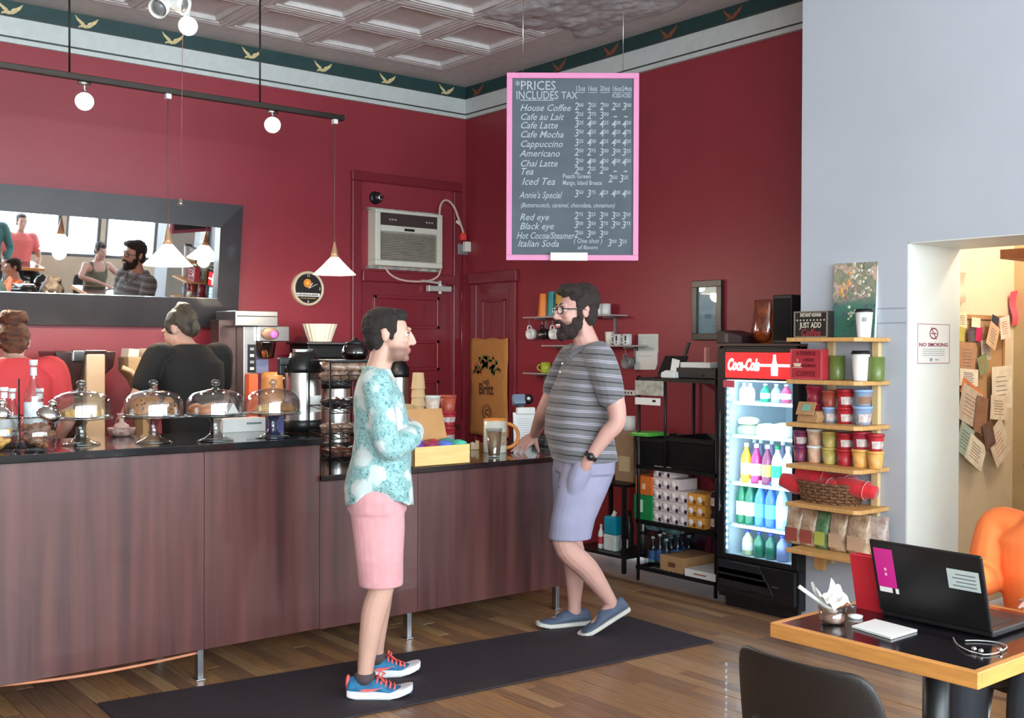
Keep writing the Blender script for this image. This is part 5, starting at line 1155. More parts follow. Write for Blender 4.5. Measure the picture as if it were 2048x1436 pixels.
def bottle(name, lb, p, r, h, mb, mc_, ml=None, grp=None, fill=None, cat='bottle', rz=0):
    t = thing(name, lb, cat, p, rz, grp)
    g = G().smooth(); g.lathe([(r*.9, 0), (r, .006), (r, h*.58), (r*.85, h*.68), (r*.36, h*.84), (r*.36, h*.92)], 16); g.build('bottle_body', mb, t)
    g = G().smooth(); g.lathe([(r*.42, h*.9), (r*.42, h), (.001, h)], 14); g.build('cap', mc_, t)
    if ml: g = G().smooth(); g.lathe([(r*1.012, h*.2), (r*1.012, h*.5)], 16, cap=False); g.build('label', ml, t)
    return t
bi = 0
for j in range(3):
    for i in range(3):
        bottle('water_bottle', '%s water bottle in the %s row of the clear tub' % (('left', 'middle', 'right')[i], ('front', 'second', 'back')[j]), rk2m @ Vector(((x0+x1)/2-wT*.27+i*wT*.27, .09+j*.11, zb1+.004)), .031, .19+.02*((i+j) % 2), M_PET, M_WHITE, M_BLUEL, 'water bottles in the clear tub')
for q in range(3):
    wrapped('plastic_bag', ('leftmost', 'middle', 'rightmost')[q]+' crumpled clear blue bag heaped over the tub of bottles', rk2m @ Vector(((x0+x1)/2-.09+.09*q, .12+.03*(q % 2), zb1+.245)), (.05, .05, .026), mat('crumpled_clear_bag', (120, 150, 160), .2, c2=(60, 90, 96), scale=14, bump=.6, coat=.5), (.2*q, .3, q*.7), 'crumpled bags over the tub')
rbox('cardboard_box', 'open brown cardboard box on the bottom wire shelf', 'carton', 1320, 1368, 1108, 1150, M_CARD, .02, .3, zb1, .003, None, bprint((120, 70, 50)))
rbox('white_tray', 'low white cardboard tray at the fridge end of the bottom wire shelf', 'tray', 1369, 1431, 1136, 1165, M_PAPER, .0, .3, zb1, .003, None, bprint((170, 110, 90), (-.2, .2), (.4, .6)))
x_, z_ = RW(1372, 1115); t = thing('plum_pouch', 'dark plum coffee pouch standing behind the brown box', 'pouch', rk2m @ Vector((x_, .36, zb1)), SIDE)
g = G().smooth(); g.loft([[(a*.07*k, b*.035*k2, z) for a, b in [(math.cos(u), math.sin(u)) for u in [i*math.pi/8 for i in range(16)]]] for z, k, k2 in ((0, 1, 1), (.05, 1.05, 1.1), (.2, 1, .6), (.27, .98, .1))]); g.build('pouch', mat('plum_foil', (96, 36, 92), .25, c2=(40, 16, 44), scale=14), t)
# step stool with bottles between counter and rack
lx = onX(1222, 1110, 5.40)
st = thing('low_stand', 'low dark stand with cleaning things in the gap behind the man', 'stand', (5.47, lx.y, 0), SIDE)
g = G(); zst = onX(1222, 1122, 5.3).z; zst = max(zst, .12); zs5 = onX(1222, 962, 5.35).z
for x in (-.25, .25):
    for y in (-.19, .17): g = G(); g.bb(x-.012, x+.012, y-.012, y+.012, 0, zs5); g.build('leg', M_BLACKM, st)
for z in (zst, zs5): g = G(); g.bb(-.27, .27, -.20, .18, z-.02, z); g.build('shelf_board', M_BLACKM, st)
def SW(px, Y_): return (st.location.y-onX(px, 1050, 5.32).y)
stm = Matrix.Translation(st.location) @ Matrix.Rotation(SIDE, 4, 'Z')
for px, r_, h_, m, lb in ((1212, .032, .26, mat('dark_thermos', (60, 58, 60), .3, metal=.5), 'dark steel flask on the low stand'), (1240, .03, .30, M_STEEL, 'bright steel flask on the low stand')):
    bottle('steel_flask', lb, stm @ Vector((SW(px, 0), .08, zst+.001)), r_, h_, m, M_BLACK, None, 'steel flasks', cat='flask')
t = thing('teal_bag', 'teal and white bag of tissues beside the man\'s calf', 'bag', stm @ Vector((SW(1216, 0), -.1, zst+.001)), SIDE); s = mpp(t.location)
hh = 72*s
g = G(); g.bb(-.06, .06, -.04, .04, 0, hh*.45); g.build('white_half', mat('pale_bag', (214, 224, 220), .4), t, bev=.01); g = G(); g.bb(-.056, .056, -.038, .038, hh*.45, hh*.95); g.build('teal_half', mat('teal_bag_plastic', (20, 150, 180), .35), t, bev=.01); g = G(); g.box((.01, 0, hh), (.03, .01, .05), ry=.5); g.build('tissue', M_PAPER, t)
bottle('red_capped_bottle', 'clear bottle with a red cap beside the teal bag', stm @ Vector((SW(1243, 0), -.12, zst+.001)), .026, .20, M_PET, mat('red_cap', (214, 50, 70), .4), mat('pale_label', (220, 200, 190), .5))
bottle('spray_can', 'white can with a red band next to the man\'s calf', stm @ Vector((SW(1194, 0)-.0, -.11, zst+.001)), .022, .17, M_WHITE, M_WHITE, mat('red_band', (190, 60, 70), .4), cat='can')
px_ = onX(1256, 895, 5.42); t = thing('towel_dispenser', 'tan paper dispenser box on the low stand behind the man\'s back', 'dispenser', (5.47, onX(1250, 895, 5.4).y, zs5+.001), SIDE)
h_ = onX(1250, 862, 5.4).z-zs5
g = G(); g.bb(-.09, .09, -.08, .08, 0, h_); g.build('box', mat('tan_box', (150, 122, 96), .6), t, bev=.004); g = G().smooth(); g.lathe([(.045, h_+.001), (.045, h_+.1), (.012, h_+.1)], 18, (-.03, 0, 0)); g.build('paper_roll', M_PAPER, t); g = G(); g.bb(-.05, .06, -.0815, -.08, h_*.2, h_*.5); g.build('print', mat('tan_print', (196, 176, 140), .6), t)
# ================================================================== DRINKS FRIDGE
XFR = 5.08; fy1 = onX(1434, 900, XFR).y; fy0 = onX(1596, 900, XFR).y; wF = fy1-fy0; dF = .66
hF = onX(1480, 692, XFR).z
fr = thing('drinks_fridge', 'black glass door drinks fridge lit inside, full of bottles', 'fridge', (XFR, (fy0+fy1)/2, 0), SIDE)
FM = Matrix.Translation(fr.location) @ Matrix.Rotation(SIDE, 4, 'Z')
def FW(px, py, off=0.0): p = onX(px, py, XFR+off); return fr.location.y-p.y, p.z
xg0, xg1 = FW(1449, 900)[0], FW(1584, 900)[0]; zg1 = FW(1515, 705)[1]; zs0 = FW(1515, 757)[1]; zg0 = FW(1515, 1118)[1]
M_FBLK = mat('fridge_black', (24, 24, 27), .3, var=.1)
M_LINER = mat('fridge_white_liner', (206, 220, 228), .4, var=.02)
g = G(); g.bb(-wF/2, wF/2, 0.02, dF, 0.06, zg0-.03); g.bb(-wF/2, -wF/2+.03, .02, dF, zg0-.03, hF); g.bb(wF/2-.03, wF/2, .02, dF, zg0-.03, hF); g.bb(-wF/2, wF/2, .02, dF, hF-.03, hF); g.bb(-wF/2, wF/2, dF-.03, dF, zg0-.03, hF)
g.bb(-wF/2+.03, wF/2-.03, .05, dF-.04, 0, .06); g.build('cabinet', M_FBLK, fr, bev=.004)
g = G(); e = .031
g.bb(-wF/2+e, -wF/2+e+.006, .03, dF-.035, zg0-.02, zs0); g.bb(wF/2-e-.006, wF/2-e, .03, dF-.035, zg0-.02, zs0); g.bb(-wF/2+e, wF/2-e, dF-.04, dF-.032, zg0-.02, zs0); g.bb(-wF/2+e, wF/2-e, .03, dF-.035, zg0-.028, zg0-.018); g.bb(-wF/2+e, wF/2-e, .03, dF-.035, zs0, zs0+.01); g.build('liner', M_LINER, fr)
dr = G(); t_ = .02
dr.bb(-wF/2, xg0, 0, t_, zg0-.03, hF-.012); dr.bb(xg1, wF/2, 0, t_, zg0-.03, hF-.012); dr.bb(xg0, xg1, 0, t_, zg0-.03, zg0); dr.bb(xg0, xg1, 0, t_, zg1, hF-.012); dr.bb(xg0, xg1, 0, t_, zs0-.012, zs0)
door = dr.build('door', M_FBLK, fr, bev=.003)
g = G(); g.bb(xg0, xg1, .008, .012, zg0, zs0-.012); g.build('glass_pane', glass('fridge_glass', (238, 246, 250), .05), door)
g = G(); g.bb(xg0-.025, xg0-.012, -.035, -.02, zg0+.25, zs0-.2); g.bb(xg0-.022, xg0-.015, -.02, 0, zg0+.27, zg0+.29); g.bb(xg0-.022, xg0-.015, -.02, 0, zs0-.24, zs0-.22); g.build('handle', M_FBLK, door, bev=.003)
g = G(); g.bb(-wF/2-.005, wF/2+.005, -.01, dF, hF, hF+.014); g.build('top_edge', mat('fridge_top_edge', (70, 52, 46), .4), fr)
# lit sign
g = G(); g.bb(xg0, xg1, .004, .02, zs0, zg1); sg = g.build('sign_panel', emis('red_lit_sign', (216, 34, 36), 1.25), fr, label='backlit red sign panel')
M_SW = emis('white_lit_print', (255, 236, 236), 1.6)
hs = zg1-zs0
text('sign_script', 'Coca-Cola', hs*.62, M_SW, sg, (xg0+(xg1-xg0)*.27, .002, zs0+hs*.50), shear=.35, sx=.58, bold=.004)
g = G(); bx_, bz_ = xg0+(xg1-xg0)*.74, zs0+hs*.12
g.prism([(bx_-.022, bz_), (bx_+.022, bz_), (bx_+.024, bz_+hs*.3), (bx_+.018, bz_+hs*.42), (bx_+.01, bz_+hs*.6), (bx_+.008, bz_+hs*.8), (bx_-.008, bz_+hs*.8), (bx_-.01, bz_+hs*.6), (bx_-.018, bz_+hs*.42), (bx_-.024, bz_+hs*.3)], .001, .004); g.bb(bx_-.12, bx_+.12, .001, .004, bz_+hs*.34, bz_+hs*.44); g.build('sign_bottle', M_SW, sg)
# base: grille panels
zk = zg0-.035
g = G(); g.prism([(-wF/2+.01, .09), (wF/2-.01, .09), (wF/2-.01, zk), (-wF/2+.01, zk)], -.012, .02); bp = g.build('base_cover', M_FBLK, fr, bev=.006)
for q in range(3):
    z = .13+q*(zk-.17)/3; w1 = .26-.05*q
    g = G(); g.prism([(-wF/2+.03, z), (wF/2-.15-.03*q, z), (wF/2-.19-.03*q, z+.075), (-wF/2+.03, z+.075)], -.022, -.01); g.build('grille_panel', mat('fridge_black_satin', (34, 34, 38), .22), bp, bev=.004)
g = G(); g.bb(wF*.22, wF*.30, -.016, -.011, zk*.62, zk*.64); g.build('brand_strip', M_STEEL, bp)
# sticker on door
x0, z1 = FW(1446, 760, -.005); x1, z0_ = FW(1468, 775, -.005)
g = G(); g.bb(x0, x1, -.004, 0, z0_, z1); g.build('sticker', mat('red_sticker', (196, 76, 88), .5), door)
# LED strips
M_LED = emis('led_white', (226, 242, 255), 12)
for sx, nm in ((-1, 'left'), (1, 'right')):
    x = sx*(wF/2-.052)
    g = G(); g.bb(x-.006, x+.006, .036, .046, zg0, zs0-.02); stp = g.build('led_strip', M_LINER, fr)
    nl = 26
    for q in range(nl):
        g = G().smooth(); z = zg0+.03+(zs0-zg0-.08)*q/(nl-1)
        if q == 0: g.ball((0, 0, 0), (.0075, .006, .009), 8, 6); lm = g.mesh('led'); lm.materials.append(M_LED) if not lm.materials else None
        put('led', lm, stp, (x, .034, z))
g = G(); g.bb(-wF/2+.06, wF/2-.06, .05, .08, zs0-.022, zs0-.002); g.build('led_bar', emis('led_bar_white', (226, 240, 255), 5), fr)
ld = bpy.data.lights.new('fridge_light', 'AREA'); ld.shape = 'RECTANGLE'; ld.size = wF-.16; ld.size_y = zs0-zg0-.1; ld.energy = 4.4; ld.color = (.8, .93, 1)
lo = bpy.data.objects.new('fridge_light', ld); COL.objects.link(lo); lo.parent = fr; lo.location = (0, .05, (zs0+zg0)/2); lo.rotation_euler = (R(90), 0, 0)
# shelves
fsz = [FW(1460, y, .08)[1] for y in (802, 868, 962, 1045)]; fsz.append(zg0-.016)
for z in fsz[:4]:
    g = G(); g.bb(-wF/2+.04, wF/2-.04, .07, .076, z-.018, z); g.bb(-wF/2+.04, wF/2-.04, dF-.06, dF-.054, z-.018, z)
    for q in range(16): x = -wF/2+.05+(wF-.1)*q/15; g.bb(x-.0022, x+.0022, .07, dF-.05, z-.006, z)
    g.build('fridge_shelf', mat('white_wire', (232, 240, 244), .35), fr)
def fb(px, off, z, r, h, body, cap, lab, lb, grp, name='drink_bottle'):
    x = FW(px, 900, off)[0]; x = max(-wF/2+.06+r, min(wF/2-.06-r, x)); return bottle(name, lb, FM @ Vector((x, off, z+.001)), r, h, body, cap, lab, grp, rz=SIDE)
def liq(n, c): return mat('juice_'+n, c, .12, var=.08, coat=.4)
WC = mat('white_cap', (236, 240, 240), .35); GC = mat('green_cap', (20, 120, 70), .4)
z = fsz[2]
for px, n, c, cp_, lb_ in ((1493, 'orange', (246, 182, 40), WC, 'orange juice'), (1513, 'magenta', (170, 40, 110), WC, 'magenta juice'), (1535, 'plum', (120, 46, 84), WC, 'plum juice'), (1555, 'green_label', (226, 236, 232), GC, 'white tea'), (1576, 'milk', (246, 250, 250), WC, 'milk')):
    fb(px, .12, z, .034, .235, liq(n, c), cp_, MATS.get('lab_'+n) or mat('lab_'+n, {'orange': (240, 200, 160), 'magenta': (220, 210, 226), 'plum': (206, 210, 90), 'green_label': (30, 150, 110), 'milk': (236, 240, 240)}[n], .4), '%s bottle in the front row of the lit fridge' % lb_, 'juices on the middle fridge shelf')
for px in (1500, 1522, 1544, 1566): fb(px, .24, z, .031, .25, liq('grey', (120, 120, 160)), WC, mat('lab_grey', (196, 200, 214), .4), 'violet grey bottle, %s in the second row of the middle fridge shelf' % {1500: 'first', 1522: 'second', 1544: 'third', 1566: 'fourth'}[px], 'second row of juices')
z = fsz[3]
for px, n, c, cp_, lab, lb_ in ((1482, 'g1', (14, 110, 70), WC, mat('lab_white', (236, 244, 240), .4), 'left green soda'), (1502, 'g2', (18, 104, 74), WC, MATS['lab_white'], 'right green soda'), (1522, 'b1', (60, 120, 216), WC, mat('lab_blue', (90, 140, 226), .4), 'left blue drink'), (1543, 'b2', (50, 100, 220), mat('blue_cap', (70, 100, 190), .4), mat('lab_cyan', (90, 210, 230), .4), 'right blue drink'), (1565, 'w', (150, 200, 232), mat('teal_cap', (30, 170, 160), .4), mat('lab_pale', (214, 228, 246), .4), 'water')):
    fb(px, .12, z, .036, .27, liq(n, c), cp_, lab, '%s bottle on the fourth fridge shelf' % lb_, 'sodas on the fourth fridge shelf')
for px, c in ((1490, (20, 110, 70)), (1512, (20, 110, 70)), (1535, (70, 130, 220)), (1560, (130, 190, 230))): fb(px, .24, z, .036, .27, liq('r2_%d' % px, c), WC, MATS['lab_white'], 'soda bottle in the second row at column %s of the fourth fridge shelf' % {1490: 'one', 1512: 'two', 1535: 'three', 1560: 'four'}[px], 'second row of sodas')
# sandwiches on shelf two
random.seed(5)
z = fsz[1]
def pack(px, off, w_, d_, h_, m, lb, z, rz=0):
    x = FW(px, 850, off)[0]; x = max(-wF/2+.06+w_/2, min(wF/2-.06-w_/2, x)); g = G().smooth()
    g.loft([[(math.copysign(abs(math.cos(a))**.5, math.cos(a))*w_/2*k, math.copysign(abs(math.sin(a))**.5, math.sin(a))*d_/2*k, zz_*h_) for a in [i*math.pi/10 for i in range(20)]] for k, zz_ in ((.9, 0), (1, .15), (1, .6), (.8, .9), (.3, 1))])
    tag(g.build('wrapped_sandwich', m, None, FM @ Vector((x, off, z+.001)), (0, 0, SIDE+rz)), lb, 'sandwich', 'wrapped sandwiches in the fridge')
M_SAL = mat('salad_wrap', (190, 214, 176), .3, c2=(120, 176, 110), scale=18, coat=.4); M_SND = mat('white_sandwich_wrap', (236, 236, 228), .35, c2=(214, 206, 190), scale=16, coat=.3)
pack(1500, .15, .13, .12, .06, M_SAL, 'green salad pack at the left of the second fridge shelf', z); pack(1495, .15, .12, .1, .045, M_SND, 'white wrapped sandwich on top of the salad pack', z+.061); pack(1535, .14, .11, .12, .075, M_SND, 'white wrapped sandwich in the middle of the second fridge shelf', z); pack(1568, .14, .11, .12, .085, M_SND, 'tall white wrapped sandwich at the right of the second fridge shelf', z)
# top shelf bottles
z = fsz[0]
for px, c, lb_ in ((1530, (30, 150, 110), 'green'), (1552, (150, 180, 190), 'pale blue'), (1572, (206, 70, 110), 'pink'), (1500, (236, 240, 242), 'white'), (1478, (230, 236, 240), 'clear white')):
    h_ = min(.15, zs0-.03-z-.005); fb(px, .14, z, .03, h_, liq('top_%d' % px, c), WC, MATS['lab_white'], '%s yoghurt drink on the top fridge shelf' % lb_, 'yoghurt drinks on the top fridge shelf', 'yoghurt_bottle')
# bottom: cartons of cans
z = fsz[4]
for px, c, lb_ in ((1497, (200, 206, 160), 'cream'), (1520, (40, 110, 84), 'green'), (1543, (40, 100, 80), 'dark green'), (1566, (120, 130, 170), 'lilac')):
    fb(px, .13, z, .034, .15, liq('low_%d' % px, c), mat('blue_can_cap', (70, 80, 190), .35), MATS['lab_white'] if px == 1497 else None, '%s drink at the bottom of the fridge' % lb_, 'drinks at the bottom of the fridge')
# on top of the fridge
tz = hF+.0145
def ft_(px, off): return FM @ Vector((FW(px, 690, off)[0], off, tz))
t = thing('amber_bag', 'clear bag with amber contents standing on the fridge', 'bag', ft_(1526, .25), SIDE)
s = mpp(t.location); h_ = 88*s
g = G().smooth(); g.loft([[(math.cos(a)*.07*k, math.sin(a)*.05*k2, z) for a in [i*math.pi/8 for i in range(16)]] for z, k, k2 in ((0, 1.1, 1), (h_*.3, 1.15, 1.1), (h_*.6, 1, .8), (h_*.9, .9, .5), (h_, .95, .2))]); g.build('bag', glass('amber_film', (236, 196, 150), .22, .12), t)
g = G().smooth(); g.ball((0, 0, h_*.2), (.06, .04, h_*.18), 10, 7); g.ball((.01, 0, h_*.72), (.05, .03, h_*.16), 10, 7); g.build('contents', mat('amber_pasta', (190, 120, 50), .5, c2=(120, 60, 40), scale=30, bump=.5), t)
t = thing('black_speaker', 'tall black box speaker on the fridge by the grey wall', 'speaker', ft_(1580, .3), SIDE); s = mpp(t.location); h_ = 97*s
g = G(); g.bb(-.07, .07, -.08, .1, 0, h_); g.build('cabinet', M_BLACK, t, bev=.006); g = G(); g.bb(-.06, .06, -.083, -.08, .02, h_-.02); g.build('grille', mat('speaker_cloth', (14, 14, 15), .9), t)
t = thing('dark_tray', 'dark folded tray lying on the left of the fridge top', 'tray', ft_(1478, .3), SIDE)
g = G(); g.prism([(-.1, 0), (.1, 0), (.1, .05), (-.06, .085), (-.09, .08)], -.1, .1); g.build('tray', mat('dark_maroon_plastic', (46, 28, 32), .5), t, bev=.005); g = G(); g.bb(-.03, .0, -.104, -.1, .01, .06); g.build('catch', mat('grey_catch', (90, 80, 84), .5), t)

# ================================================================== SHELVES ON THE GREY WALL
shy1 = onX(1780, 760, XG).y; XSF = onY(1718, 768, shy1).x; shy0 = onX(1572, 762, XSF).y
dS = XG-XSF; wSh = shy0-shy1
zsh = [onX(1640, y, XSF).z for y in (675, 761, 849, 934, 1013, 1108)]
su = thing('shelf_unit', 'pine ladder shelf unit with six boards on the grey wall', 'shelf', (XG, (shy0+shy1)/2, 0), SIDE)
def sx(px, X=None):
    p = onX(px, 800, X or XSF); return su.location.y-p.y
SMX = Matrix.Translation(su.location) @ Matrix.Rotation(SIDE, 4, 'Z')
TB = .022
for z in zsh:
    g = G(); c_ = .03
    g.plate([(-wSh/2, -dS), (wSh/2-c_, -dS), (wSh/2, -dS+c_), (wSh/2, 0), (-wSh/2+c_, 0), (-wSh/2, -c_)], z-TB, z); g.build('shelf_board', M_PINE, su, bev=.003)
for px in (1662, 1752):
    p = onX(px, 750, XG-.02); x = su.location.y-p.y
    g = G(); g.bb(x-.02, x+.02, -.03, -.001, zsh[-1]-.10, zsh[0]-TB)
    g.build('upright', mat('pale_pine', (222, 192, 140), .5, var=.08, stretch=(10, 10, 1)), su, bev=.002)
x = -wSh*.02
g = G(); p = onX(1646, 1125, XG-.05); x = su.location.y-p.y; g.bb(x-.03, x+.03, -.09, -.06, zsh[-1]-TB-.11, zsh[-1]-TB); g.build('bracket', M_PINE, su, bev=.002)
def shp(px, off, lev): return SMX @ Vector((su.location.y-onX(px, 800, XG+off).y, off, zsh[lev]+.001))
def hpx(px, py0, py1, X): return onX(px, py0, X).z-onX(px, py1, X).z
# top board: slogan box, painting, cup
def block_sign(px, lev, wpx, h, lb, m_face, m_side, lines):
    p = shp(px, -dS*.62, lev); t = thing('block_sign', lb, 'sign', p, SIDE); w_ = wpx*mpp(p)*1.22
    g = G(); g.bb(-w_/2, w_/2, -.03, .03, 0, h); g.build('block', m_side, t, bev=.002)
    g = G(); f_ = .008
    g.bb(-w_/2, w_/2, -.034, -.03, 0, f_); g.bb(-w_/2, w_/2, -.034, -.03, h-f_, h); g.bb(-w_/2, -w_/2+f_, -.034, -.03, f_, h-f_); g.bb(w_/2-f_, w_/2, -.034, -.03, f_, h-f_); g.build('border', m_face, t)
    for tx, zf, sz, m, shx, sxx in lines: text('lettering', tx, h*sz, m, t, (0, -.0315, h*zf), shear=shx, sx=sxx, bold=.0006)
    return t, w_, h
h1 = hpx(1625, 620, 673, XSF+.06); M_IVP = mat('ivory_print', (206, 196, 176), .6)
t, w_, h_ = block_sign(1627, 0, 65, h1, 'small black block sign with a coffee slogan on the top board', mat('sign_frame', (120, 108, 96), .6), mat('black_block', (26, 24, 24), .5),
    [('INSTANT HUMAN', .85, .2, M_IVP, 0, .58), ('JUST ADD', .46, .30, M_IVP, 0, .72), ('Coffee', .18, .36, mat('red_print', (160, 50, 58), .6), .2, .9)])
g = G(); [g.box((-w_*.4+w_*.1*q, -.0315, h_*.66), (.008, .0015, .008), ry=R(45)) for q in range(9)]; g.build('dot_row', M_IVP, t)
# painting: canvas with brushed blobs
p = shp(1706, -.04, 0); t = thing('flower_painting', 'unframed flower painting leaning on the top board', 'painting', p, SIDE+R(8)); hP = hpx(1706, 522, 673, XG-.06); wP = .245
g = G(); g.bb(-wP/2, wP/2, -.012, .012, 0, hP); cv = g.build('canvas', mat('canvas_edge', (228, 230, 226), .6), t, None, (R(-5), 0, 0), bev=.001)
mp_ = bpy.data.materials.new('painted_flowers'); mp_.use_nodes = True; N = mp_.node_tree.nodes; L = mp_.node_tree.links; b_ = N['Principled BSDF']; b_.inputs['Roughness'].default_value = .5
tc = N.new('ShaderNodeTexCoord'); no = N.new('ShaderNodeTexNoise'); no.inputs['Scale'].default_value = 16; no.inputs['Detail'].default_value = 6; no.inputs['Distortion'].default_value = 1.2
gr = N.new('ShaderNodeSeparateXYZ'); L.new(tc.outputs['Object'], gr.inputs[0]); L.new(tc.outputs['Object'], no.inputs['Vector'])
ra = N.new('ShaderNodeValToRGB'); rb_ = N.new('ShaderNodeValToRGB')
for cr_, st_ in ((ra, [(.3, (70, 84, 78)), (.42, (150, 146, 120)), (.5, (110, 120, 104)), (.6, (206, 170, 150)), (.72, (120, 128, 110))]), (rb_, [(.3, (50, 84, 76)), (.45, (64, 120, 96)), (.58, (76, 104, 104)), (.7, (40, 66, 62))])):
    el = cr_.color_ramp.elements
    while len(el) < len(st_): el.new(.5)
    for e_, (q_, c_) in zip(el, st_): e_.position = q_; e_.color = rgb(c_)
    L.new(no.outputs['Fac'], cr_.inputs[0])
mr_ = N.new('ShaderNodeMapRange'); mr_.inputs[1].default_value = hP*.42; mr_.inputs[2].default_value = hP*.62; L.new(gr.outputs['Z'], mr_.inputs[0])
mx = N.new('ShaderNodeMix'); mx.data_type = 'RGBA'; L.new(mr_.outputs[0], mx.inputs[0]); L.new(rb_.outputs[0], mx.inputs[6]); L.new(ra.outputs[0], mx.inputs[7]); L.new(mx.outputs[2], b_.inputs['Base Color'])
g = G(); g.bb(-wP/2, wP/2, -.0128, -.012, 0, hP); pf = g.build('painted_face', mp_, cv)
random.seed(9)
for c_, zone, n_, rr in (((206, 150, 90), (.55, .9, -.38, -.1), 8, .016), ((196, 186, 160), (.55, .98, -.1, .45), 16, .014), ((160, 110, 110), (.52, .72, -.25, .1), 7, .013), ((190, 196, 170), (.2, .42, -.12, .2), 12, .010), ((206, 210, 200), (.5, .9, 0, .4), 10, .009)):
    g = G()
    for q in range(n_):
        z = hP*random.uniform(zone[0], zone[1]); x = wP*random.uniform(zone[2], zone[3]); a = random.uniform(0, 3)
        g.tf((x, -.013, z), (R(90), 0, 0)); g.lathe([(rr*random.uniform(.5, 1.1), -.0006), (rr*.3, .0022)], 8, sx=random.uniform(.6, 1.3), a0=a)
    g.build('paint_daubs', mat('daub_%d_%d' % (c_[0], c_[1]), c_, .5, var=.2, scale=60), cv)['kind'] = 'stuff'
M_LIDB = mat('black_cup_lid', (30, 28, 30), .35); M_CUPW = mat('white_paper_cup', (236, 236, 234), .5, var=.02)
def tocup(px, lev, off, wpx, py0, py1, lb):
    p = shp(px, off, lev); s = mpp(p); h = (py1-py0)*s; r1, r0 = wpx*s/2, wpx*s*.36
    t = thing('takeaway_cup', lb, 'cup', p)
    g = G().smooth(); g.lathe([(r0, 0), (r0, .003), (r1*.95, h*.9)], 26); g.build('cup', M_CUPW, t)
    g = G().smooth(); g.lathe([(r1*1.02, h*.885), (r1*1.03, h*.92), (r1*.93, h*.94), (r1*.9, h), (r1*.8, h), (.001, h*.985)], 26); g.build('lid', M_LIDB, t)
    return t, r1, h
t, r1, h_ = tocup(1727, 0, -.14, 36, 616, 673, 'white takeaway cup with black lid in front of the painting')
g = G().smooth(); pts = [(math.cos(a), math.sin(a)) for a in [R(-160+i*8) for i in range(5)]]; rr = r1*.9
g.add([(x*rr, y*rr, h_*.55) for x, y in pts]+[(x*rr*1.02, y*rr*1.02, h_*.7) for x, y in pts], [(i, i+1, 5+i+1, 5+i) for i in range(4)]); g.build('print', mat('grey_cup_print', (150, 152, 152), .6), t)
# second board: red sign, green mugs, cup
h2 = hpx(1615, 697, 758, XSF+.06)
t, w_, h_ = block_sign(1618, 1, 61, h2, 'red block sign with a coffee cup motif on the second board', mat('light_red_frame', (190, 76, 80), .6), mat('red_block', (176, 44, 56), .5),
    [('A YAWN IS', .85, .19, mat('dark_red_print', (112, 20, 32), .6), 0, .8), ('        A SILENT', .64, .14, MATS['dark_red_print'], 0, .8), ('         SCREAM FOR', .45, .13, MATS['dark_red_print'], 0, .7), ('COFFEE', .18, .24, MATS['dark_red_print'], 0, .9)])
g = G(); g.bb(-w_*.3, -w_*.24, -.0325, -.031, h_*.57, h_*.68); g.build('steam_motif', mat('pale_red_print', (206, 110, 110), .6), t)
g = G(); g.prism([(-w_*.36, h_*.42), (-w_*.18, h_*.42), (-w_*.14, h_*.53), (-w_*.4, h_*.53)], -.0325, -.031); g.bb(-w_*.42, -w_*.12, -.0325, -.031, h_*.38, h_*.4); g.build('cup_motif', mat('cream_print', (232, 206, 180), .6), t)
M_GRM = mat('moss_green_glaze', (106, 124, 62), .3, var=.15, scale=14)
def gmug(px, lb):
    p = shp(px, -.11, 1); s = mpp(p); h = 48*s; r = 16.5*s; t = thing('green_mug', lb, 'mug', p, 0, 'moss green mugs')
    g = G().smooth(); g.lathe([(r*.93, 0), (r*.97, .004), (r, h), (r-.004, h), (r-.006, .01), (.001, .01)], 26); g.build('mug_body', M_GRM, t)
    g = G().smooth(); g.tube([(math.cos(.7)*(r-.003+math.sin(a)*.03), math.sin(.7)*(r-.003+math.sin(a)*.03), h*.5+math.cos(a)*h*.33) for a in [i*math.pi/8 for i in range(9)]], .006, 8); g.build('handle', M_GRM, t)
gmug(1673, 'moss green mug left of the white takeaway cup'); gmug(1752, 'moss green mug right of the white takeaway cup')
t, _, _ = tocup(1721, 1, -.15, 38, 703, 763, 'white takeaway cup with black lid between the green mugs')
# tubs
def tub(px, lev, off, wt, hpx_, m, lb, lid=None, band=None, dz=0, grp='ice cream tubs on the pine shelves'):
    p = shp(px, off, lev); s = mpp(p); h = hpx_*s; r1, r0 = wt*s/2, wt*s*.39; p.z += dz
    t = thing('ice_cream_tub', lb, 'tub', p, 0, grp)
    g = G().smooth(); g.lathe([(r0*.97, 0), (r0, .003), (r1, h*.86)], 24); g.build('tub', m, t)
    g = G().smooth(); g.lathe([(r1*1.05, h*.84), (r1*1.06, h*.99), (r1*1.0, h), (.001, h)], 24); g.build('lid', lid or m, t)
    if band: 
        ra_, rb2 = r0+(r1-r0)*.2, r0+(r1-r0)*.65; pts = [(math.cos(a), math.sin(a)) for a in [R(-175+i*12) for i in range(9)]]; n = 9
        g = G().smooth(); g.add([(x*(ra_+.002), y*(ra_+.002), h*.14) for x, y in pts]+[(x*(rb2+.003), y*(rb2+.003), h*.58) for x, y in pts], [(i, i+1, n+i+1, n+i) for i in range(n-1)]); g.build('label', band, t)
    return h+.001
M_TPK = mat('raspberry_tub', (186, 52, 74), .4, c2=(150, 36, 56), scale=30); M_TOR = mat('terracotta_tub', (178, 86, 64), .4, c2=(150, 64, 50), scale=30); M_TRD = mat('cherry_tub', (196, 46, 54), .4, c2=(160, 34, 44), scale=30); M_TBL = mat('sky_tub', (128, 164, 212), .4, c2=(150, 140, 130), scale=22); M_TPU = mat('purple_tub', (84, 50, 92), .4, c2=(160, 60, 84), scale=22)
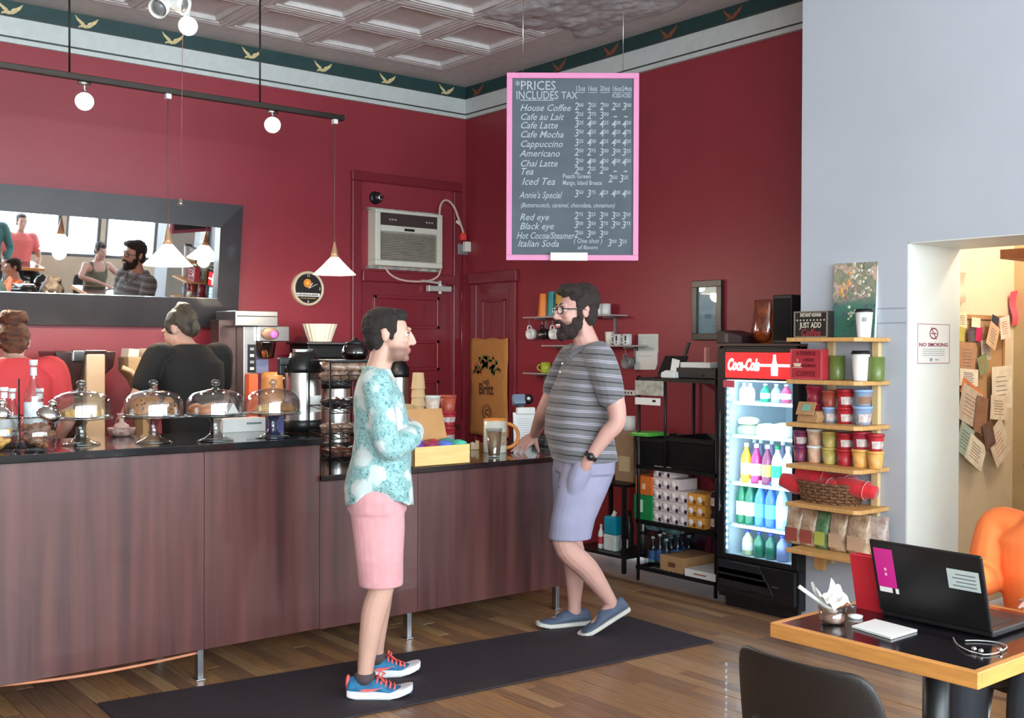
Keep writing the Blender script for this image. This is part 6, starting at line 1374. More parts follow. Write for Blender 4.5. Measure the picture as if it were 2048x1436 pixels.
M_TCR = mat('cream_tub', (226, 196, 166), .4, c2=(196, 140, 110), scale=26); M_TOL = mat('olive_tub', (176, 156, 70), .4, c2=(200, 180, 110), scale=26); M_TYE = mat('apricot_tub', (236, 190, 110), .4, c2=(220, 150, 70), scale=26)
o1 = -.12
h = tub(1660, 2, o1, 28, 31, M_TBL, 'blue tub under the terracotta one on the third board', lid=M_PBL, band=M_LBL); tub(1659, 2, o1, 29, 33, M_TOR, 'terracotta tub on a blue tub on the third board', dz=h)
h = tub(1690, 2, o1, 33, 33, M_TRD, 'lower cherry red tub on the third board', band=M_LBL); tub(1690, 2, o1, 34, 35, M_TRD, 'upper cherry red tub on the third board', dz=h, band=M_LBL)
h = tub(1726, 2, o1, 37, 37, M_TBL, 'lower sky blue tub at the right of the third board', lid=M_PBL, band=M_LBL); tub(1726, 2, o1, 36, 33, M_TBL, 'upper sky blue tub at the right of the third board', lid=M_PBL, dz=h, band=mat('brown_label', (150, 110, 86), .5))
h = tub(1632, 2, -.07, 30, 36, M_TPK, 'lower raspberry tub behind the cardboard box', band=M_LBL); tub(1629, 2, -.07, 33, 34, M_TPK, 'upper raspberry tub behind the cardboard box', dz=h)
p = shp(1621, -.17, 2); t = thing('kraft_box', 'small brown cardboard box with a teal sticker tilted on the third board', 'box', p, SIDE)
g = G(); g.prism([(-.065, 0), (.06, 0), (.075, .03), (.06, .06), (-.03, .065), (-.06, .03)], -.035, .035); g.build('carton', M_CARD, t, bev=.003); g = G(); g.box((.0, -.04, .075), (.11, .006, .075), rx=R(-24)); fl_ = g.build('flap', M_CARD, t); g = G(); g.box((.005, -.0445, .08), (.05, .002, .036), rx=R(-24)); g.build('sticker', mat('teal_sticker', (124, 176, 158), .5), fl_)
tubs4 = [(1601, M_TPU, M_TPU, 'purple', MATS['purple_tub'], M_LBL, 28, 31), (1630, M_TCR, M_TCR, 'cream', M_WHITE, None, 29, 34), (1660, M_TOL, M_TOL, 'olive', None, None, 30, 33), (1690, M_TRD, M_TRD, 'cherry red', None, M_LBL, 32, 33), (1722, M_TYE, M_TPK, 'apricot and raspberry', None, M_LBL, 35, 36), (1752, M_TYE, M_TRD, 'apricot and cherry', None, M_LBL, 32, 35)]
for px, ma_, mb_, nm, lid, bd_, wt, hp_ in tubs4:
    h = tub(px, 3, o1, wt, hp_, ma_, 'lower tub of the %s pair on the fourth board' % nm, lid=lid, band=None); tub(px, 3, o1, wt+1, hp_-1, mb_, 'upper tub of the %s pair on the fourth board' % nm, lid=lid, dz=h, band=bd_)
# basket of red cloths
zb5 = zsh[4]
p = shp(1662, -.115, 4); bk_ = thing('wicker_basket', 'brown oval wicker basket full of red cloth rolls', 'basket', p, SIDE); hB = hpx(1660, 985, 1024, XSF); aB, bB = wSh*.44, .105
g = G()
for ri in range(7):
    z = hB*ri/6; k = .84+.16*ri/6
    g.smooth().tube([(math.cos(a)*aB*k, math.sin(a)*bB*k+.006*math.sin(a*18+ri*math.pi), z+.004) for a in [i*2*math.pi/72 for i in range(73)]], .009, 6, False)
g.build('woven_strands', mat('wicker', (122, 84, 56), .7, var=.3, scale=70, bump=.6, bscale=120), bk_)['kind'] = 'stuff'
g = G(); n = 40
for z0_, z1_, k0, k1 in ((.002, hB, .8, .955),):
    g.add([(math.cos(i*2*math.pi/n)*aB*k0, math.sin(i*2*math.pi/n)*bB*k0, z0_) for i in range(n)]+[(math.cos(i*2*math.pi/n)*aB*k1, math.sin(i*2*math.pi/n)*bB*k1, z1_) for i in range(n)], [(i, (i+1) % n, n+(i+1) % n, n+i) for i in range(n)]+[tuple(range(n-1, -1, -1))])
g.build('lining', mat('wicker_dark', (84, 56, 38), .8), bk_)
g = G()
for i in range(26):
    a = i*2*math.pi/26; g.smooth().tube([(math.cos(a)*aB*.85, math.sin(a)*bB*.85, 0), (math.cos(a)*aB*.97, math.sin(a)*bB*.97, hB*.5), (math.cos(a)*aB*1.02, math.sin(a)*bB*1.02, hB+.01)], .005, 5)
g.build('stakes', MATS['wicker'], bk_)['kind'] = 'stuff'
M_REDC = mat('red_cloth', (206, 34, 44), .8, var=.12, scale=14, bump=.4, bscale=30, sheen=.3)
def roll(px, py, off, ln, r, rz, rx, lb):
    p = onX(px, py, XG+off); g = G().smooth(); rings = []
    for i in range(15):
        u = i/14; rr_ = r*(.75+.25*math.sin(math.pi*min(1, max(0, u*1.1-.05)))+.12*noise.noise((u*5, px, 1)))
        rings.append([(ln*(u-.5), math.cos(a)*rr_*(1+.1*noise.noise((u*6, math.cos(a)*1.5, math.sin(a)+px))), math.sin(a)*rr_*.9*(1+.1*noise.noise((u*6, a, px)))) for a in [k*math.pi/9 for k in range(18)]])
    g.loft(rings); t = thing('red_cloth_roll', lb, 'cloth', p, SIDE+rz, 'red cloth rolls in the basket'); t.rotation_euler = (0, rx, SIDE+rz)
    g.build('cloth', M_REDC, t)
    g = G().smooth(); q = ln*.28; g.tube([(q, math.cos(a)*r*1.02, math.sin(a)*r*.94) for a in [k*math.pi/9 for k in range(19)]], .0025, 5); g.build('tie', mat('pink_tie', (232, 150, 150), .6), t)
roll(1592, 968, -.13, .17, .058, .3, .25, 'red cloth roll at the left end of the basket'); roll(1630, 954, -.11, .20, .058, .2, .15, 'red cloth roll lying highest in the basket'); roll(1652, 974, -.14, .2, .056, -.2, -.1, 'red cloth roll at the front middle of the basket'); roll(1712, 976, -.13, .22, .054, .1, .15, 'red cloth roll drooping over the right end of the basket'); roll(1686, 964, -.08, .2, .056, -.3, .1, 'red cloth roll at the back right of the basket')
# bags of coffee on the lowest board
def pouch(px, wpx, hpx_, m, lb, band, off=-.12, tilt=0):
    p = shp(px, off, 5); s = mpp(p); w_ = wpx*s*1.1; h = hpx_*s; t = thing('snack_pouch', lb, 'pouch', p, SIDE+tilt, 'pouches on the lowest board')
    g = G().smooth(); g.loft([[(math.copysign(abs(math.cos(a))**.6, math.cos(a))*w_/2*k, math.copysign(abs(math.sin(a))**.7, math.sin(a))*.045*k2, z*h) for a in [i*math.pi/10 for i in range(20)]] for z, k, k2 in ((0, .92, .8), (.06, .98, 1), (.35, 1, 1), (.65, .98, .7), (.85, .96, .35), (1, 1.0, .06))]); g.build('pouch', m, t)
    g = G(); g.bb(-w_*.36, w_*.36, -.049, -.047, h*.1, h*.46); g.build('label', band, t)
M_FOIL = mat('clear_gold_film', (220, 196, 164), .22, c2=(150, 112, 86), scale=24, bump=.5, coat=.5)
pouch(1594, 36, 72, M_FOIL, 'leftmost film pouch with a brown label on the lowest board', mat('rust_label', (160, 76, 66), .6)); pouch(1624, 34, 72, M_FOIL, 'second film pouch with a rust label on the lowest board', MATS['rust_label']); pouch(1651, 30, 74, mat('green_film', (120, 150, 110), .25, c2=(60, 110, 70), scale=20, bump=.5), 'green topped pouch with a yellow green label', mat('lime_label', (186, 190, 90), .6)); pouch(1682, 38, 76, M_FOIL, 'gold film pouch in the middle of the lowest board', mat('tan_label', (206, 170, 140), .6)); pouch(1722, 46, 80, M_FOIL, 'large film pouch with a tan label near the laptop', MATS['tan_label']); pouch(1756, 44, 78, mat('silver_film', (206, 190, 180), .2, c2=(150, 120, 110), scale=24, bump=.6, coat=.5), 'silvery film pouch at the right end of the lowest board', MATS['tan_label'], -.08, .3)

# ================================================================== DOORWAY
def jw(px, py): return onY(px, py, GY0-.006)
a, b = jw(1834, 688), jw(1898, 688); zt_, zb_ = jw(1866, 648).z, jw(1866, 727).z
t = thing('no_smoking_sign', 'white no smoking notice on the cream door reveal', 'sign', ((a.x+b.x)/2, GY0-.0065, zb_)); w_, h_ = b.x-a.x, zt_-zb_
g = G(); g.bb(-w_/2, w_/2, -.002, 0, 0, h_); g.build('card', M_PAPER, t)
M_MAR = mat('maroon_print', (150, 70, 90), .6)
g = G(); f_ = .003; g.bb(-w_/2, w_/2, -.003, -.002, 0, f_); g.bb(-w_/2, w_/2, -.003, -.002, h_-f_, h_); g.bb(-w_/2, -w_/2+f_, -.003, -.002, 0, h_); g.bb(w_/2-f_, w_/2, -.003, -.002, 0, h_); g.build('border', M_MAR, t)
g = G(); pts = [(math.cos(u)*w_*.12, math.sin(u)*h_*.13) for u in [i*math.pi/12 for i in range(25)]]
for (x0, z0_), (x1, z1_) in zip(pts, pts[1:]): g.box(((x0+x1)/2, -.0025, h_*.76+(z0_+z1_)/2), (math.hypot(x1-x0, z1_-z0_)+.001, .001, .007), ry=-math.atan2(z1_-z0_, x1-x0))
g.box((0, -.0025, h_*.76), (w_*.26, .001, .006), ry=R(50)); g.bb(-w_*.08, w_*.08, -.003, -.002, h_*.745, h_*.775); g.build('symbol', M_MAR, t)
text('lettering', 'NO SMOKING', h_*.13, M_MAR, t, (0, -.0025, h_*.47), sx=w_/(h_*.13*6.3)*.9, bold=.0006)
g = G(); [g.bb(-w_*.34, w_*.34, -.003, -.002, h_*(.2+.05*q), h_*(.2+.05*q)+.003) for q in range(4)]; g.bb(-w_*.12, -w_*.04, -.003, -.002, h_*.06, h_*.14); g.bb(w_*.04, w_*.16, -.003, -.002, h_*.08, h_*.11); g.build('small_print', mat('grey_small_print', (150, 156, 160), .6), t)
# pin board with papers
def pw(px, py, o=.0): return onY(px, py, PY-o)
a = pw(1912, 628); b = pw(1985, 632)
cbd = thing('cork_board', 'wood framed cork board on the passage wall', 'board', (XR+.02, PY, pw(1950, 880).z))
wc, hc_ = b.x+.12-XR-.02, pw(1950, 630).z-pw(1950, 880).z
g = G(); g.bb(0, wc, -.012, 0, 0, hc_); g.build('cork', mat('cork', (190, 150, 110), .9, bump=.3), cbd)
for q in ((0, wc, hc_-.025, hc_), (0, wc, 0, .025), (0, .025, 0, hc_), (wc-.025, wc, 0, hc_)):
    g = G(); g.bb(q[0], q[1], -.02, -.0, q[2], q[3]); g.build('frame_bar', mat('board_frame', (186, 140, 96), .5), cbd)
papers = [(1925, 640, 22, 26, 0, (236, 220, 190), 'cream note at the top left of the cork board'), (1922, 668, 20, 24, 8, (190, 176, 90), 'yellow green leaflet on the cork board'), (1945, 672, 26, 28, -12, (90, 70, 74), 'dark photo card on the cork board'), (1958, 668, 16, 24, 6, (196, 40, 96), 'magenta card on the cork board'),
    (1952, 645, 22, 16, 3, (240, 228, 210), 'small cream slip at the top of the cork board'), (1935, 715, 40, 50, 2, (186, 140, 110), 'brown flyer in the middle of the cork board'), (1972, 700, 24, 34, -6, (214, 196, 190), 'pale flyer right of the brown flyer'), (1966, 728, 24, 30, -20, (130, 150, 110), 'green patterned flyer on the cork board'),
    (1938, 755, 46, 28, 3, (240, 230, 216), 'white sheet below the brown flyer'), (1944, 785, 56, 26, 24, (222, 130, 84), 'orange headed sheet tilted on the cork board'), (1940, 812, 52, 60, 20, (206, 190, 178), 'grey printed sheet tilted below the orange one'), (2004, 775, 52, 70, -2, (238, 228, 214), 'large white sheet hanging right of the cork board'), (1998, 815, 44, 40, 4, (230, 216, 200), 'cream sheet under the large white one'),
    (1962, 830, 30, 60, 12, (150, 110, 90), 'brown photo strip hanging below the board'), (1930, 880, 36, 50, 26, (170, 190, 180), 'pale blue photo sheet at the lower left'), (1952, 905, 46, 44, 28, (240, 232, 216), 'white sheet hanging lowest on the cork board'), (1998, 885, 44, 64, -34, (228, 214, 200), 'tilted cream newspaper page at the lower right'), (1978, 870, 26, 44, -20, (110, 80, 70), 'dark photo page behind the newspaper page'),
    (1990, 645, 18, 22, 15, (50, 52, 76), 'navy card at the top right of the cork board'), (2010, 655, 26, 36, -10, (226, 214, 206), 'white slip right of the navy card'), (1986, 672, 26, 40, 24, (214, 180, 150), 'tan ticket beside the white slip')]
for q, (px, py, wpx, hp_, ang, c_, lb) in enumerate(papers):
    p = pw(px, py, .022+.0022*q); s = mpp(p); g = G(); g.box((0, 0, 0), (wpx*s*1.55, .0012, hp_*s*1.22))
    t = thing('pinned_sheet', lb, 'paper', p); t.rotation_euler = (0, R(ang), 0)
    g.build('sheet', mat('sheet_%d' % q, c_, .7, var=.14, scale=16), t)
    if hp_ > 25: 
        g = G(); [g.bb(-wpx*s*.45, wpx*s*(.4-.1*(k % 2)), -.0014, -.0007, hp_*s*(-.35+.13*k), hp_*s*(-.35+.13*k)+.004) for k in range(6)]; g.build('printed_lines', mat('sheet_print_%d' % (q % 3), [(150, 130, 120), (180, 120, 100), (120, 120, 130)][q % 3], .7), t)
for px, py, wpx, hp_, ang, lb, n_ in ((1924, 575, 20, 60, 0, 'pale pink paper streamer above the cork board', 'pale_pink_paper'), (2029, 616, 26, 68, -8, 'bright pink paper hanging at the right end of the passage wall', 'hot_pink_paper')):
    p = pw(px, py, .02); s = mpp(p); t = thing('pink_paper', lb, 'paper', p); t.rotation_euler = (0, R(ang), 0); g = G().smooth(); n = 8
    P = [(x*wpx*s*.6, -.008*math.sin(i*.9), (i/n-.5)*hp_*s) for i in range(n+1) for x in (-1, 1)]; g.add(P, [(2*i, 2*i+1, 2*i+3, 2*i+2) for i in range(n)]); g.build('sheet', mat(n_, (250, 190, 170) if 'pale' in n_ else (250, 96, 120), .7), t)
# lamp in the passage
lp = thing('passage_lamp', 'round opal ceiling lamp of the passage behind the lintel', 'lamp', (XR+.6, PY-.8, 2.9))
g = G().smooth(); g.lathe([(.13, 0), (.13, -.03), (.1, -.07), (.05, -.09), (.001, -.095)], 24); g.build('shade', emis('passage_opal', (255, 240, 214), 3), lp)
ld = bpy.data.lights.new('passage_light', 'POINT'); ld.energy = 27; ld.color = (1, .88, .7); ld.shadow_soft_size = .12
lo = bpy.data.objects.new('lamp_light', ld); COL.objects.link(lo); lo.parent = lp; lo.location = (0, 0, -.2)

# ================================================================== TABLE WITH LAPTOP
TX0, TX1, TY0, TY1, TZ = 2.575, 3.30, 1.345, 1.975, .75
ctab = ((TX0+TX1)/2, (TY0+TY1)/2)
tab = thing('cafe_table', 'square cafe table with black top and oak edge at the lower right', 'table', (ctab[0], ctab[1], 0))
hw, hd_ = (TX1-TX0)/2, (TY1-TY0)/2; M_OAK = mat('oak_edge', (206, 142, 74), .4, var=.16, scale=4, stretch=(2, 2, 20), bump=.08, coat=.2)
g = G(); g.bb(-hw+.022, hw-.022, -hd_+.022, hd_-.022, TZ-.03, TZ); g.build('table_top', mat('black_laminate', (26, 22, 26), .16, var=.2, scale=30, coat=.2), tab)
for q in ((-hw, -hw+.022, -hd_, hd_), (hw-.022, hw, -hd_, hd_), (-hw+.022, hw-.022, -hd_, -hd_+.022), (-hw+.022, hw-.022, hd_-.022, hd_)):
    g = G(); g.bb(q[0], q[1], q[2], q[3], TZ-.042, TZ+.001); g.build('edge_strip', M_OAK, tab, bev=.003)
pcx = onZ(1853, 1436, .45); 
g = G().smooth(); g.lathe([(.038, .03), (.038, TZ-.05)], 20); g.build('column', M_BLACK, tab); g = G(); g.box((0, 0, TZ-.048), (.3, .3, .012)); g.build('mount_plate', M_BLACK, tab)
g = G(); g.box((0, 0, .018), (.56, .06, .03), rz=R(45)); g.box((0, 0, .018), (.56, .06, .03), rz=R(-45)); g.build('cross_foot', M_BLACK, tab, bev=.006)
# laptop
def tz(px, py, z=TZ): return onZ(px, py, z)
l0, l1 = tz(1775, 1228), tz(1975, 1284)
yc = (l0.y+l1.y)/2; xc = (l0.x+l1.x)/2; wl = abs(l0.y-l1.y)
lt = thing('laptop', 'open black laptop with stickers on its lid', 'laptop', (xc, yc, TZ), R(90)+math.atan2(0, 1))
# local: x along Y of the room, front (-y) looks to +X (to its user)
topz = onX(1840, 1106, xc-.06).z-TZ
g = G(); g.bb(-wl/2, wl/2, -.25, 0.0, .004, .024); ba = g.build('base', mat('black_laptop', (20, 19, 20), .4, var=.1), lt, bev=.005)
g = G(); g.bb(-wl/2+.03, wl/2-.03, -.16, -.04, .0242, .0258); g.build('keyboard', mat('key_black', (34, 34, 36), .5), ba)
th_ = R(16); Ld = topz/math.cos(th_)
g = G(); g.bb(-wl/2, wl/2, -.006, .006, 0, Ld); lid = g.build('lid', MATS['black_laptop'], lt, (0, .004, .02), (-th_, 0, 0), bev=.006)
g = G(); g.bb(-wl/2+.012, wl/2-.012, -.0075, -.006, .02, Ld-.012); g.build('screen', emis('laptop_screen', (150, 170, 190), .6), lid)
def sticker(u0, u1, v0, v1, m, nm): g = G(); g.bb(-wl/2+wl*u0, -wl/2+wl*u1, .006, .0068, Ld*v0, Ld*v1); return g.build(nm, m, lid)
# seen from behind: local +x is the far (left) end
sticker(.79, .965, .36, .90, mat('magenta_sticker', (206, 34, 136), .4), 'magenta_sticker'); sticker(.84, .96, .29, .36, M_PAPER, 'sticker_strip'); sticker(.78, .81, .29, .36, M_PAPER, 'sticker_strip'); sticker(.04, .31, .52, .78, mat('silver_sticker', (190, 200, 196), .4), 'silver_sticker')
g = G(); [g.bb(-wl/2+wl*.07, -wl/2+wl*(.27-.03*(q % 2)), .0068, .0072, Ld*(.56+.05*q), Ld*(.575+.05*q)) for q in range(4)]; g.build('sticker_print', mat('sticker_grey_print', (110, 116, 116), .5), lid)
text('sticker_text', '= =', .018, M_PAPER, lid, (-wl/2+wl*.88, .0069, Ld*.58), (R(90), R(90), R(180)))
# red folder standing behind the lid
f0 = tz(1748, 1226); t = thing('red_folder', 'upright red card folder between laptop and shelf', 'folder', (xc+.035, l0.y+.055, TZ), R(90))
g = G(); hf = onX(1730, 1114, xc-.04).z-TZ; g.bb(-.05, .05, -.004, .004, 0, hf); g.build('cover', mat('red_card', (196, 36, 50), .5), t, None, (-R(13), 0, 0)); g = G(); g.bb(-.05, .05, -.02, -.012, 0, hf*.97); g.build('back_cover', MATS['red_card'], t, None, (-R(8), 0, 0))
# dessert cup with spoon
p = tz(1665, 1247); s = mpp(p); t = thing('dessert_cup', 'clear plastic dessert cup with a white spoon and napkin', 'cup', (p.x, p.y, TZ)); r = 29*s; h_ = 36*s
g = G().smooth(); g.lathe([(r*.8, 0), (r*.82, .003), (r, h_), (r*.97, h_), (r*.78, .006), (.001, .006)], 26); g.build('cup', glass('cup_plastic', (236, 230, 226), .16), t)
g = G().smooth(); g.lathe([(r*.76, .007), (r*.86, h_*.5), (.001, h_*.55)], 22); g.build('dessert', mat('beige_cream', (220, 196, 180), .5, c2=(186, 150, 130), scale=50), t)
d_ = rt0*-1; g = G().smooth(); q0 = d_*.0+Vector((0, 0, h_*.7)); q1 = d_*(52*s*1.3)+Vector((0, 0, h_+38*s)); g.tube([q0, q0.lerp(q1, .5), q1], [.007, .006, .007], 6); g.ball(tuple(q0), (.016, .016, .006), 10, 6); g.build('spoon', M_WHITE, t)
g = G().smooth(); nx2 = 10; P = []; Fs = []
for j in range(nx2+1):
    for i in range(nx2+1):
        u, v = i/nx2-.5, j/nx2-.5; P.append((u*.1, v*.08, h_+.012+.03*noise.noise((u*4, v*4, 3))+.035*u*u*8*(.3+v)))
for j in range(nx2):
    for i in range(nx2): q = j*(nx2+1)+i; Fs.append((q, q+1, q+nx2+2, q+nx2+1))
g.add(P, Fs); g.build('napkin', M_PAPER, t)
p = tz(1699, 1239); g = G().smooth(); g.lathe([(.02, 0), (.022, .008), (.001, .012)], 12); tag(g.build('creamer_lid', M_WHITE, None, (p.x+.03, p.y, TZ)), 'small white lid lying beside the dessert cup', 'lid')
a, b_p, c_p, d_p = tz(1703, 1256), tz(1750, 1242), tz(1835, 1264), tz(1782, 1280)
cen = (a+b_p+c_p+d_p)/4; g = G()
for k in range(2): g.plate([((q.x-cen.x), (q.y-cen.y)) for q in (a, d_p, c_p, b_p)], .0005+k*.0035, .003+k*.0035)
tag(g.build('paper_napkin', M_PAPER, None, (cen.x, cen.y, TZ+.0005), bev=.001), 'folded white paper napkin on the black table top', 'napkin')
# earphones
p = tz(1965, 1297); t = thing('earphones', 'tangled grey earphones lying by the laptop', 'earphones', (p.x, p.y, TZ+.004)); g = G().smooth()
def tl(px, py, dz=0): q = tz(px, py)-Vector((p.x, p.y, TZ)); return (q.x, q.y, dz)
g.tube(smoothpath([tl(1906, 1278), tl(1915, 1292), tl(1935, 1305, .002), tl(1950, 1308), tl(1970, 1312), tl(1995, 1308), tl(2014, 1298, .002), tl(1995, 1288), tl(1960, 1284), tl(1930, 1284)]), .0018, 6); g.build('cable', mat('grey_cable', (170, 166, 162), .35), t)
for px, py in ((1948, 1304), (1962, 1308), (2000, 1306)): g = G().smooth(); g.ball(tl(px, py, .004), .007, 8, 6); g.build('ear_bud', M_STEEL, t)

# ================================================================== CHAIRS
M_CHR = mat('charcoal_chair_plastic', (27, 23, 22), .5, var=.08, bump=.1, bscale=120)
def chair(loc, rz, lb, grp=None):
    """front (-y) is where the sitter looks; origin on the floor"""
    t = thing('cafe_chair', lb, 'chair', loc, rz, grp)
    def shell(name, rows, th=.012):
        g = G().smooth(); n = 13; P = []; Fs = []
        for sgn in (0, 1):
            for (y, z, w_, cup, ty, tz_) in rows:
                for i in range(n):
                    u = i/(n-1)*2-1; c_ = abs(u)**2.6
                    P.append((u*w_/2, y-cup*c_+ty*th*sgn, z+tz_*th*sgn))
        m_ = len(rows)
        for k in (0, 1):
            for j in range(m_-1):
                for i in range(n-1): q = k*m_*n+j*n+i; Fs.append((q, q+1, q+n+1, q+n))
        o_ = m_*n
        for j in range(m_-1):
            for i in (0, n-1): q = j*n+i; Fs.append((q, q+n, o_+q+n, o_+q))
        for i in range(n-1):
            for j in (0, m_-1): q = j*n+i; Fs.append((q, q+1, o_+q+1, o_+q))
        g.add(P, Fs); return g.build(name, M_CHR, t, sub=1)
    shell('backrest', [(.19, .52, .40, .03, 1, 0), (.205, .60, .43, .045, 1, 0), (.22, .70, .43, .05, 1, 0), (.24, .775, .40, .045, 1, 0), (.248, .805, .36, .04, 1, 0), (.25, .815, .30, .03, 1, 0)])
    g = G().smooth(); g.loft([[(math.copysign(abs(math.cos(a))**.55, math.cos(a))*w_/2, math.copysign(abs(math.sin(a))**.55, math.sin(a))*.2, z) for a in [i*math.pi/12 for i in range(24)]] for z, w_ in ((.435, .40), (.44, .43), (.455, .43), (.46, .40))]); g.build('seat', M_CHR, t)
    for sx_ in (-1, 1):
        g = G().smooth(); g.tube([(sx_*.17, .15, .44), (sx_*.18, .19, .52), (sx_*.16, .21, .62)], .011, 8); g.build('back_support', M_STEEL, t)
        for sy in (-1, 1): g = G().smooth(); g.tube([(sx_*.16, sy*.14, .44), (sx_*.2, sy*.2, 0)], .011, 8); g.build('leg', M_STEEL, t)
    return t
cpos = onD(1592, 1335, 2.57)
chair((cpos.x+.235, cpos.y+.0, 0), R(90), 'dark plastic cafe chair with its back to us at the lower edge')
# ================================================================== PEOPLE
def spl(pts, n=5):
    """Catmull-Rom through (x,y,z,r) points"""
    out = []; P = [Vector(p) for p in pts]
    def at(p0, p1, p2, p3, t): return .5*((2*p1)+(-p0+p2)*t+(2*p0-5*p1+4*p2-p3)*t*t+(-p0+3*p1-3*p2+p3)*t**3)
    for i in range(len(P)-1):
        for k in range(n): out.append(at(P[max(i-1, 0)], P[i], P[i+1], P[min(i+2, len(P)-1)], k/n))
    return out+[P[-1]]
def limb(g, pts, n=5, seg=14):
    q = spl(pts, n); g.tube([p.xyz for p in q], [max(.003, p.w) for p in q], seg)
    for e in (q[0], q[-1]): g.ball(tuple(e.xyz), max(.003, e.w), 12, 8)
def trunk(g, rows, n=26, p=.8, hem=None):
    """stack of superellipse rings: (z, cx, cy, half width, half depth); hem(angle)->dz for the lowest ring"""
    rings = []
    for k, (z, cx, cy, a, b) in enumerate(rows):
        r_ = []
        for i in range(n):
            t = 2*math.pi*i/n; c, s_ = math.cos(t), math.sin(t)
            r_.append((cx+a*math.copysign(abs(c)**p, c), cy+b*math.copysign(abs(s_)**p, s_), z+(hem(t)*max(0, 1-k/3) if hem else 0)))
        rings.append(r_)
    g.loft(rings)
def melt(g, voxel, it, name, m, parent, fac=.5, disp=None, label=None, masks=None):
    """fuse overlapping shapes into one continuous smooth surface"""
    me = g.mesh(name); o = bpy.data.objects.new(name, me); TMP.collection.objects.link(o)
    rm = o.modifiers.new('r', 'REMESH'); rm.mode = 'VOXEL'; rm.voxel_size = voxel; rm.use_smooth_shade = True
    if it: sm = o.modifiers.new('s', 'SMOOTH'); sm.factor = fac; sm.iterations = it
    vl = TMP.view_layers[0]; vl.update()
    out = bpy.data.meshes.new_from_object(o.evaluated_get(vl.depsgraph)); bpy.data.objects.remove(o); bpy.data.meshes.remove(me)
    out.name = name; out.materials.clear()
    for mm in (m if isinstance(m, (list, tuple)) else [m]): out.materials.append(mm)
    if disp:
        nv = len(out.vertices); cs = [0.0]*(3*nv); ns = [0.0]*(3*nv)
        out.vertices.foreach_get('co', cs); out.vertex_normals.foreach_get('vector', ns)
        for i in range(0, 3*nv, 3):
            d = disp(Vector(cs[i:i+3])); cs[i] += ns[i]*d; cs[i+1] += ns[i+1]*d; cs[i+2] += ns[i+2]*d
        out.vertices.foreach_set('co', cs); out.update()
    out.polygons.foreach_set('use_smooth', [True]*len(out.polygons))
    for nm_, fn in (masks or {}).items():
        at_ = out.attributes.new(nm_, 'FLOAT', 'POINT'); at_.data.foreach_set('value', [fn(v.co) for v in out.vertices])
    return put(name, out, parent, label=label)
def HT(loc, yaw=0, pitch=0, roll=0, k=1.0):
    from mathutils import Euler
    return Matrix.Translation(loc) @ Euler((pitch, roll, yaw)).to_matrix().to_4x4() @ Matrix.Diagonal((k, k, k, 1))
def head_shapes(g, T, nose=1.0, jaw=1.0):
    g.T = T
    g.ball((0, .018, .032), (.074, .095, .084), 20, 14); g.ball((0, -.028, -.02), (.063, .066, .092), 18, 12)
    g.ball((0, -.035, -.078), (.052*jaw, .052, .04), 16, 10); g.ball((0, -.078, -.098), (.022*jaw, .019, .018), 12, 8)
    g.tube([(0, -.088, .022), (0, -.104, -.004), (0, -.114*nose, -.026), (0, -.102, -.036)], [.009, .0105, .0125, .010], 10)
    for sx in (-1, 1):
        g.ball((sx*.0115, -.101, -.031), (.0085, .011, .008), 10, 7)
        g.ball((sx*.037, -.068, -.018), (.022, .02, .022), 10, 7)
        g.ball((sx*.027, -.083, .034), (.026, .014, .010), 10, 7)
        g.ball((sx*.075, .018, -.004), (.010, .020, .030), 12, 8); g.ball((sx*.080, .026, .010), (.008, .014, .018), 10, 7)
    g.ball((0, -.093, -.058), (.022, .010, .0065), 10, 7); g.ball((0, -.091, -.0695), (.020, .011, .007), 10, 7)
    g.T = Matrix.Identity(4)
def eyes(T, parent, iris=(70, 50, 36)):
    for sx, nm in ((-1, 'eye'), (1, 'eye')):
        g = G().smooth(); g.T = T; g.ball((sx*.031, -.0735, .010), (.0135, .0125, .0085), 14, 10); e = g.build(nm, mat('eye_white', (226, 220, 214), .25), parent)
        g = G().smooth(); g.T = T; g.ball((sx*.031, -.0840, .010), (.0055, .0032, .0055), 10, 7); g.build('iris', mat('iris_%d' % iris[0], iris, .2), e)
        g = G().smooth(); g.T = T; g.tube([(sx*.018, -.0845, .0155), (sx*.031, -.0870, .0180), (sx*.046, -.0785, .014)], .0024, 6); g.build('eyelid_line', mat('lash', (50, 34, 30), .7), e)
def brows(T, parent, m, w=.0045):
    for sx in (-1, 1):
        g = G().smooth(); g.T = T; g.tube([(sx*.014, -.0925, .034), (sx*.03, -.0925, .0395), (sx*.048, -.080, .034)], [w*.8, w, w*.5], 8); g.build('eyebrow', m, parent)
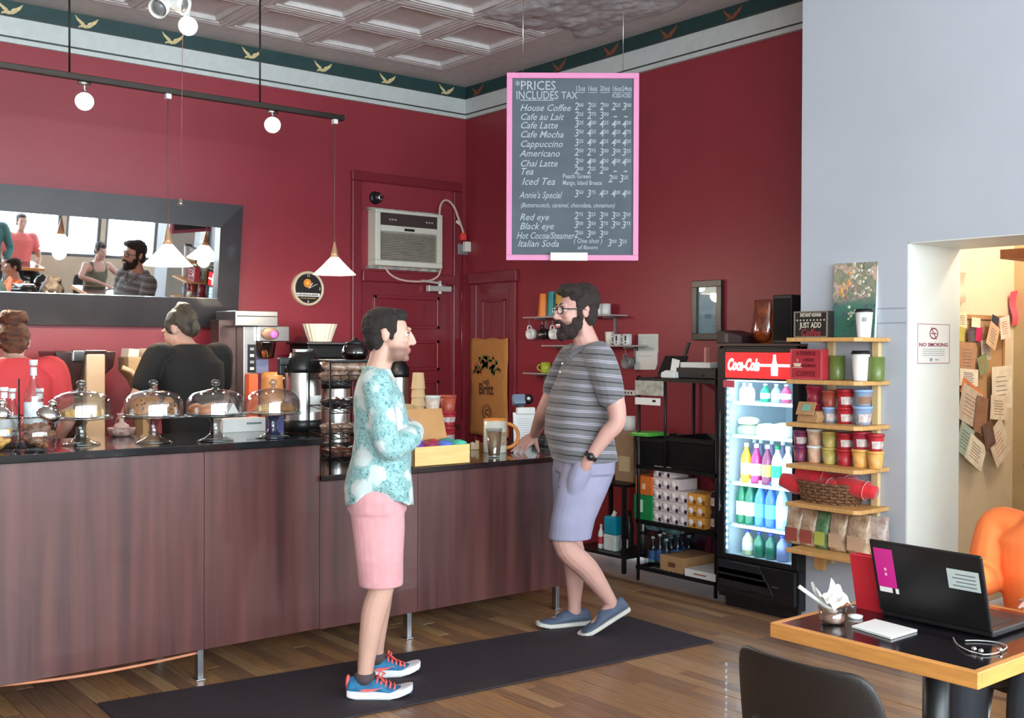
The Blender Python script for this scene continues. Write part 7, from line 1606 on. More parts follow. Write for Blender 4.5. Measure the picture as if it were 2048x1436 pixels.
def hand(g, W, d, n, side, L=1.0, spread=.16, curl=.2, thumb=.8):
    """W wrist, d finger direction, n back-of-hand normal, side towards the thumb"""
    d, n, side = Vector(d).normalized(), Vector(n).normalized(), Vector(side).normalized(); W = Vector(W)
    for k in range(4):
        off = (.030-.020*k)*L; b = W+d*.088*L+side*off
        limb(g, [(*(W+d*.015+side*off*.6), .017*L), (*(W+d*.05*L+side*off*.9), .0155*L), (*b, .0115*L)], 3, 10)
        ln = (.072, .082, .077, .060)[k]*L; a = spread*(1.5-k)*.55; fd = (d+side*a).normalized(); p = b; pts = [(*p, .0095*L)]
        ang = curl*.4
        for j in range(3):
            ang += curl; v = (fd*math.cos(ang)-n*math.sin(ang)); p = p+v*ln*(.45, .32, .25)[j]; pts.append((*p, (.0088, .0078, .0066)[j]*L))
        limb(g, pts, 3, 10)
    b = W+d*.025*L+side*.03*L; fd = (d*math.cos(thumb)+side*math.sin(thumb)).normalized()
    limb(g, [(*b, .016*L), (*(b+fd*.035*L-n*.004), .013*L), (*(b+fd*.062*L-n*.010), .010*L), (*(b+fd*.088*L-n*.016), .0078*L)], 3, 10)
SKIN = mat('fair_skin', (198, 156, 138), .5, var=.05, scale=12, sub=.08, spec=.35)
SKIN2 = mat('pale_pink_skin', (200, 156, 144), .5, var=.05, scale=12, sub=.08, spec=.35)
LIP = mat('lip', (186, 110, 104), .45)
def skin_masked(name, c, stub, lip):
    m = mat(name, c, .5, var=.05, scale=12, sub=.08, spec=.35); N = m.node_tree.nodes; L = m.node_tree.links; b = N['Principled BSDF']
    src = b.inputs['Base Color'].links[0].from_socket
    for an, col in (('stubble', stub), ('lips', lip)):
        a = N.new('ShaderNodeAttribute'); a.attribute_name = an; mx = N.new('ShaderNodeMix'); mx.data_type = 'RGBA'
        L.new(a.outputs['Fac'], mx.inputs[0]); L.new(src, mx.inputs[6]); mx.inputs[7].default_value = rgb(col); src = mx.outputs[2]
    L.new(src, b.inputs['Base Color']); return m
def sstep(a, b, x): t = max(0, min(1, (x-a)/(b-a))); return t*t*(3-2*t)
def lipmask(H):
    Hi = H.inverted()
    def f(c):
        if c.z < H.translation.z-.14: return 0.0
        q = Hi @ c
        return (1-sstep(.006, .011, abs(q.z+.0635)))*(1-sstep(.018, .026, abs(q.x)))*sstep(.085, .09, -q.y)
    return f
def stubmask(H, k=.8):
    Hi = H.inverted()
    def f(c):
        if c.z < H.translation.z-.17: return 0.0
        q = Hi @ c
        jaw = (1-sstep(-.062, -.035, q.z+.35*max(0, q.y+.02)))*sstep(-.135, -.112, q.z)*sstep(-.005, .02, -q.y+.012)
        mou = (1-sstep(.004, .009, abs(q.z+.047)))*(1-sstep(.024, .034, abs(q.x)))*sstep(.08, .09, -q.y)
        return k*max(jaw, mou)
    return f
HAIR_D = mat('dark_brown_hair', (32, 22, 20), .7, var=.35, scale=40, stretch=(4, 4, 1), bump=.6, bscale=160)
HAIR_B = mat('brown_hair', (42, 30, 25), .7, var=.35, scale=40, stretch=(4, 4, 1), bump=.6, bscale=160)
def shoe(parent, T, L, wd, h, m_up, m_sole, trainer=False, name='shoe'):
    """toe to -y, heel at y=+L*.3; T places it"""
    t = bpy.data.objects.new(name, None)
    rows = [(.30, .55, .62), (.285, .72, .90), (.24, .84, 1.0), (.15, .86, 1.0), (.05, .86, .98), (-.06, .88, .98), (-.17, .92, .92), (-.27, .97, .74), (-.36, 1.0, .56), (-.50, .97, .50), (-.60, .84, .42), (-.67, .58, .30), (-.70, .25, .16)]
    g = G().smooth(); g.T = T; rings = []
    for y, w_, hh in rows:
        rings.append([(math.copysign(abs(math.cos(a))**.75, math.cos(a))*wd/2*w_*(1 if math.sin(a) < .2 else (1-.32*math.sin(a))), y*L, .016+max(0, .5+.5*math.sin(a))*(h*hh-.016)) for a in [i*math.pi/10 for i in range(20)]])
    g.loft(rings); up_ = g.build('shoe', m_up, parent)
    g = G().smooth(False); g.T = T; out = []
    for y, w_, hh in rows: out.append((wd/2*w_*1.06, y*L*1.01))
    for y, w_, hh in reversed(rows): out.append((-wd/2*w_*1.06, y*L*1.01))
    n = len(out); rise = lambda y: (max(0, (-y/L-.42))*.09+max(0, y/L-.15)*.05) if trainer else max(0, (-y/L-.5))*.05
    tk_ = .030 if trainer else .022
    g.add([(x*.94, y*.985, rise(y)) for x, y in out]+[(x, y, rise(y)+.006) for x, y in out]+[(x*1.0, y, tk_+rise(y)*1.0) for x, y in out]+[(x*.9, y*.97, tk_+rise(y)) for x, y in out],
          [tuple(range(n-1, -1, -1))]+[(k*n+i, k*n+(i+1) % n, (k+1)*n+(i+1) % n, (k+1)*n+i) for k in range(3) for i in range(n)]+[tuple(3*n+i for i in range(n))])
    g.build('sole', m_sole, up_)
    return up_
def rot_at(loc, rz, rx=0, ry=0):
    from mathutils import Euler
    return Matrix.Translation(loc) @ Matrix.Rotation(rz, 4, 'Z') @ Matrix.Rotation(rx, 4, 'X') @ Matrix.Rotation(ry, 4, 'Y')

# ------------------------------------------------------------------ man in the teal floral shirt
nf, ff = onZ(752, 1392, .012), onZ(772, 1350, .012)
phi = YAW-R(90)+R(6); rz1 = phi+R(90)
base1 = (nf+ff)/2; base1.z = 0.0115
m1 = thing('person', 'man in a teal floral shirt and pink shorts standing with folded arms', 'person', base1, rz1)
inv1 = (Matrix.Translation(base1) @ Matrix.Rotation(rz1, 4, 'Z')).inverted()
ln, lf = inv1 @ nf, inv1 @ ff
LX, LY = ln.x, ln.y; FX, FY = lf.x, lf.y
g = G(); H1 = HT((0, -.035, 1.590), 0, R(4), 0, 1.0)
head_shapes(g, H1, 1.0)
limb(g, [(0, .03, 1.37, .062), (0, .012, 1.45, .055), (0, -.01, 1.52, .056)])
trunk(g, [(.84, 0, .02, .15, .11), (.95, 0, .03, .155, .115), (1.05, 0, .01, .14, .10), (1.2, 0, .0, .155, .105), (1.32, 0, .015, .17, .10), (1.40, 0, .02, .12, .075), (1.43, 0, .02, .06, .05)])
SH = 1.365
for sx, fx, fy in ((-1, LX, LY), (1, FX, FY)):
    kx = sx*.10
    limb(g, [(sx*.085, .025, .88, .092), (sx*.09, .01, .68, .078), ((fx+kx)/2, -.005, .50, .058), ((fx*.75+kx*.25), fy*.6+.02, .36, .056), (fx, fy+.045, .13, .036), (fx, fy+.045, .065, .04)])
    limb(g, [(fx, fy+.05, .05, .036), (fx, fy-.0, .038, .026), (fx, fy-.08, .032, .016)])
# folded arms
E_ = {-1: (-.235, -.045, 1.105), 1: (.235, -.05, 1.11)}
Wp = {-1: (.06, -.152, 1.155), 1: (-.07, -.115, 1.12)}
for sx in (-1, 1):
    limb(g, [(sx*.17, .02, SH, .055), (sx*.215, -.005, 1.25, .046), (*E_[sx], .040), (sx*.12, -.128, 1.13, .037), (*Wp[sx], .028)])
hand(g, Wp[-1], (.9, .35, .2), (0, -1, .1), (0, .1, 1), .9, .08, .25, .35); hand(g, Wp[1], (-.9, .5, -.1), (0, -1, 0), (0, 0, 1), .85, .05, .15, .3)
melt(g, .0055, 5, 'body', skin_masked('fair_face_skin', (198, 156, 139), (104, 72, 60), (160, 90, 84)), m1, .5, None, None, {'stubble': stubmask(H1, .75), 'lips': lipmask(H1)})
eyes(H1, m1); brows(H1, m1, HAIR_D)
g = G(); g.T = H1
g.ball((0, .034, .046), (.081, .098, .080), 20, 14); g.ball((0, .075, -.015), (.062, .042, .062), 16, 10); g.ball((0, .06, .03), (.078, .07, .075), 16, 10); g.ball((0, -.026, .090), (.058, .050, .034), 14, 9)
for sx in (-1, 1): g.ball((sx*.066, .0, .03), (.014, .032, .04), 10, 7); g.ball((sx*.068, -.012, .0), (.009, .012, .026), 10, 7); g.ball((sx*.055, .055, -.02), (.024, .035, .05), 10, 7)
melt(g, .005, 3, 'hair', HAIR_D, m1, .5, lambda c: .004*noise.noise(c*45)+.003*noise.noise(c*110))
# shirt
def floral():
    m = bpy.data.materials.new('teal_floral_cotton'); m.use_nodes = True; N = m.node_tree.nodes; L = m.node_tree.links; b = N['Principled BSDF']; b.inputs['Roughness'].default_value = .75; b.inputs['Sheen Weight'].default_value = .15
    tc = N.new('ShaderNodeTexCoord'); mp = N.new('ShaderNodeMapping'); L.new(tc.outputs['Object'], mp.inputs[0])
    nz = N.new('ShaderNodeTexNoise'); nz.inputs['Scale'].default_value = 14; nz.inputs['Detail'].default_value = 3; L.new(mp.outputs[0], nz.inputs['Vector'])
    mixv = N.new('ShaderNodeMix'); mixv.data_type = 'VECTOR'; mixv.inputs[0].default_value = .07; L.new(mp.outputs[0], mixv.inputs[4]); L.new(nz.outputs['Color'], mixv.inputs[5])
    vo = N.new('ShaderNodeTexVoronoi'); vo.inputs['Scale'].default_value = 9.5; L.new(mixv.outputs[1], vo.inputs['Vector'])
    r1 = N.new('ShaderNodeValToRGB'); e = r1.color_ramp.elements; e[0].position = .38; e[0].color = (1, 1, 1, 1); e[1].position = .50; e[1].color = (0, 0, 0, 1); L.new(vo.outputs['Distance'], r1.inputs[0])
    n2 = N.new('ShaderNodeTexNoise'); n2.inputs['Scale'].default_value = 55; n2.inputs['Detail'].default_value = 2; n2.inputs['Distortion'].default_value = 1.5; L.new(mp.outputs[0], n2.inputs['Vector'])
    r2 = N.new('ShaderNodeValToRGB'); el = r2.color_ramp.elements; el[0].position = .33; el[0].color = rgb((70, 112, 118)); el[1].position = .40; el[1].color = rgb((116, 160, 162)); q = el.new(.62); q.color = rgb((150, 188, 186)); L.new(n2.outputs['Fac'], r2.inputs[0])
    n3 = N.new('ShaderNodeTexNoise'); n3.inputs['Scale'].default_value = 6; L.new(mp.outputs[0], n3.inputs['Vector'])
    r3 = N.new('ShaderNodeValToRGB'); el = r3.color_ramp.elements; el[0].position = .35; el[0].color = rgb((182, 200, 198)); el[1].position = .65; el[1].color = rgb((208, 212, 210)); L.new(n3.outputs['Fac'], r3.inputs[0])
    mx = N.new('ShaderNodeMix'); mx.data_type = 'RGBA'; L.new(r1.outputs[0], mx.inputs[0]); L.new(r2.outputs[0], mx.inputs[6]); L.new(r3.outputs[0], mx.inputs[7]); L.new(mx.outputs[2], b.inputs['Base Color'])
    n4 = N.new('ShaderNodeTexNoise'); n4.inputs['Scale'].default_value = 9; bp = N.new('ShaderNodeBump'); bp.inputs['Strength'].default_value = .35; bp.inputs['Distance'].default_value = .02; L.new(mp.outputs[0], n4.inputs['Vector']); L.new(n4.outputs['Fac'], bp.inputs['Height']); L.new(bp.outputs[0], b.inputs['Normal'])
    return m
g = G()
hem1 = lambda t: .105*max(0, abs(math.cos(t)))**6-.0
trunk(g, [(.825, 0, .01, .195, .155), (.90, 0, .015, .20, .155), (.97, 0, .012, .185, .142), (1.05, 0, .0, .178, .132), (1.14, 0, -.002, .178, .126), (1.24, 0, .006, .185, .120), (1.32, 0, .015, .182, .108), (1.385, 0, .024, .135, .085), (1.425, 0, .022, .078, .066), (1.438, 0, .02, .07, .062)], 40, .8, hem1)
for sx in (-1, 1):
    limb(g, [(sx*.12, .022, SH+.008, .060), (sx*.165, .02, SH+.002, .068), (sx*.215, -.003, 1.25, .064), (E_[sx][0]+sx*.004, E_[sx][1]+.01, E_[sx][2], .060), (sx*.14, -.122, 1.13, .054), (Wp[sx][0]*.5, Wp[sx][1]+.004, Wp[sx][2]-.005, .048), (Wp[sx][0]*1.05, Wp[sx][1]+.01, Wp[sx][2], .042)])
limb(g, [(0, .082, 1.44, .014), (.06, .05, 1.438, .014), (.075, .0, 1.42, .014), (.045, -.05, 1.385, .013)], 4, 8); limb(g, [(0, .082, 1.44, .014), (-.06, .05, 1.438, .014), (-.075, .0, 1.42, .014), (-.045, -.05, 1.385, .013)], 4, 8)
sh1 = melt(g, .0065, 3, 'shirt', floral(), m1, .5, lambda c: .006*noise.noise(Vector((c.x*7, c.y*7, c.z*4)))+.0045*noise.noise(Vector((c.x*14, c.y*14, c.z*16))))
# shorts
g = G()
trunk(g, [(.80, 0, .02, .186, .134), (.86, 0, .022, .190, .136), (.95, 0, .02, .184, .130), (1.0, 0, .015, .165, .118)])
for sx, fx, fy in ((-1, LX, LY), (1, FX, FY)):
    hx = (fx+sx*.10)/2
    rows = [(.485, hx, .0, .098, .096), (.60, hx*.98, .005, .098, .104), (.72, sx*.092, .012, .096, .116), (.84, sx*.085, .02, .088, .122)]
    trunk(g, rows, 24, .9)
PINKS = mat('salmon_pink_cotton', (204, 146, 150), .8, var=.06, scale=30, bump=.2, bscale=14, sheen=.2)
sh = melt(g, .0065, 3, 'shorts', PINKS, m1, .5, lambda c: .004*noise.noise(Vector((c.x*9, c.y*9, c.z*5))))
# trainers
BLUE = mat('blue_mesh_trainer', (40, 128, 168), .6, c2=(24, 84, 130), scale=30, bump=.4, bscale=220); CORAL = mat('coral_lace', (240, 96, 92), .6); SOLEW = mat('white_foam_sole', (226, 226, 228), .6)
for fx, fy, rz_, rx_ in ((LX, LY, R(-4), 0), (FX, FY, R(8), 0)):
    T = rot_at((fx, fy+.04, 0), rz_, rx_)
    u = shoe(m1, T, .285, .102, .088, BLUE, SOLEW, True)
    g = G().smooth(); g.T = T
    for k in range(5):
        y = -.045-.019*k; z = .086-.0085*k; g.tube([(-.034, y, z-.016), (-.015, y-.004, z+.001), (.015, y+.004, z+.001), (.034, y, z-.016)], .0048, 6)
    g.tube([(0, -.05, .092), (.035, -.055, .102), (.05, -.075, .085), (.01, -.065, .09)], .004, 6); g.tube([(0, -.05, .092), (-.035, -.055, .102), (-.055, -.08, .08), (-.012, -.068, .088)], .004, 6)
    g.build('laces', CORAL, u)
    for sx in (-1, 1):
        g = G(); g.T = T; sw = [(.03, .04), (.005, .034), (-.03, .036), (-.075, .052), (-.028, .046), (.004, .046)]
        P = []
        for y, z in sw: P.append((sx*(.0445-.10*max(0, z-.04)), y, z))
        for y, z in sw: P.append((sx*(.0475-.10*max(0, z-.04)), y, z))
        g.add(P, [tuple(range(6)), tuple(range(11, 5, -1))]+[(i, (i+1) % 6, 6+(i+1) % 6, 6+i) for i in range(6)]); g.build('swoosh', CORAL, u)
    g = G().smooth(); g.T = T; g.lathe([(.044, .06), (.045, .082), (.044, .102), (.040, .105)], 20, (0, .008, 0), sx=.92, sy=1.05); g.build('sock', mat('dark_grey_sock', (74, 62, 66), .85), m1)
    g = G().smooth(); g.T = T; g.ball((0, .082, .06), (.026, .012, .038), 10, 7); g.build('heel_tab', CORAL, u)

# ------------------------------------------------------------------ bearded man in the striped polo
phi = YAW+R(90)+R(15); rz2 = phi+R(90)
base2 = onZ(1160, 1262, .0); base2.z = .0115
m2 = thing('person', 'bearded man in glasses and striped grey polo leaning on the counter', 'person', base2, rz2)
M2 = Matrix.Translation(base2) @ Matrix.Rotation(rz2, 4, 'Z'); inv2 = M2.inverted()
NF, FF = inv2 @ onZ(1210, 1274, .03), inv2 @ onZ(1142, 1256, .03)
D2 = depth(base2)
def L2(px, py, dd=0): return inv2 @ onD(px, py, D2+dd)
hd = L2(1146, 623, 0.0); Hloc = Vector((0.0, hd.y+.005, hd.z-.002))
g = G(); H2 = HT(Hloc, R(8), R(2), R(0), 1.09)
head_shapes(g, H2, 1.0, 1.05)
SHZ = 1.515; cy = .03
limb(g, [(0, cy+.03, 1.50, .072), (0, (cy+Hloc.y)/2+.03, 1.57, .066), (0, Hloc.y+.015, Hloc.z-.06, .064)])
trunk(g, [(.93, 0, .03, .17, .13), (1.02, 0, .01, .175, .14), (1.15, 0, -.0, .18, .145), (1.30, 0, .01, .19, .135), (1.43, 0, cy, .19, .115), (1.51, 0, cy, .13, .085), (1.55, 0, cy, .07, .06)])
# near (left) leg bent, heel lifted; far (right) leg straight
TN = Matrix.Translation((.10, NF.y-.03, .0)) @ Matrix.Rotation(R(-4), 4, 'Z') @ Matrix.Rotation(R(29), 4, 'X') @ Matrix.Translation((0, .16, 0)); TF = rot_at((-.10, FF.y+.06, 0), R(4))
kn = Vector((.10, -.125, .50)); an = TN @ Vector((0, .02, .115)); a2 = TN @ Vector((0, .015, .07)); a3 = TN @ Vector((0, -.05, .05)); a4 = TN @ Vector((0, -.12, .035))
limb(g, [(.095, .03, .95, .10), (.10, -.045, .74, .085), (kn.x, kn.y, kn.z, .064), (.09, (kn.y+an.y)/2+.012, .345, .062), (*an, .038), (*a2, .038)])
limb(g, [(*a2, .036), (*a3, .026), (*a4, .016)])
fa = TF @ Vector((0, .005, .10))
limb(g, [(-.095, .03, .95, .10), (-.10, .0, .74, .085), (-.10, -.03, .53, .064), (-.10, .0, .36, .062), (fa.x, fa.y, .13, .038), (fa.x, fa.y, .07, .04)])
limb(g, [(fa.x, fa.y, .055, .036), (fa.x, fa.y-.06, .038, .026), (fa.x, fa.y-.13, .032, .016)])
# arms
el = L2(1229, 838, -.22); wl_ = L2(1186, 915, -.28)
S_L = Vector((.205, cy+.01, SHZ-.035)); el = Vector((.285, el.y, el.z)); wl_ = Vector((.235, wl_.y, wl_.z))
limb(g, [(*S_L, .066), (*(S_L.lerp(el, .5)+Vector((.015, .01, 0))), .056), (*el, .046), (*el.lerp(wl_, .4), .043), (*wl_, .030), (.205, wl_.y-.02, wl_.z-.05, .034), (.165, wl_.y-.04, wl_.z-.10, .028)])
hr = inv2 @ onZ(1068, 872, ZL+.095); tip = inv2 @ onZ(1022, 908, ZL-.004)
S_R = Vector((-.205, cy-.02, SHZ-.04)); er = L2(1103, 822, .12)
er = Vector((-.27, er.y-.01, er.z))
limb(g, [(*S_R, .064), (*(S_R.lerp(er, .5)), .054), (*er, .045), (*er.lerp(hr, .5), .040), (*hr, .029)])
dv = (tip-hr); dn = dv.normalized(); sd = Vector((.85, .0, -.5)); sd = (sd-dn*sd.dot(dn)).normalized(); nn = dn.cross(sd); nn = nn if nn.z > 0 else -nn
hand(g, hr, dv, nn, sd, min(1.1, max(.9, dv.length/.168)), .42, .03, .95)
melt(g, .005, 5, 'body', skin_masked('pink_face_skin', (198, 152, 140), (96, 62, 54), (160, 90, 84)), m2, .5, None, None, {'stubble': stubmask(H2, .8), 'lips': lipmask(H2)})
eyes(H2, m2); brows(H2, m2, HAIR_B, .005)
g = G(); g.T = H2
g.ball((0, .036, .055), (.084, .100, .084), 20, 14); g.ball((0, .07, -.01), (.066, .045, .07), 16, 10); g.ball((0, -.025, .108), (.066, .066, .036), 16, 10); g.ball((.01, -.066, .102), (.050, .030, .026), 12, 8); g.ball((0, .05, .11), (.06, .06, .035), 12, 8)
for sx in (-1, 1): g.ball((sx*.068, .0, .035), (.014, .034, .045), 10, 7); g.ball((sx*.0695, -.016, .0), (.009, .014, .032), 10, 7); g.ball((sx*.058, .055, -.02), (.024, .035, .055), 10, 7)
melt(g, .0055, 2, 'hair', HAIR_B, m2, .5, lambda c: .007*noise.noise(c*32)+.004*noise.noise(c*80))
g = G(); g.T = H2
g.ball((0, -.040, -.090), (.060, .058, .048), 18, 12); g.ball((0, -.078, -.112), (.036, .028, .032), 14, 9)
for sx in (-1, 1):
    g.ball((sx*.055, -.020, -.058), (.015, .034, .040), 12, 8); g.ball((sx*.0685, -.004, -.022), (.009, .015, .03), 10, 7)
    g.tube([(0, -.1085, -.043), (sx*.018, -.1035, -.047), (sx*.032, -.088, -.06), (sx*.034, -.086, -.078)], [.0075, .0085, .0095, .011], 8)
BEARD = mat('dark_beard', (44, 28, 25), .7, var=.4, scale=60, bump=.8, bscale=200)
bd_ = melt(g, .005, 2, 'beard', BEARD, m2, .5, lambda c: .004*noise.noise(c*60)+.003*noise.noise(c*130))
g = G().smooth(); g.T = H2; g.tube([(-.024, -.094, -.059), (-.012, -.1035, -.0645), (0, -.1055, -.0655), (.012, -.1035, -.0645), (.024, -.094, -.059)], [.003, .005, .0055, .005, .003], 8); g.build('teeth', mat('teeth', (232, 222, 212), .3), m2)
g = G().smooth(); g.T = H2; g.tube([(-.020, -.096, -.070), (0, -.1065, -.0755), (.020, -.096, -.070)], [.003, .005, .003], 8); g.build('lower_lip', LIP, m2)
# glasses
gl_ = G().smooth(); gl_.T = H2
for sx in (-1, 1):
    c = (sx*.032, -.103, .008); gl_.tube([(c[0]+math.copysign(abs(math.cos(a))**.6, math.cos(a))*.026, c[1]+abs(c[0]+math.cos(a)*.026)*.0+max(0, abs(c[0]+math.cos(a)*.026)-.04)*.35, c[2]+math.copysign(abs(math.sin(a))**.6, math.sin(a))*.0165) for a in [i*math.pi/12 for i in range(25)]], .003, 6, False)
    gl_.tube([(sx*.057, -.097, .014), (sx*.078, -.05, .013), (sx*.083, .01, .010), (sx*.082, .03, -.004)], .003, 6)
gl_.tube([(-.007, -.104, .012), (0, -.107, .014), (.007, -.104, .012)], .0022, 6)
gg = gl_.build('glasses', mat('black_glasses_frame', (26, 22, 22), .35), m2)
for sx in (-1, 1): q = G().smooth(); q.T = H2; q.loft([[(sx*.032+math.cos(a)*.0245*k, -.1035, .008+math.sin(a)*.0155*k) for a in [i*math.pi/8 for i in range(16)]] for k in (.05, 1)], False); q.build('lens', glass('spectacle_lens', (248, 249, 249), .01), gg)
# polo
def striped():
    m = bpy.data.materials.new('striped_grey_jersey'); m.use_nodes = True; N = m.node_tree.nodes; L = m.node_tree.links; b = N['Principled BSDF']; b.inputs['Roughness'].default_value = .85; b.inputs['Sheen Weight'].default_value = .2
    tc = N.new('ShaderNodeTexCoord'); sp = N.new('ShaderNodeSeparateXYZ'); L.new(tc.outputs['Object'], sp.inputs[0])
    nz = N.new('ShaderNodeTexNoise'); nz.inputs['Scale'].default_value = 4; L.new(tc.outputs['Object'], nz.inputs['Vector'])
    a = N.new('ShaderNodeMath'); a.operation = 'MULTIPLY_ADD'; a.inputs[1].default_value = .03; L.new(nz.outputs['Fac'], a.inputs[0]); L.new(sp.outputs['Z'], a.inputs[2])
    k = N.new('ShaderNodeMath'); k.operation = 'MULTIPLY_ADD'; k.inputs[1].default_value = .10; L.new(sp.outputs['Y'], k.inputs[0]); L.new(a.outputs[0], k.inputs[2])
    d = N.new('ShaderNodeMath'); d.operation = 'DIVIDE'; d.inputs[1].default_value = .0685; L.new(k.outputs[0], d.inputs[0])
    f = N.new('ShaderNodeMath'); f.operation = 'FRACT'; L.new(d.outputs[0], f.inputs[0])
    r = N.new('ShaderNodeValToRGB'); r.color_ramp.interpolation = 'LINEAR'; el = r.color_ramp.elements; base = (104, 102, 104)
    st = [(0, base), (.10, base), (.12, (34, 32, 38)), (.18, (34, 32, 38)), (.20, base), (.54, base), (.56, (156, 152, 164)), (.61, (156, 152, 164)), (.63, (118, 114, 122)), (.68, (118, 114, 122)), (.70, (156, 152, 164)), (.74, (156, 152, 164)), (.77, base)]
    while len(el) < len(st): el.new(.5)
    for e_, (p_, c_) in zip(el, st): e_.position = p_; e_.color = rgb(c_)
    L.new(f.outputs[0], r.inputs[0]); L.new(r.outputs[0], b.inputs['Base Color'])
    n4 = N.new('ShaderNodeTexNoise'); n4.inputs['Scale'].default_value = 7; bp = N.new('ShaderNodeBump'); bp.inputs['Strength'].default_value = .3; bp.inputs['Distance'].default_value = .02; L.new(tc.outputs['Object'], n4.inputs['Vector']); L.new(n4.outputs['Fac'], bp.inputs['Height']); L.new(bp.outputs[0], b.inputs['Normal'])
    return m
STRP = striped()
g = G()
trunk(g, [(.925, 0, .02, .216, .168), (.98, 0, .008, .214, .172), (1.07, 0, -.012, .205, .178), (1.18, 0, -.01, .205, .172), (1.30, 0, .008, .208, .158), (1.41, 0, cy, .207, .136), (1.485, 0, cy+.005, .165, .11), (1.535, 0, cy+.01, .095, .082), (1.552, 0, cy+.01, .085, .075)], 36, .8)
for S_, e_, k in ((S_L, el, .62), (S_R, er, .62)):
    q = S_.lerp(e_, k); limb(g, [(S_.x*.6, S_.y, S_.z+.012, .072), (S_.x*.95, S_.y, S_.z+.004, .080), (*S_.lerp(e_, .3), .080), (*S_.lerp(e_, .5), .076), (*q, .073)])
sh2 = melt(g, .0065, 3, 'polo_shirt', STRP, m2, .5, lambda c: .006*noise.noise(Vector((c.x*6, c.y*6, c.z*5)))+.003*noise.noise(Vector((c.x*14, c.y*14, c.z*12))))
g = G().smooth()
for sx in (-1, 1): limb(g, [(0, cy+.092, 1.553, .016), (sx*.07, cy+.06, 1.556, .018), (sx*.092, cy-.005, 1.545, .018), (sx*.06, cy-.085, 1.505, .017), (sx*.028, cy-.115, 1.455, .011)], 4, 10)
melt(g, .005, 2, 'collar', mat('grey_jersey', (112, 110, 114), .85), m2)
g = G().smooth(); [g.ball((0.0, cy-.138-.012*k, 1.45-.045*k), .006, 8, 6) for k in range(2)]; g.build('buttons', M_WHITE, sh2)
# shorts
g = G()
trunk(g, [(.86, 0, .02, .202, .152), (.93, 0, .022, .206, .154), (.985, 0, .02, .200, .150)])
trunk(g, [(.515, .10, -.092, .104, .112), (.62, .10, -.076, .106, .120), (.74, .098, -.035, .106, .136), (.86, .09, .01, .098, .146), (.95, .088, .02, .09, .14)], 24, .9)
trunk(g, [(.515, -.10, -.02, .098, .10), (.62, -.10, -.01, .10, .11), (.74, -.098, .0, .102, .128), (.86, -.09, .015, .098, .144), (.95, -.088, .02, .09, .14)], 24, .9)
limb(g, [(.175, wl_.y-.025, wl_.z-.06, .055), (.165, wl_.y-.05, wl_.z-.13, .055), (.15, wl_.y-.06, wl_.z-.2, .045)])
sh = melt(g, .0065, 3, 'shorts', mat('lavender_grey_cotton', (144, 142, 166), .85, var=.06, scale=10, bump=.25, bscale=14), m2, .5, lambda c: .005*noise.noise(Vector((c.x*8, c.y*8, c.z*6))))
g = G().smooth(); g.tube([(.10, -.155, .80), (.12, -.152, .775), (.14, -.14, .78)], .003, 6); g.build('pocket_stitch', mat('dark_stitch', (96, 94, 110), .8), sh)
# watch
d_ = (wl_-el).normalized(); c0 = wl_-d_*.004
wt = G().smooth(); u_ = d_.cross(Vector((0, 0, 1))).normalized(); v_ = d_.cross(u_)
ring = [c0+(u_*math.cos(a)+v_*math.sin(a))*.034 for a in [i*math.pi/10 for i in range(21)]]
g = G().smooth(); g.loft([[p+d_*o+(p-c0)*q for p in ring[:-1]] for o, q in ((-.011, 0), (-.011, .09), (.011, .09), (.011, 0), (-.011, 0))], False); w_ = g.build('watch', M_BLACK, m2)
out = Vector((1, -.35, .1)).normalized(); out = (out-d_*out.dot(d_)).normalized(); q = out.to_track_quat('Z', 'Y').to_matrix().to_4x4()
g = G().smooth(); g.T = Matrix.Translation(c0+out*.036) @ q; g.lathe([(.020, 0), (.0215, .004), (.0205, .010), (.017, .011)], 20, cap=False); g.lathe([(.0172, .007), (.0172, .0085)], 20); g.build('watch_case', mat('dark_watch_case', (70, 66, 66), .3, metal=.6), w_)
# shoes
CANV = mat('blue_grey_canvas', (84, 96, 118), .85, var=.12, scale=30, bump=.4, bscale=260); SOLEC = mat('cream_rubber_sole', (206, 202, 192), .6)
shoe(m2, TF, .31, .105, .085, CANV, SOLEC)
shoe(m2, TN, .31, .105, .085, CANV, SOLEC)
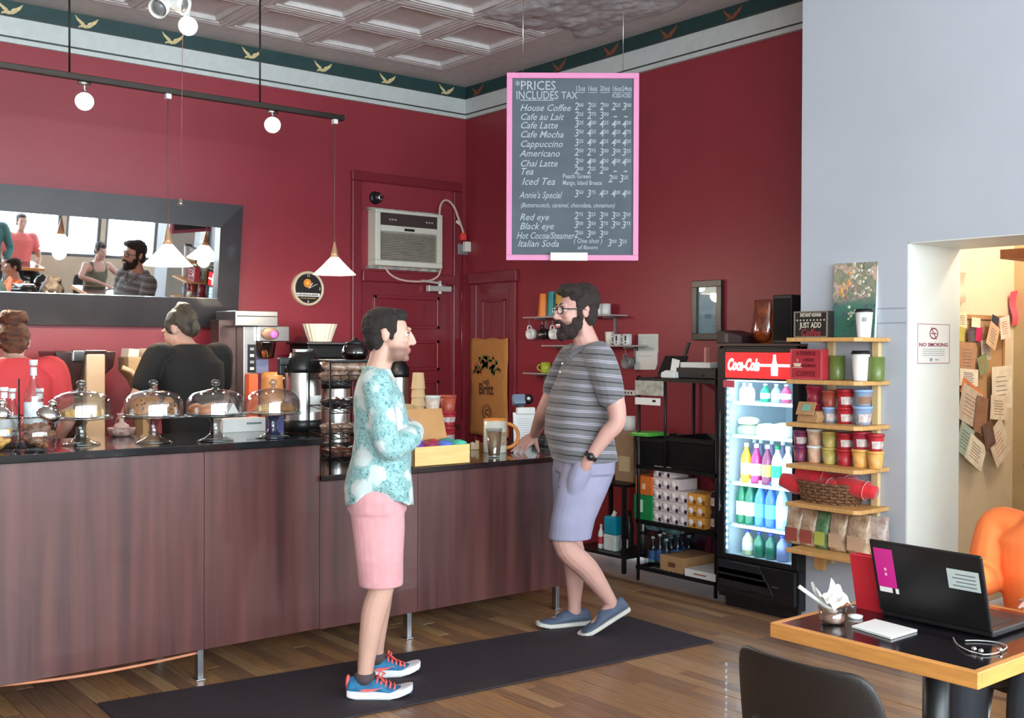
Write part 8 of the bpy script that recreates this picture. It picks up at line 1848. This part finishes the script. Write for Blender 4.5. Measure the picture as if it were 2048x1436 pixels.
# ------------------------------------------------------------------ simpler figures
def figure(lb, loc, rz, hgt, skin, top, low, hairm, seated=False, sleeve='short', hair='short', arms=None, lean=0.0, head=(0, 0), vox=.008, width=1.0, tank=False, hairfn=None, seat_h=.46, eyes_=True, drop=0.0, slr=1.0):
    """body, top, trousers and hair; faces -y. hgt = standing height"""
    k = hgt/1.75; t = thing('person', lb, 'person', loc, rz)
    hipz = (.93*k) if not seated else seat_h+.09
    S = lambda z: hipz+(z-.93)*k           # heights above the hip follow the trunk
    def ly(z): return -math.tan(lean)*(S(z)-hipz)
    hz = 1.625; H = HT((0, ly(hz)-.03*k-drop*.5, S(hz)-drop), head[0], head[1], 0, k)
    g = G(); head_shapes(g, H)
    limb(g, [(0, ly(1.4)+.03*k, S(1.41), .06*k), (0, ly(1.48)+.012*k-drop*.2, S(1.48)-drop*.4, .054*k), (0, ly(1.56)-.01*k-drop*.4, S(1.56)-drop, .055*k)])
    w = width
    rows = [(.90, .155, .115), (1.0, .15, .115), (1.1, .14*w, .105), (1.25, .16*w, .11), (1.37, .175*w, .1), (1.44, .12, .075), (1.47, .06, .05)]
    trunk(g, [(S(z), 0, ly(z)+.015, a*k, b*k) for z, a, b in rows])
    sh = {s: Vector((s*.185*k*w, ly(1.41)+.015, S(1.405))) for s in (-1, 1)}
    if arms is None: arms = {-1: ((-.27*k, ly(1.1)-.0, S(1.13)), (-.22*k, ly(.95)-.16, S(.98))), 1: ((.27*k, ly(1.1), S(1.13)), (.22*k, ly(.95)-.16, S(.98)))}
    for s in (-1, 1):
        e, wr = Vector(arms[s][0]), Vector(arms[s][1])
        limb(g, [(*sh[s], .052*k), (*sh[s].lerp(e, .5), .044*k), (*e, .037*k), (*e.lerp(wr, .45), .035*k), (*wr, .026*k)])
        d = (wr-e); hand(g, wr, d, (0, 0, 1) if abs(d.normalized().z) < .8 else (0, -1, 0), (-s, -.3, .1), k, .2, .25, .8)
    def leg(g, grow):
        for s in (-1, 1):
            if seated: limb(g, [(s*.09*k, .0, hipz, .092*k+grow), (s*.1*k, -.22*k, hipz+.0, .075*k+grow), (s*.11*k, -.43*k, hipz-.005, .058*k+grow), (s*.11*k, -.44*k, hipz*.55, .052*k+grow), (s*.11*k, -.42*k, .10, .036*k+grow)])
            else: limb(g, [(s*.09*k, .015, S(.88), .09*k+grow), (s*.1*k, .0, S(.7) if not seated else .7, .078*k+grow), (s*.105*k, -.01, .5*k, .057*k+grow), (s*.105*k, .01, .33*k, .054*k+grow), (s*.11*k, .03, .1, .036*k+grow)])
    leg(g, 0)
    melt(g, vox, 4, 'body', skin, t)
    if eyes_: eyes(H, t)
    g = G()
    lo_ = .9 if not tank else .92
    rows = [(lo_, .172, .135), (1.0, .168, .134), (1.1, .158*w, .122), (1.25, .176*w, .122), (1.36, .186*w, .112), (1.425, .135, .088)]+([] if tank else [(1.465, .078, .066)])
    if tank: rows = rows[:-2]+[(1.33, .165*w, .112)]
    trunk(g, [(S(z), 0, ly(z)+.015, a*k, b*k) for z, a, b in rows], 30)
    for s in (-1, 1):
        e, wr = Vector(arms[s][0]), Vector(arms[s][1])
        if tank: limb(g, [(s*.1*k, ly(1.3)-.08*k, S(1.32), .022), (s*.105*k, ly(1.42)+.0, S(1.445), .022), (s*.1*k, ly(1.3)+.1*k, S(1.32), .022)])
        elif sleeve == 'short': limb(g, [(*(sh[s]-Vector((s*.06, 0, -.01))), .058*k), (*(sh[s]+Vector((0, 0, .003))), .066*k), (*sh[s].lerp(e, .35), .064*k), (*sh[s].lerp(e, .6), .062*k)])
        else: limb(g, [(*(sh[s]-Vector((s*.06, 0, -.01))), .058*k), (*(sh[s]+Vector((0, 0, .003))), .066*k), (*sh[s].lerp(e, .5), .058*k*slr), (*e, .052*k*slr), (*e.lerp(wr, .5), .048*k*slr), (*e.lerp(wr, .85 if slr == 1 else .6), .042*k*slr)])
    melt(g, vox, 3, 'top', top, t, .5, lambda c: .006*noise.noise(c*8))
    g = G(); leg(g, .014)
    trunk(g, [(hipz-.08, 0, .01, .165*k, .125*k), (hipz+.02, 0, .01, .17*k, .13*k), (hipz+.09, 0, .012, .16*k, .122*k)])
    melt(g, vox, 3, 'trousers', low, t)
    for s in (-1, 1):
        y = (-.42*k if seated else .03); shoe(t, rot_at((s*.11*k, y, 0), R(-6*s)), .27*k, .1*k, .09, M_BLACK, MATS['dark_board'])
    g = G(); g.T = H
    if hairfn: hairfn(g)
    else:
        g.ball((0, .034, .046), (.082, .098, .081), 18, 12); g.ball((0, .075, -.015), (.063, .042, .062), 14, 9); g.ball((0, -.03, .092), (.055, .05, .033), 12, 8)
        for s in (-1, 1): g.ball((s*.067, .0, .03), (.014, .032, .042), 10, 7); g.ball((s*.055, .055, -.02), (.024, .035, .05), 10, 7)
        if hair == 'long':
            for s in (-1, 1): limb(g, [(s*.07, .02, .02, .025), (s*.082, .02, -.08, .03), (s*.07, .03, -.17, .026)])
            g.ball((0, .085, -.09), (.07, .035, .1), 12, 8)
    melt(g, .0065, 2, 'hair', hairm, t, .5, lambda c: .006*noise.noise(c*34)+.003*noise.noise(c*80))
    return t, H, S
BUNR = mat('auburn_hair', (112, 62, 36), .5, c2=(62, 34, 24), scale=18, stretch=(1, 1, 4), bump=.6, bscale=120)
BUNG = mat('dark_hair_sunlit_streaks', (30, 23, 20), .5, c2=(78, 66, 54), scale=16, stretch=(3, 1, 1), bump=.6, bscale=120)  # the paler streaks are sunlight painted into the dark hair colour
def bun_auburn(g):
    g.ball((0, .03, .04), (.083, .100, .084), 18, 12); g.ball((0, .075, -.01), (.07, .045, .06), 14, 9)
    g.ball((0, .05, .128), (.075, .07, .045), 16, 10); g.tube([(math.cos(a)*.05, .05+math.sin(a)*.045, .14+.006*math.sin(a*3)) for a in [i*math.pi/8 for i in range(17)]], .024, 10)
    for s in (-1, 1): g.ball((s*.067, .01, .02), (.018, .04, .05), 10, 7)
def bun_dark(g):
    g.ball((0, .032, .045), (.084, .100, .084), 18, 12); g.ball((0, .075, -.01), (.068, .045, .06), 14, 9); g.ball((.005, .075, .10), (.055, .045, .045), 14, 9); g.ball((-.03, .06, .12), (.035, .03, .03), 10, 7)
    for s in (-1, 1): g.ball((s*.067, .0, .03), (.018, .04, .05), 10, 7)
# barista in red at the left edge (back to us)
pr = onY(28, 700, 6.25); k_top = onY(28, 606, 6.25).z
figure('barista in a red shirt with a top bun seen from behind at the left', (pr.x, 6.25, 0), R(170), (k_top+.045)/1.03, SKIN, mat('coral_red_jersey', (206, 62, 64), .8, var=.05), mat('dark_trousers', (34, 32, 38), .8), BUNR, hairfn=bun_auburn, vox=.008, width=1.08, drop=.085, head=(0, R(10)))
# barista in black
pb = onY(385, 700, 6.3); k_top = onY(372, 593, 6.3).z
hb = (k_top+.07)/1.03
figure('barista in a black shirt with tied hair bending over the machines', (pb.x, 6.3, 0), R(190), hb, SKIN, mat('black_jersey', (30, 26, 24), .85, var=.1), MATS['dark_trousers'], BUNG, hairfn=bun_dark, lean=R(5), head=(R(18), R(24)), vox=.008, width=1.12, drop=.085,
       arms={-1: ((-.30, -.14, 1.13*hb/1.75), (-.20, -.36, 1.04*hb/1.75)), 1: ((.33, -.10, 1.14*hb/1.75), (.24, -.36, 1.06*hb/1.75))})
# person in orange at the table (looks to -X)
sp = onZ(2010, 1230, TZ)
ORJ = mat('orange_jersey', (246, 128, 62), .8, var=.05, bump=.15, bscale=12)
px0 = 3.62; hy = onZ(1985, 1222, TZ).y
cyp = yc-.02
figure('person in an orange shirt typing at the laptop, cut by the right edge', (px0, cyp, 0), R(-90), 1.52, SKIN2, ORJ, mat('navy_trousers', (46, 48, 54), .85), HAIR_B, seated=True, lean=R(4), vox=.007, head=(0, R(14)), eyes_=True, seat_h=.45,
       sleeve='long', slr=1.35, width=1.2, arms={-1: ((-.215, -.05, .775), (-.165, -.31, .80)), 1: ((.215, -.06, .775), (.15, -.31, .80))})
chair((px0+.03, cyp, 0), R(-90), 'dark cafe chair under the person in orange')

# ------------------------------------------------------------------ seating by the windows (seen in the tilted mirror)
def cafe_table(x, y, lb):
    t = thing('cafe_table', lb, 'table', (x, y, 0), 0, 'tables by the windows')
    g = G(); g.bb(-.3, .3, -.3, .3, .72, .75); g.build('table_top', MATS['black_laminate'], t)
    for q in ((-.32, -.3, -.32, .32), (.3, .32, -.32, .32), (-.3, .3, -.32, -.3), (-.3, .3, .3, .32)): g = G(); g.bb(q[0], q[1], q[2], q[3], .71, .752); g.build('edge_strip', M_OAK, t)
    g = G().smooth(); g.lathe([(.038, .02), (.038, .72)], 16); g.build('column', M_BLACK, t); g = G(); g.box((0, 0, .012), (.5, .06, .024), rz=R(45)); g.box((0, 0, .012), (.5, .06, .024), rz=R(-45)); g.build('cross_foot', M_BLACK, t)
cafe_table(4.95, .72, 'black topped table in front of the seated woman in the mirror')
chair((5.02, .06, 0), R(180), 'dark cafe chair under the woman reflected in the mirror')
chair((4.2, .75, 0), R(100), 'empty dark cafe chair at the mirrored table'); chair((6.1, -.6, 0), R(150), 'empty dark cafe chair by the windows seen in the mirror')
figure('woman in an olive tank top seated at a table, reflected in the mirror', (5.02, .10, 0), R(165), 1.66, SKIN2, mat('olive_vest', (96, 96, 84), .8), MATS['navy_trousers'], HAIR_B, seated=True, tank=True, lean=R(8), vox=.010, head=(0, R(14)),
       arms={-1: ((-.30, -.16, .86), (-.12, -.36, .80)), 1: ((.30, -.16, .86), (.12, -.36, .80))})
cafe_table(4.35, -1.3, 'black topped table before the person in salmon in the mirror')
chair((4.55, -1.92, 0), R(180), 'dark cafe chair under the person in salmon reflected in the mirror')
figure('person in a salmon shirt seated before the window, reflected in the mirror', (4.55, -1.88, 0), R(180), 1.80, SKIN, mat('salmon_shirt', (236, 120, 120), .8), MATS['dark_trousers'], HAIR_D, seated=True, vox=.010, seat_h=.50)
figure('person in a teal jacket at the left end of the mirror reflection', (3.72, -.25, 0), R(190), 1.74, SKIN, mat('teal_jacket', (70, 120, 124), .8), MATS['dark_trousers'], HAIR_B, sleeve='long', vox=.010)

bpy.data.scenes.remove(TMP)
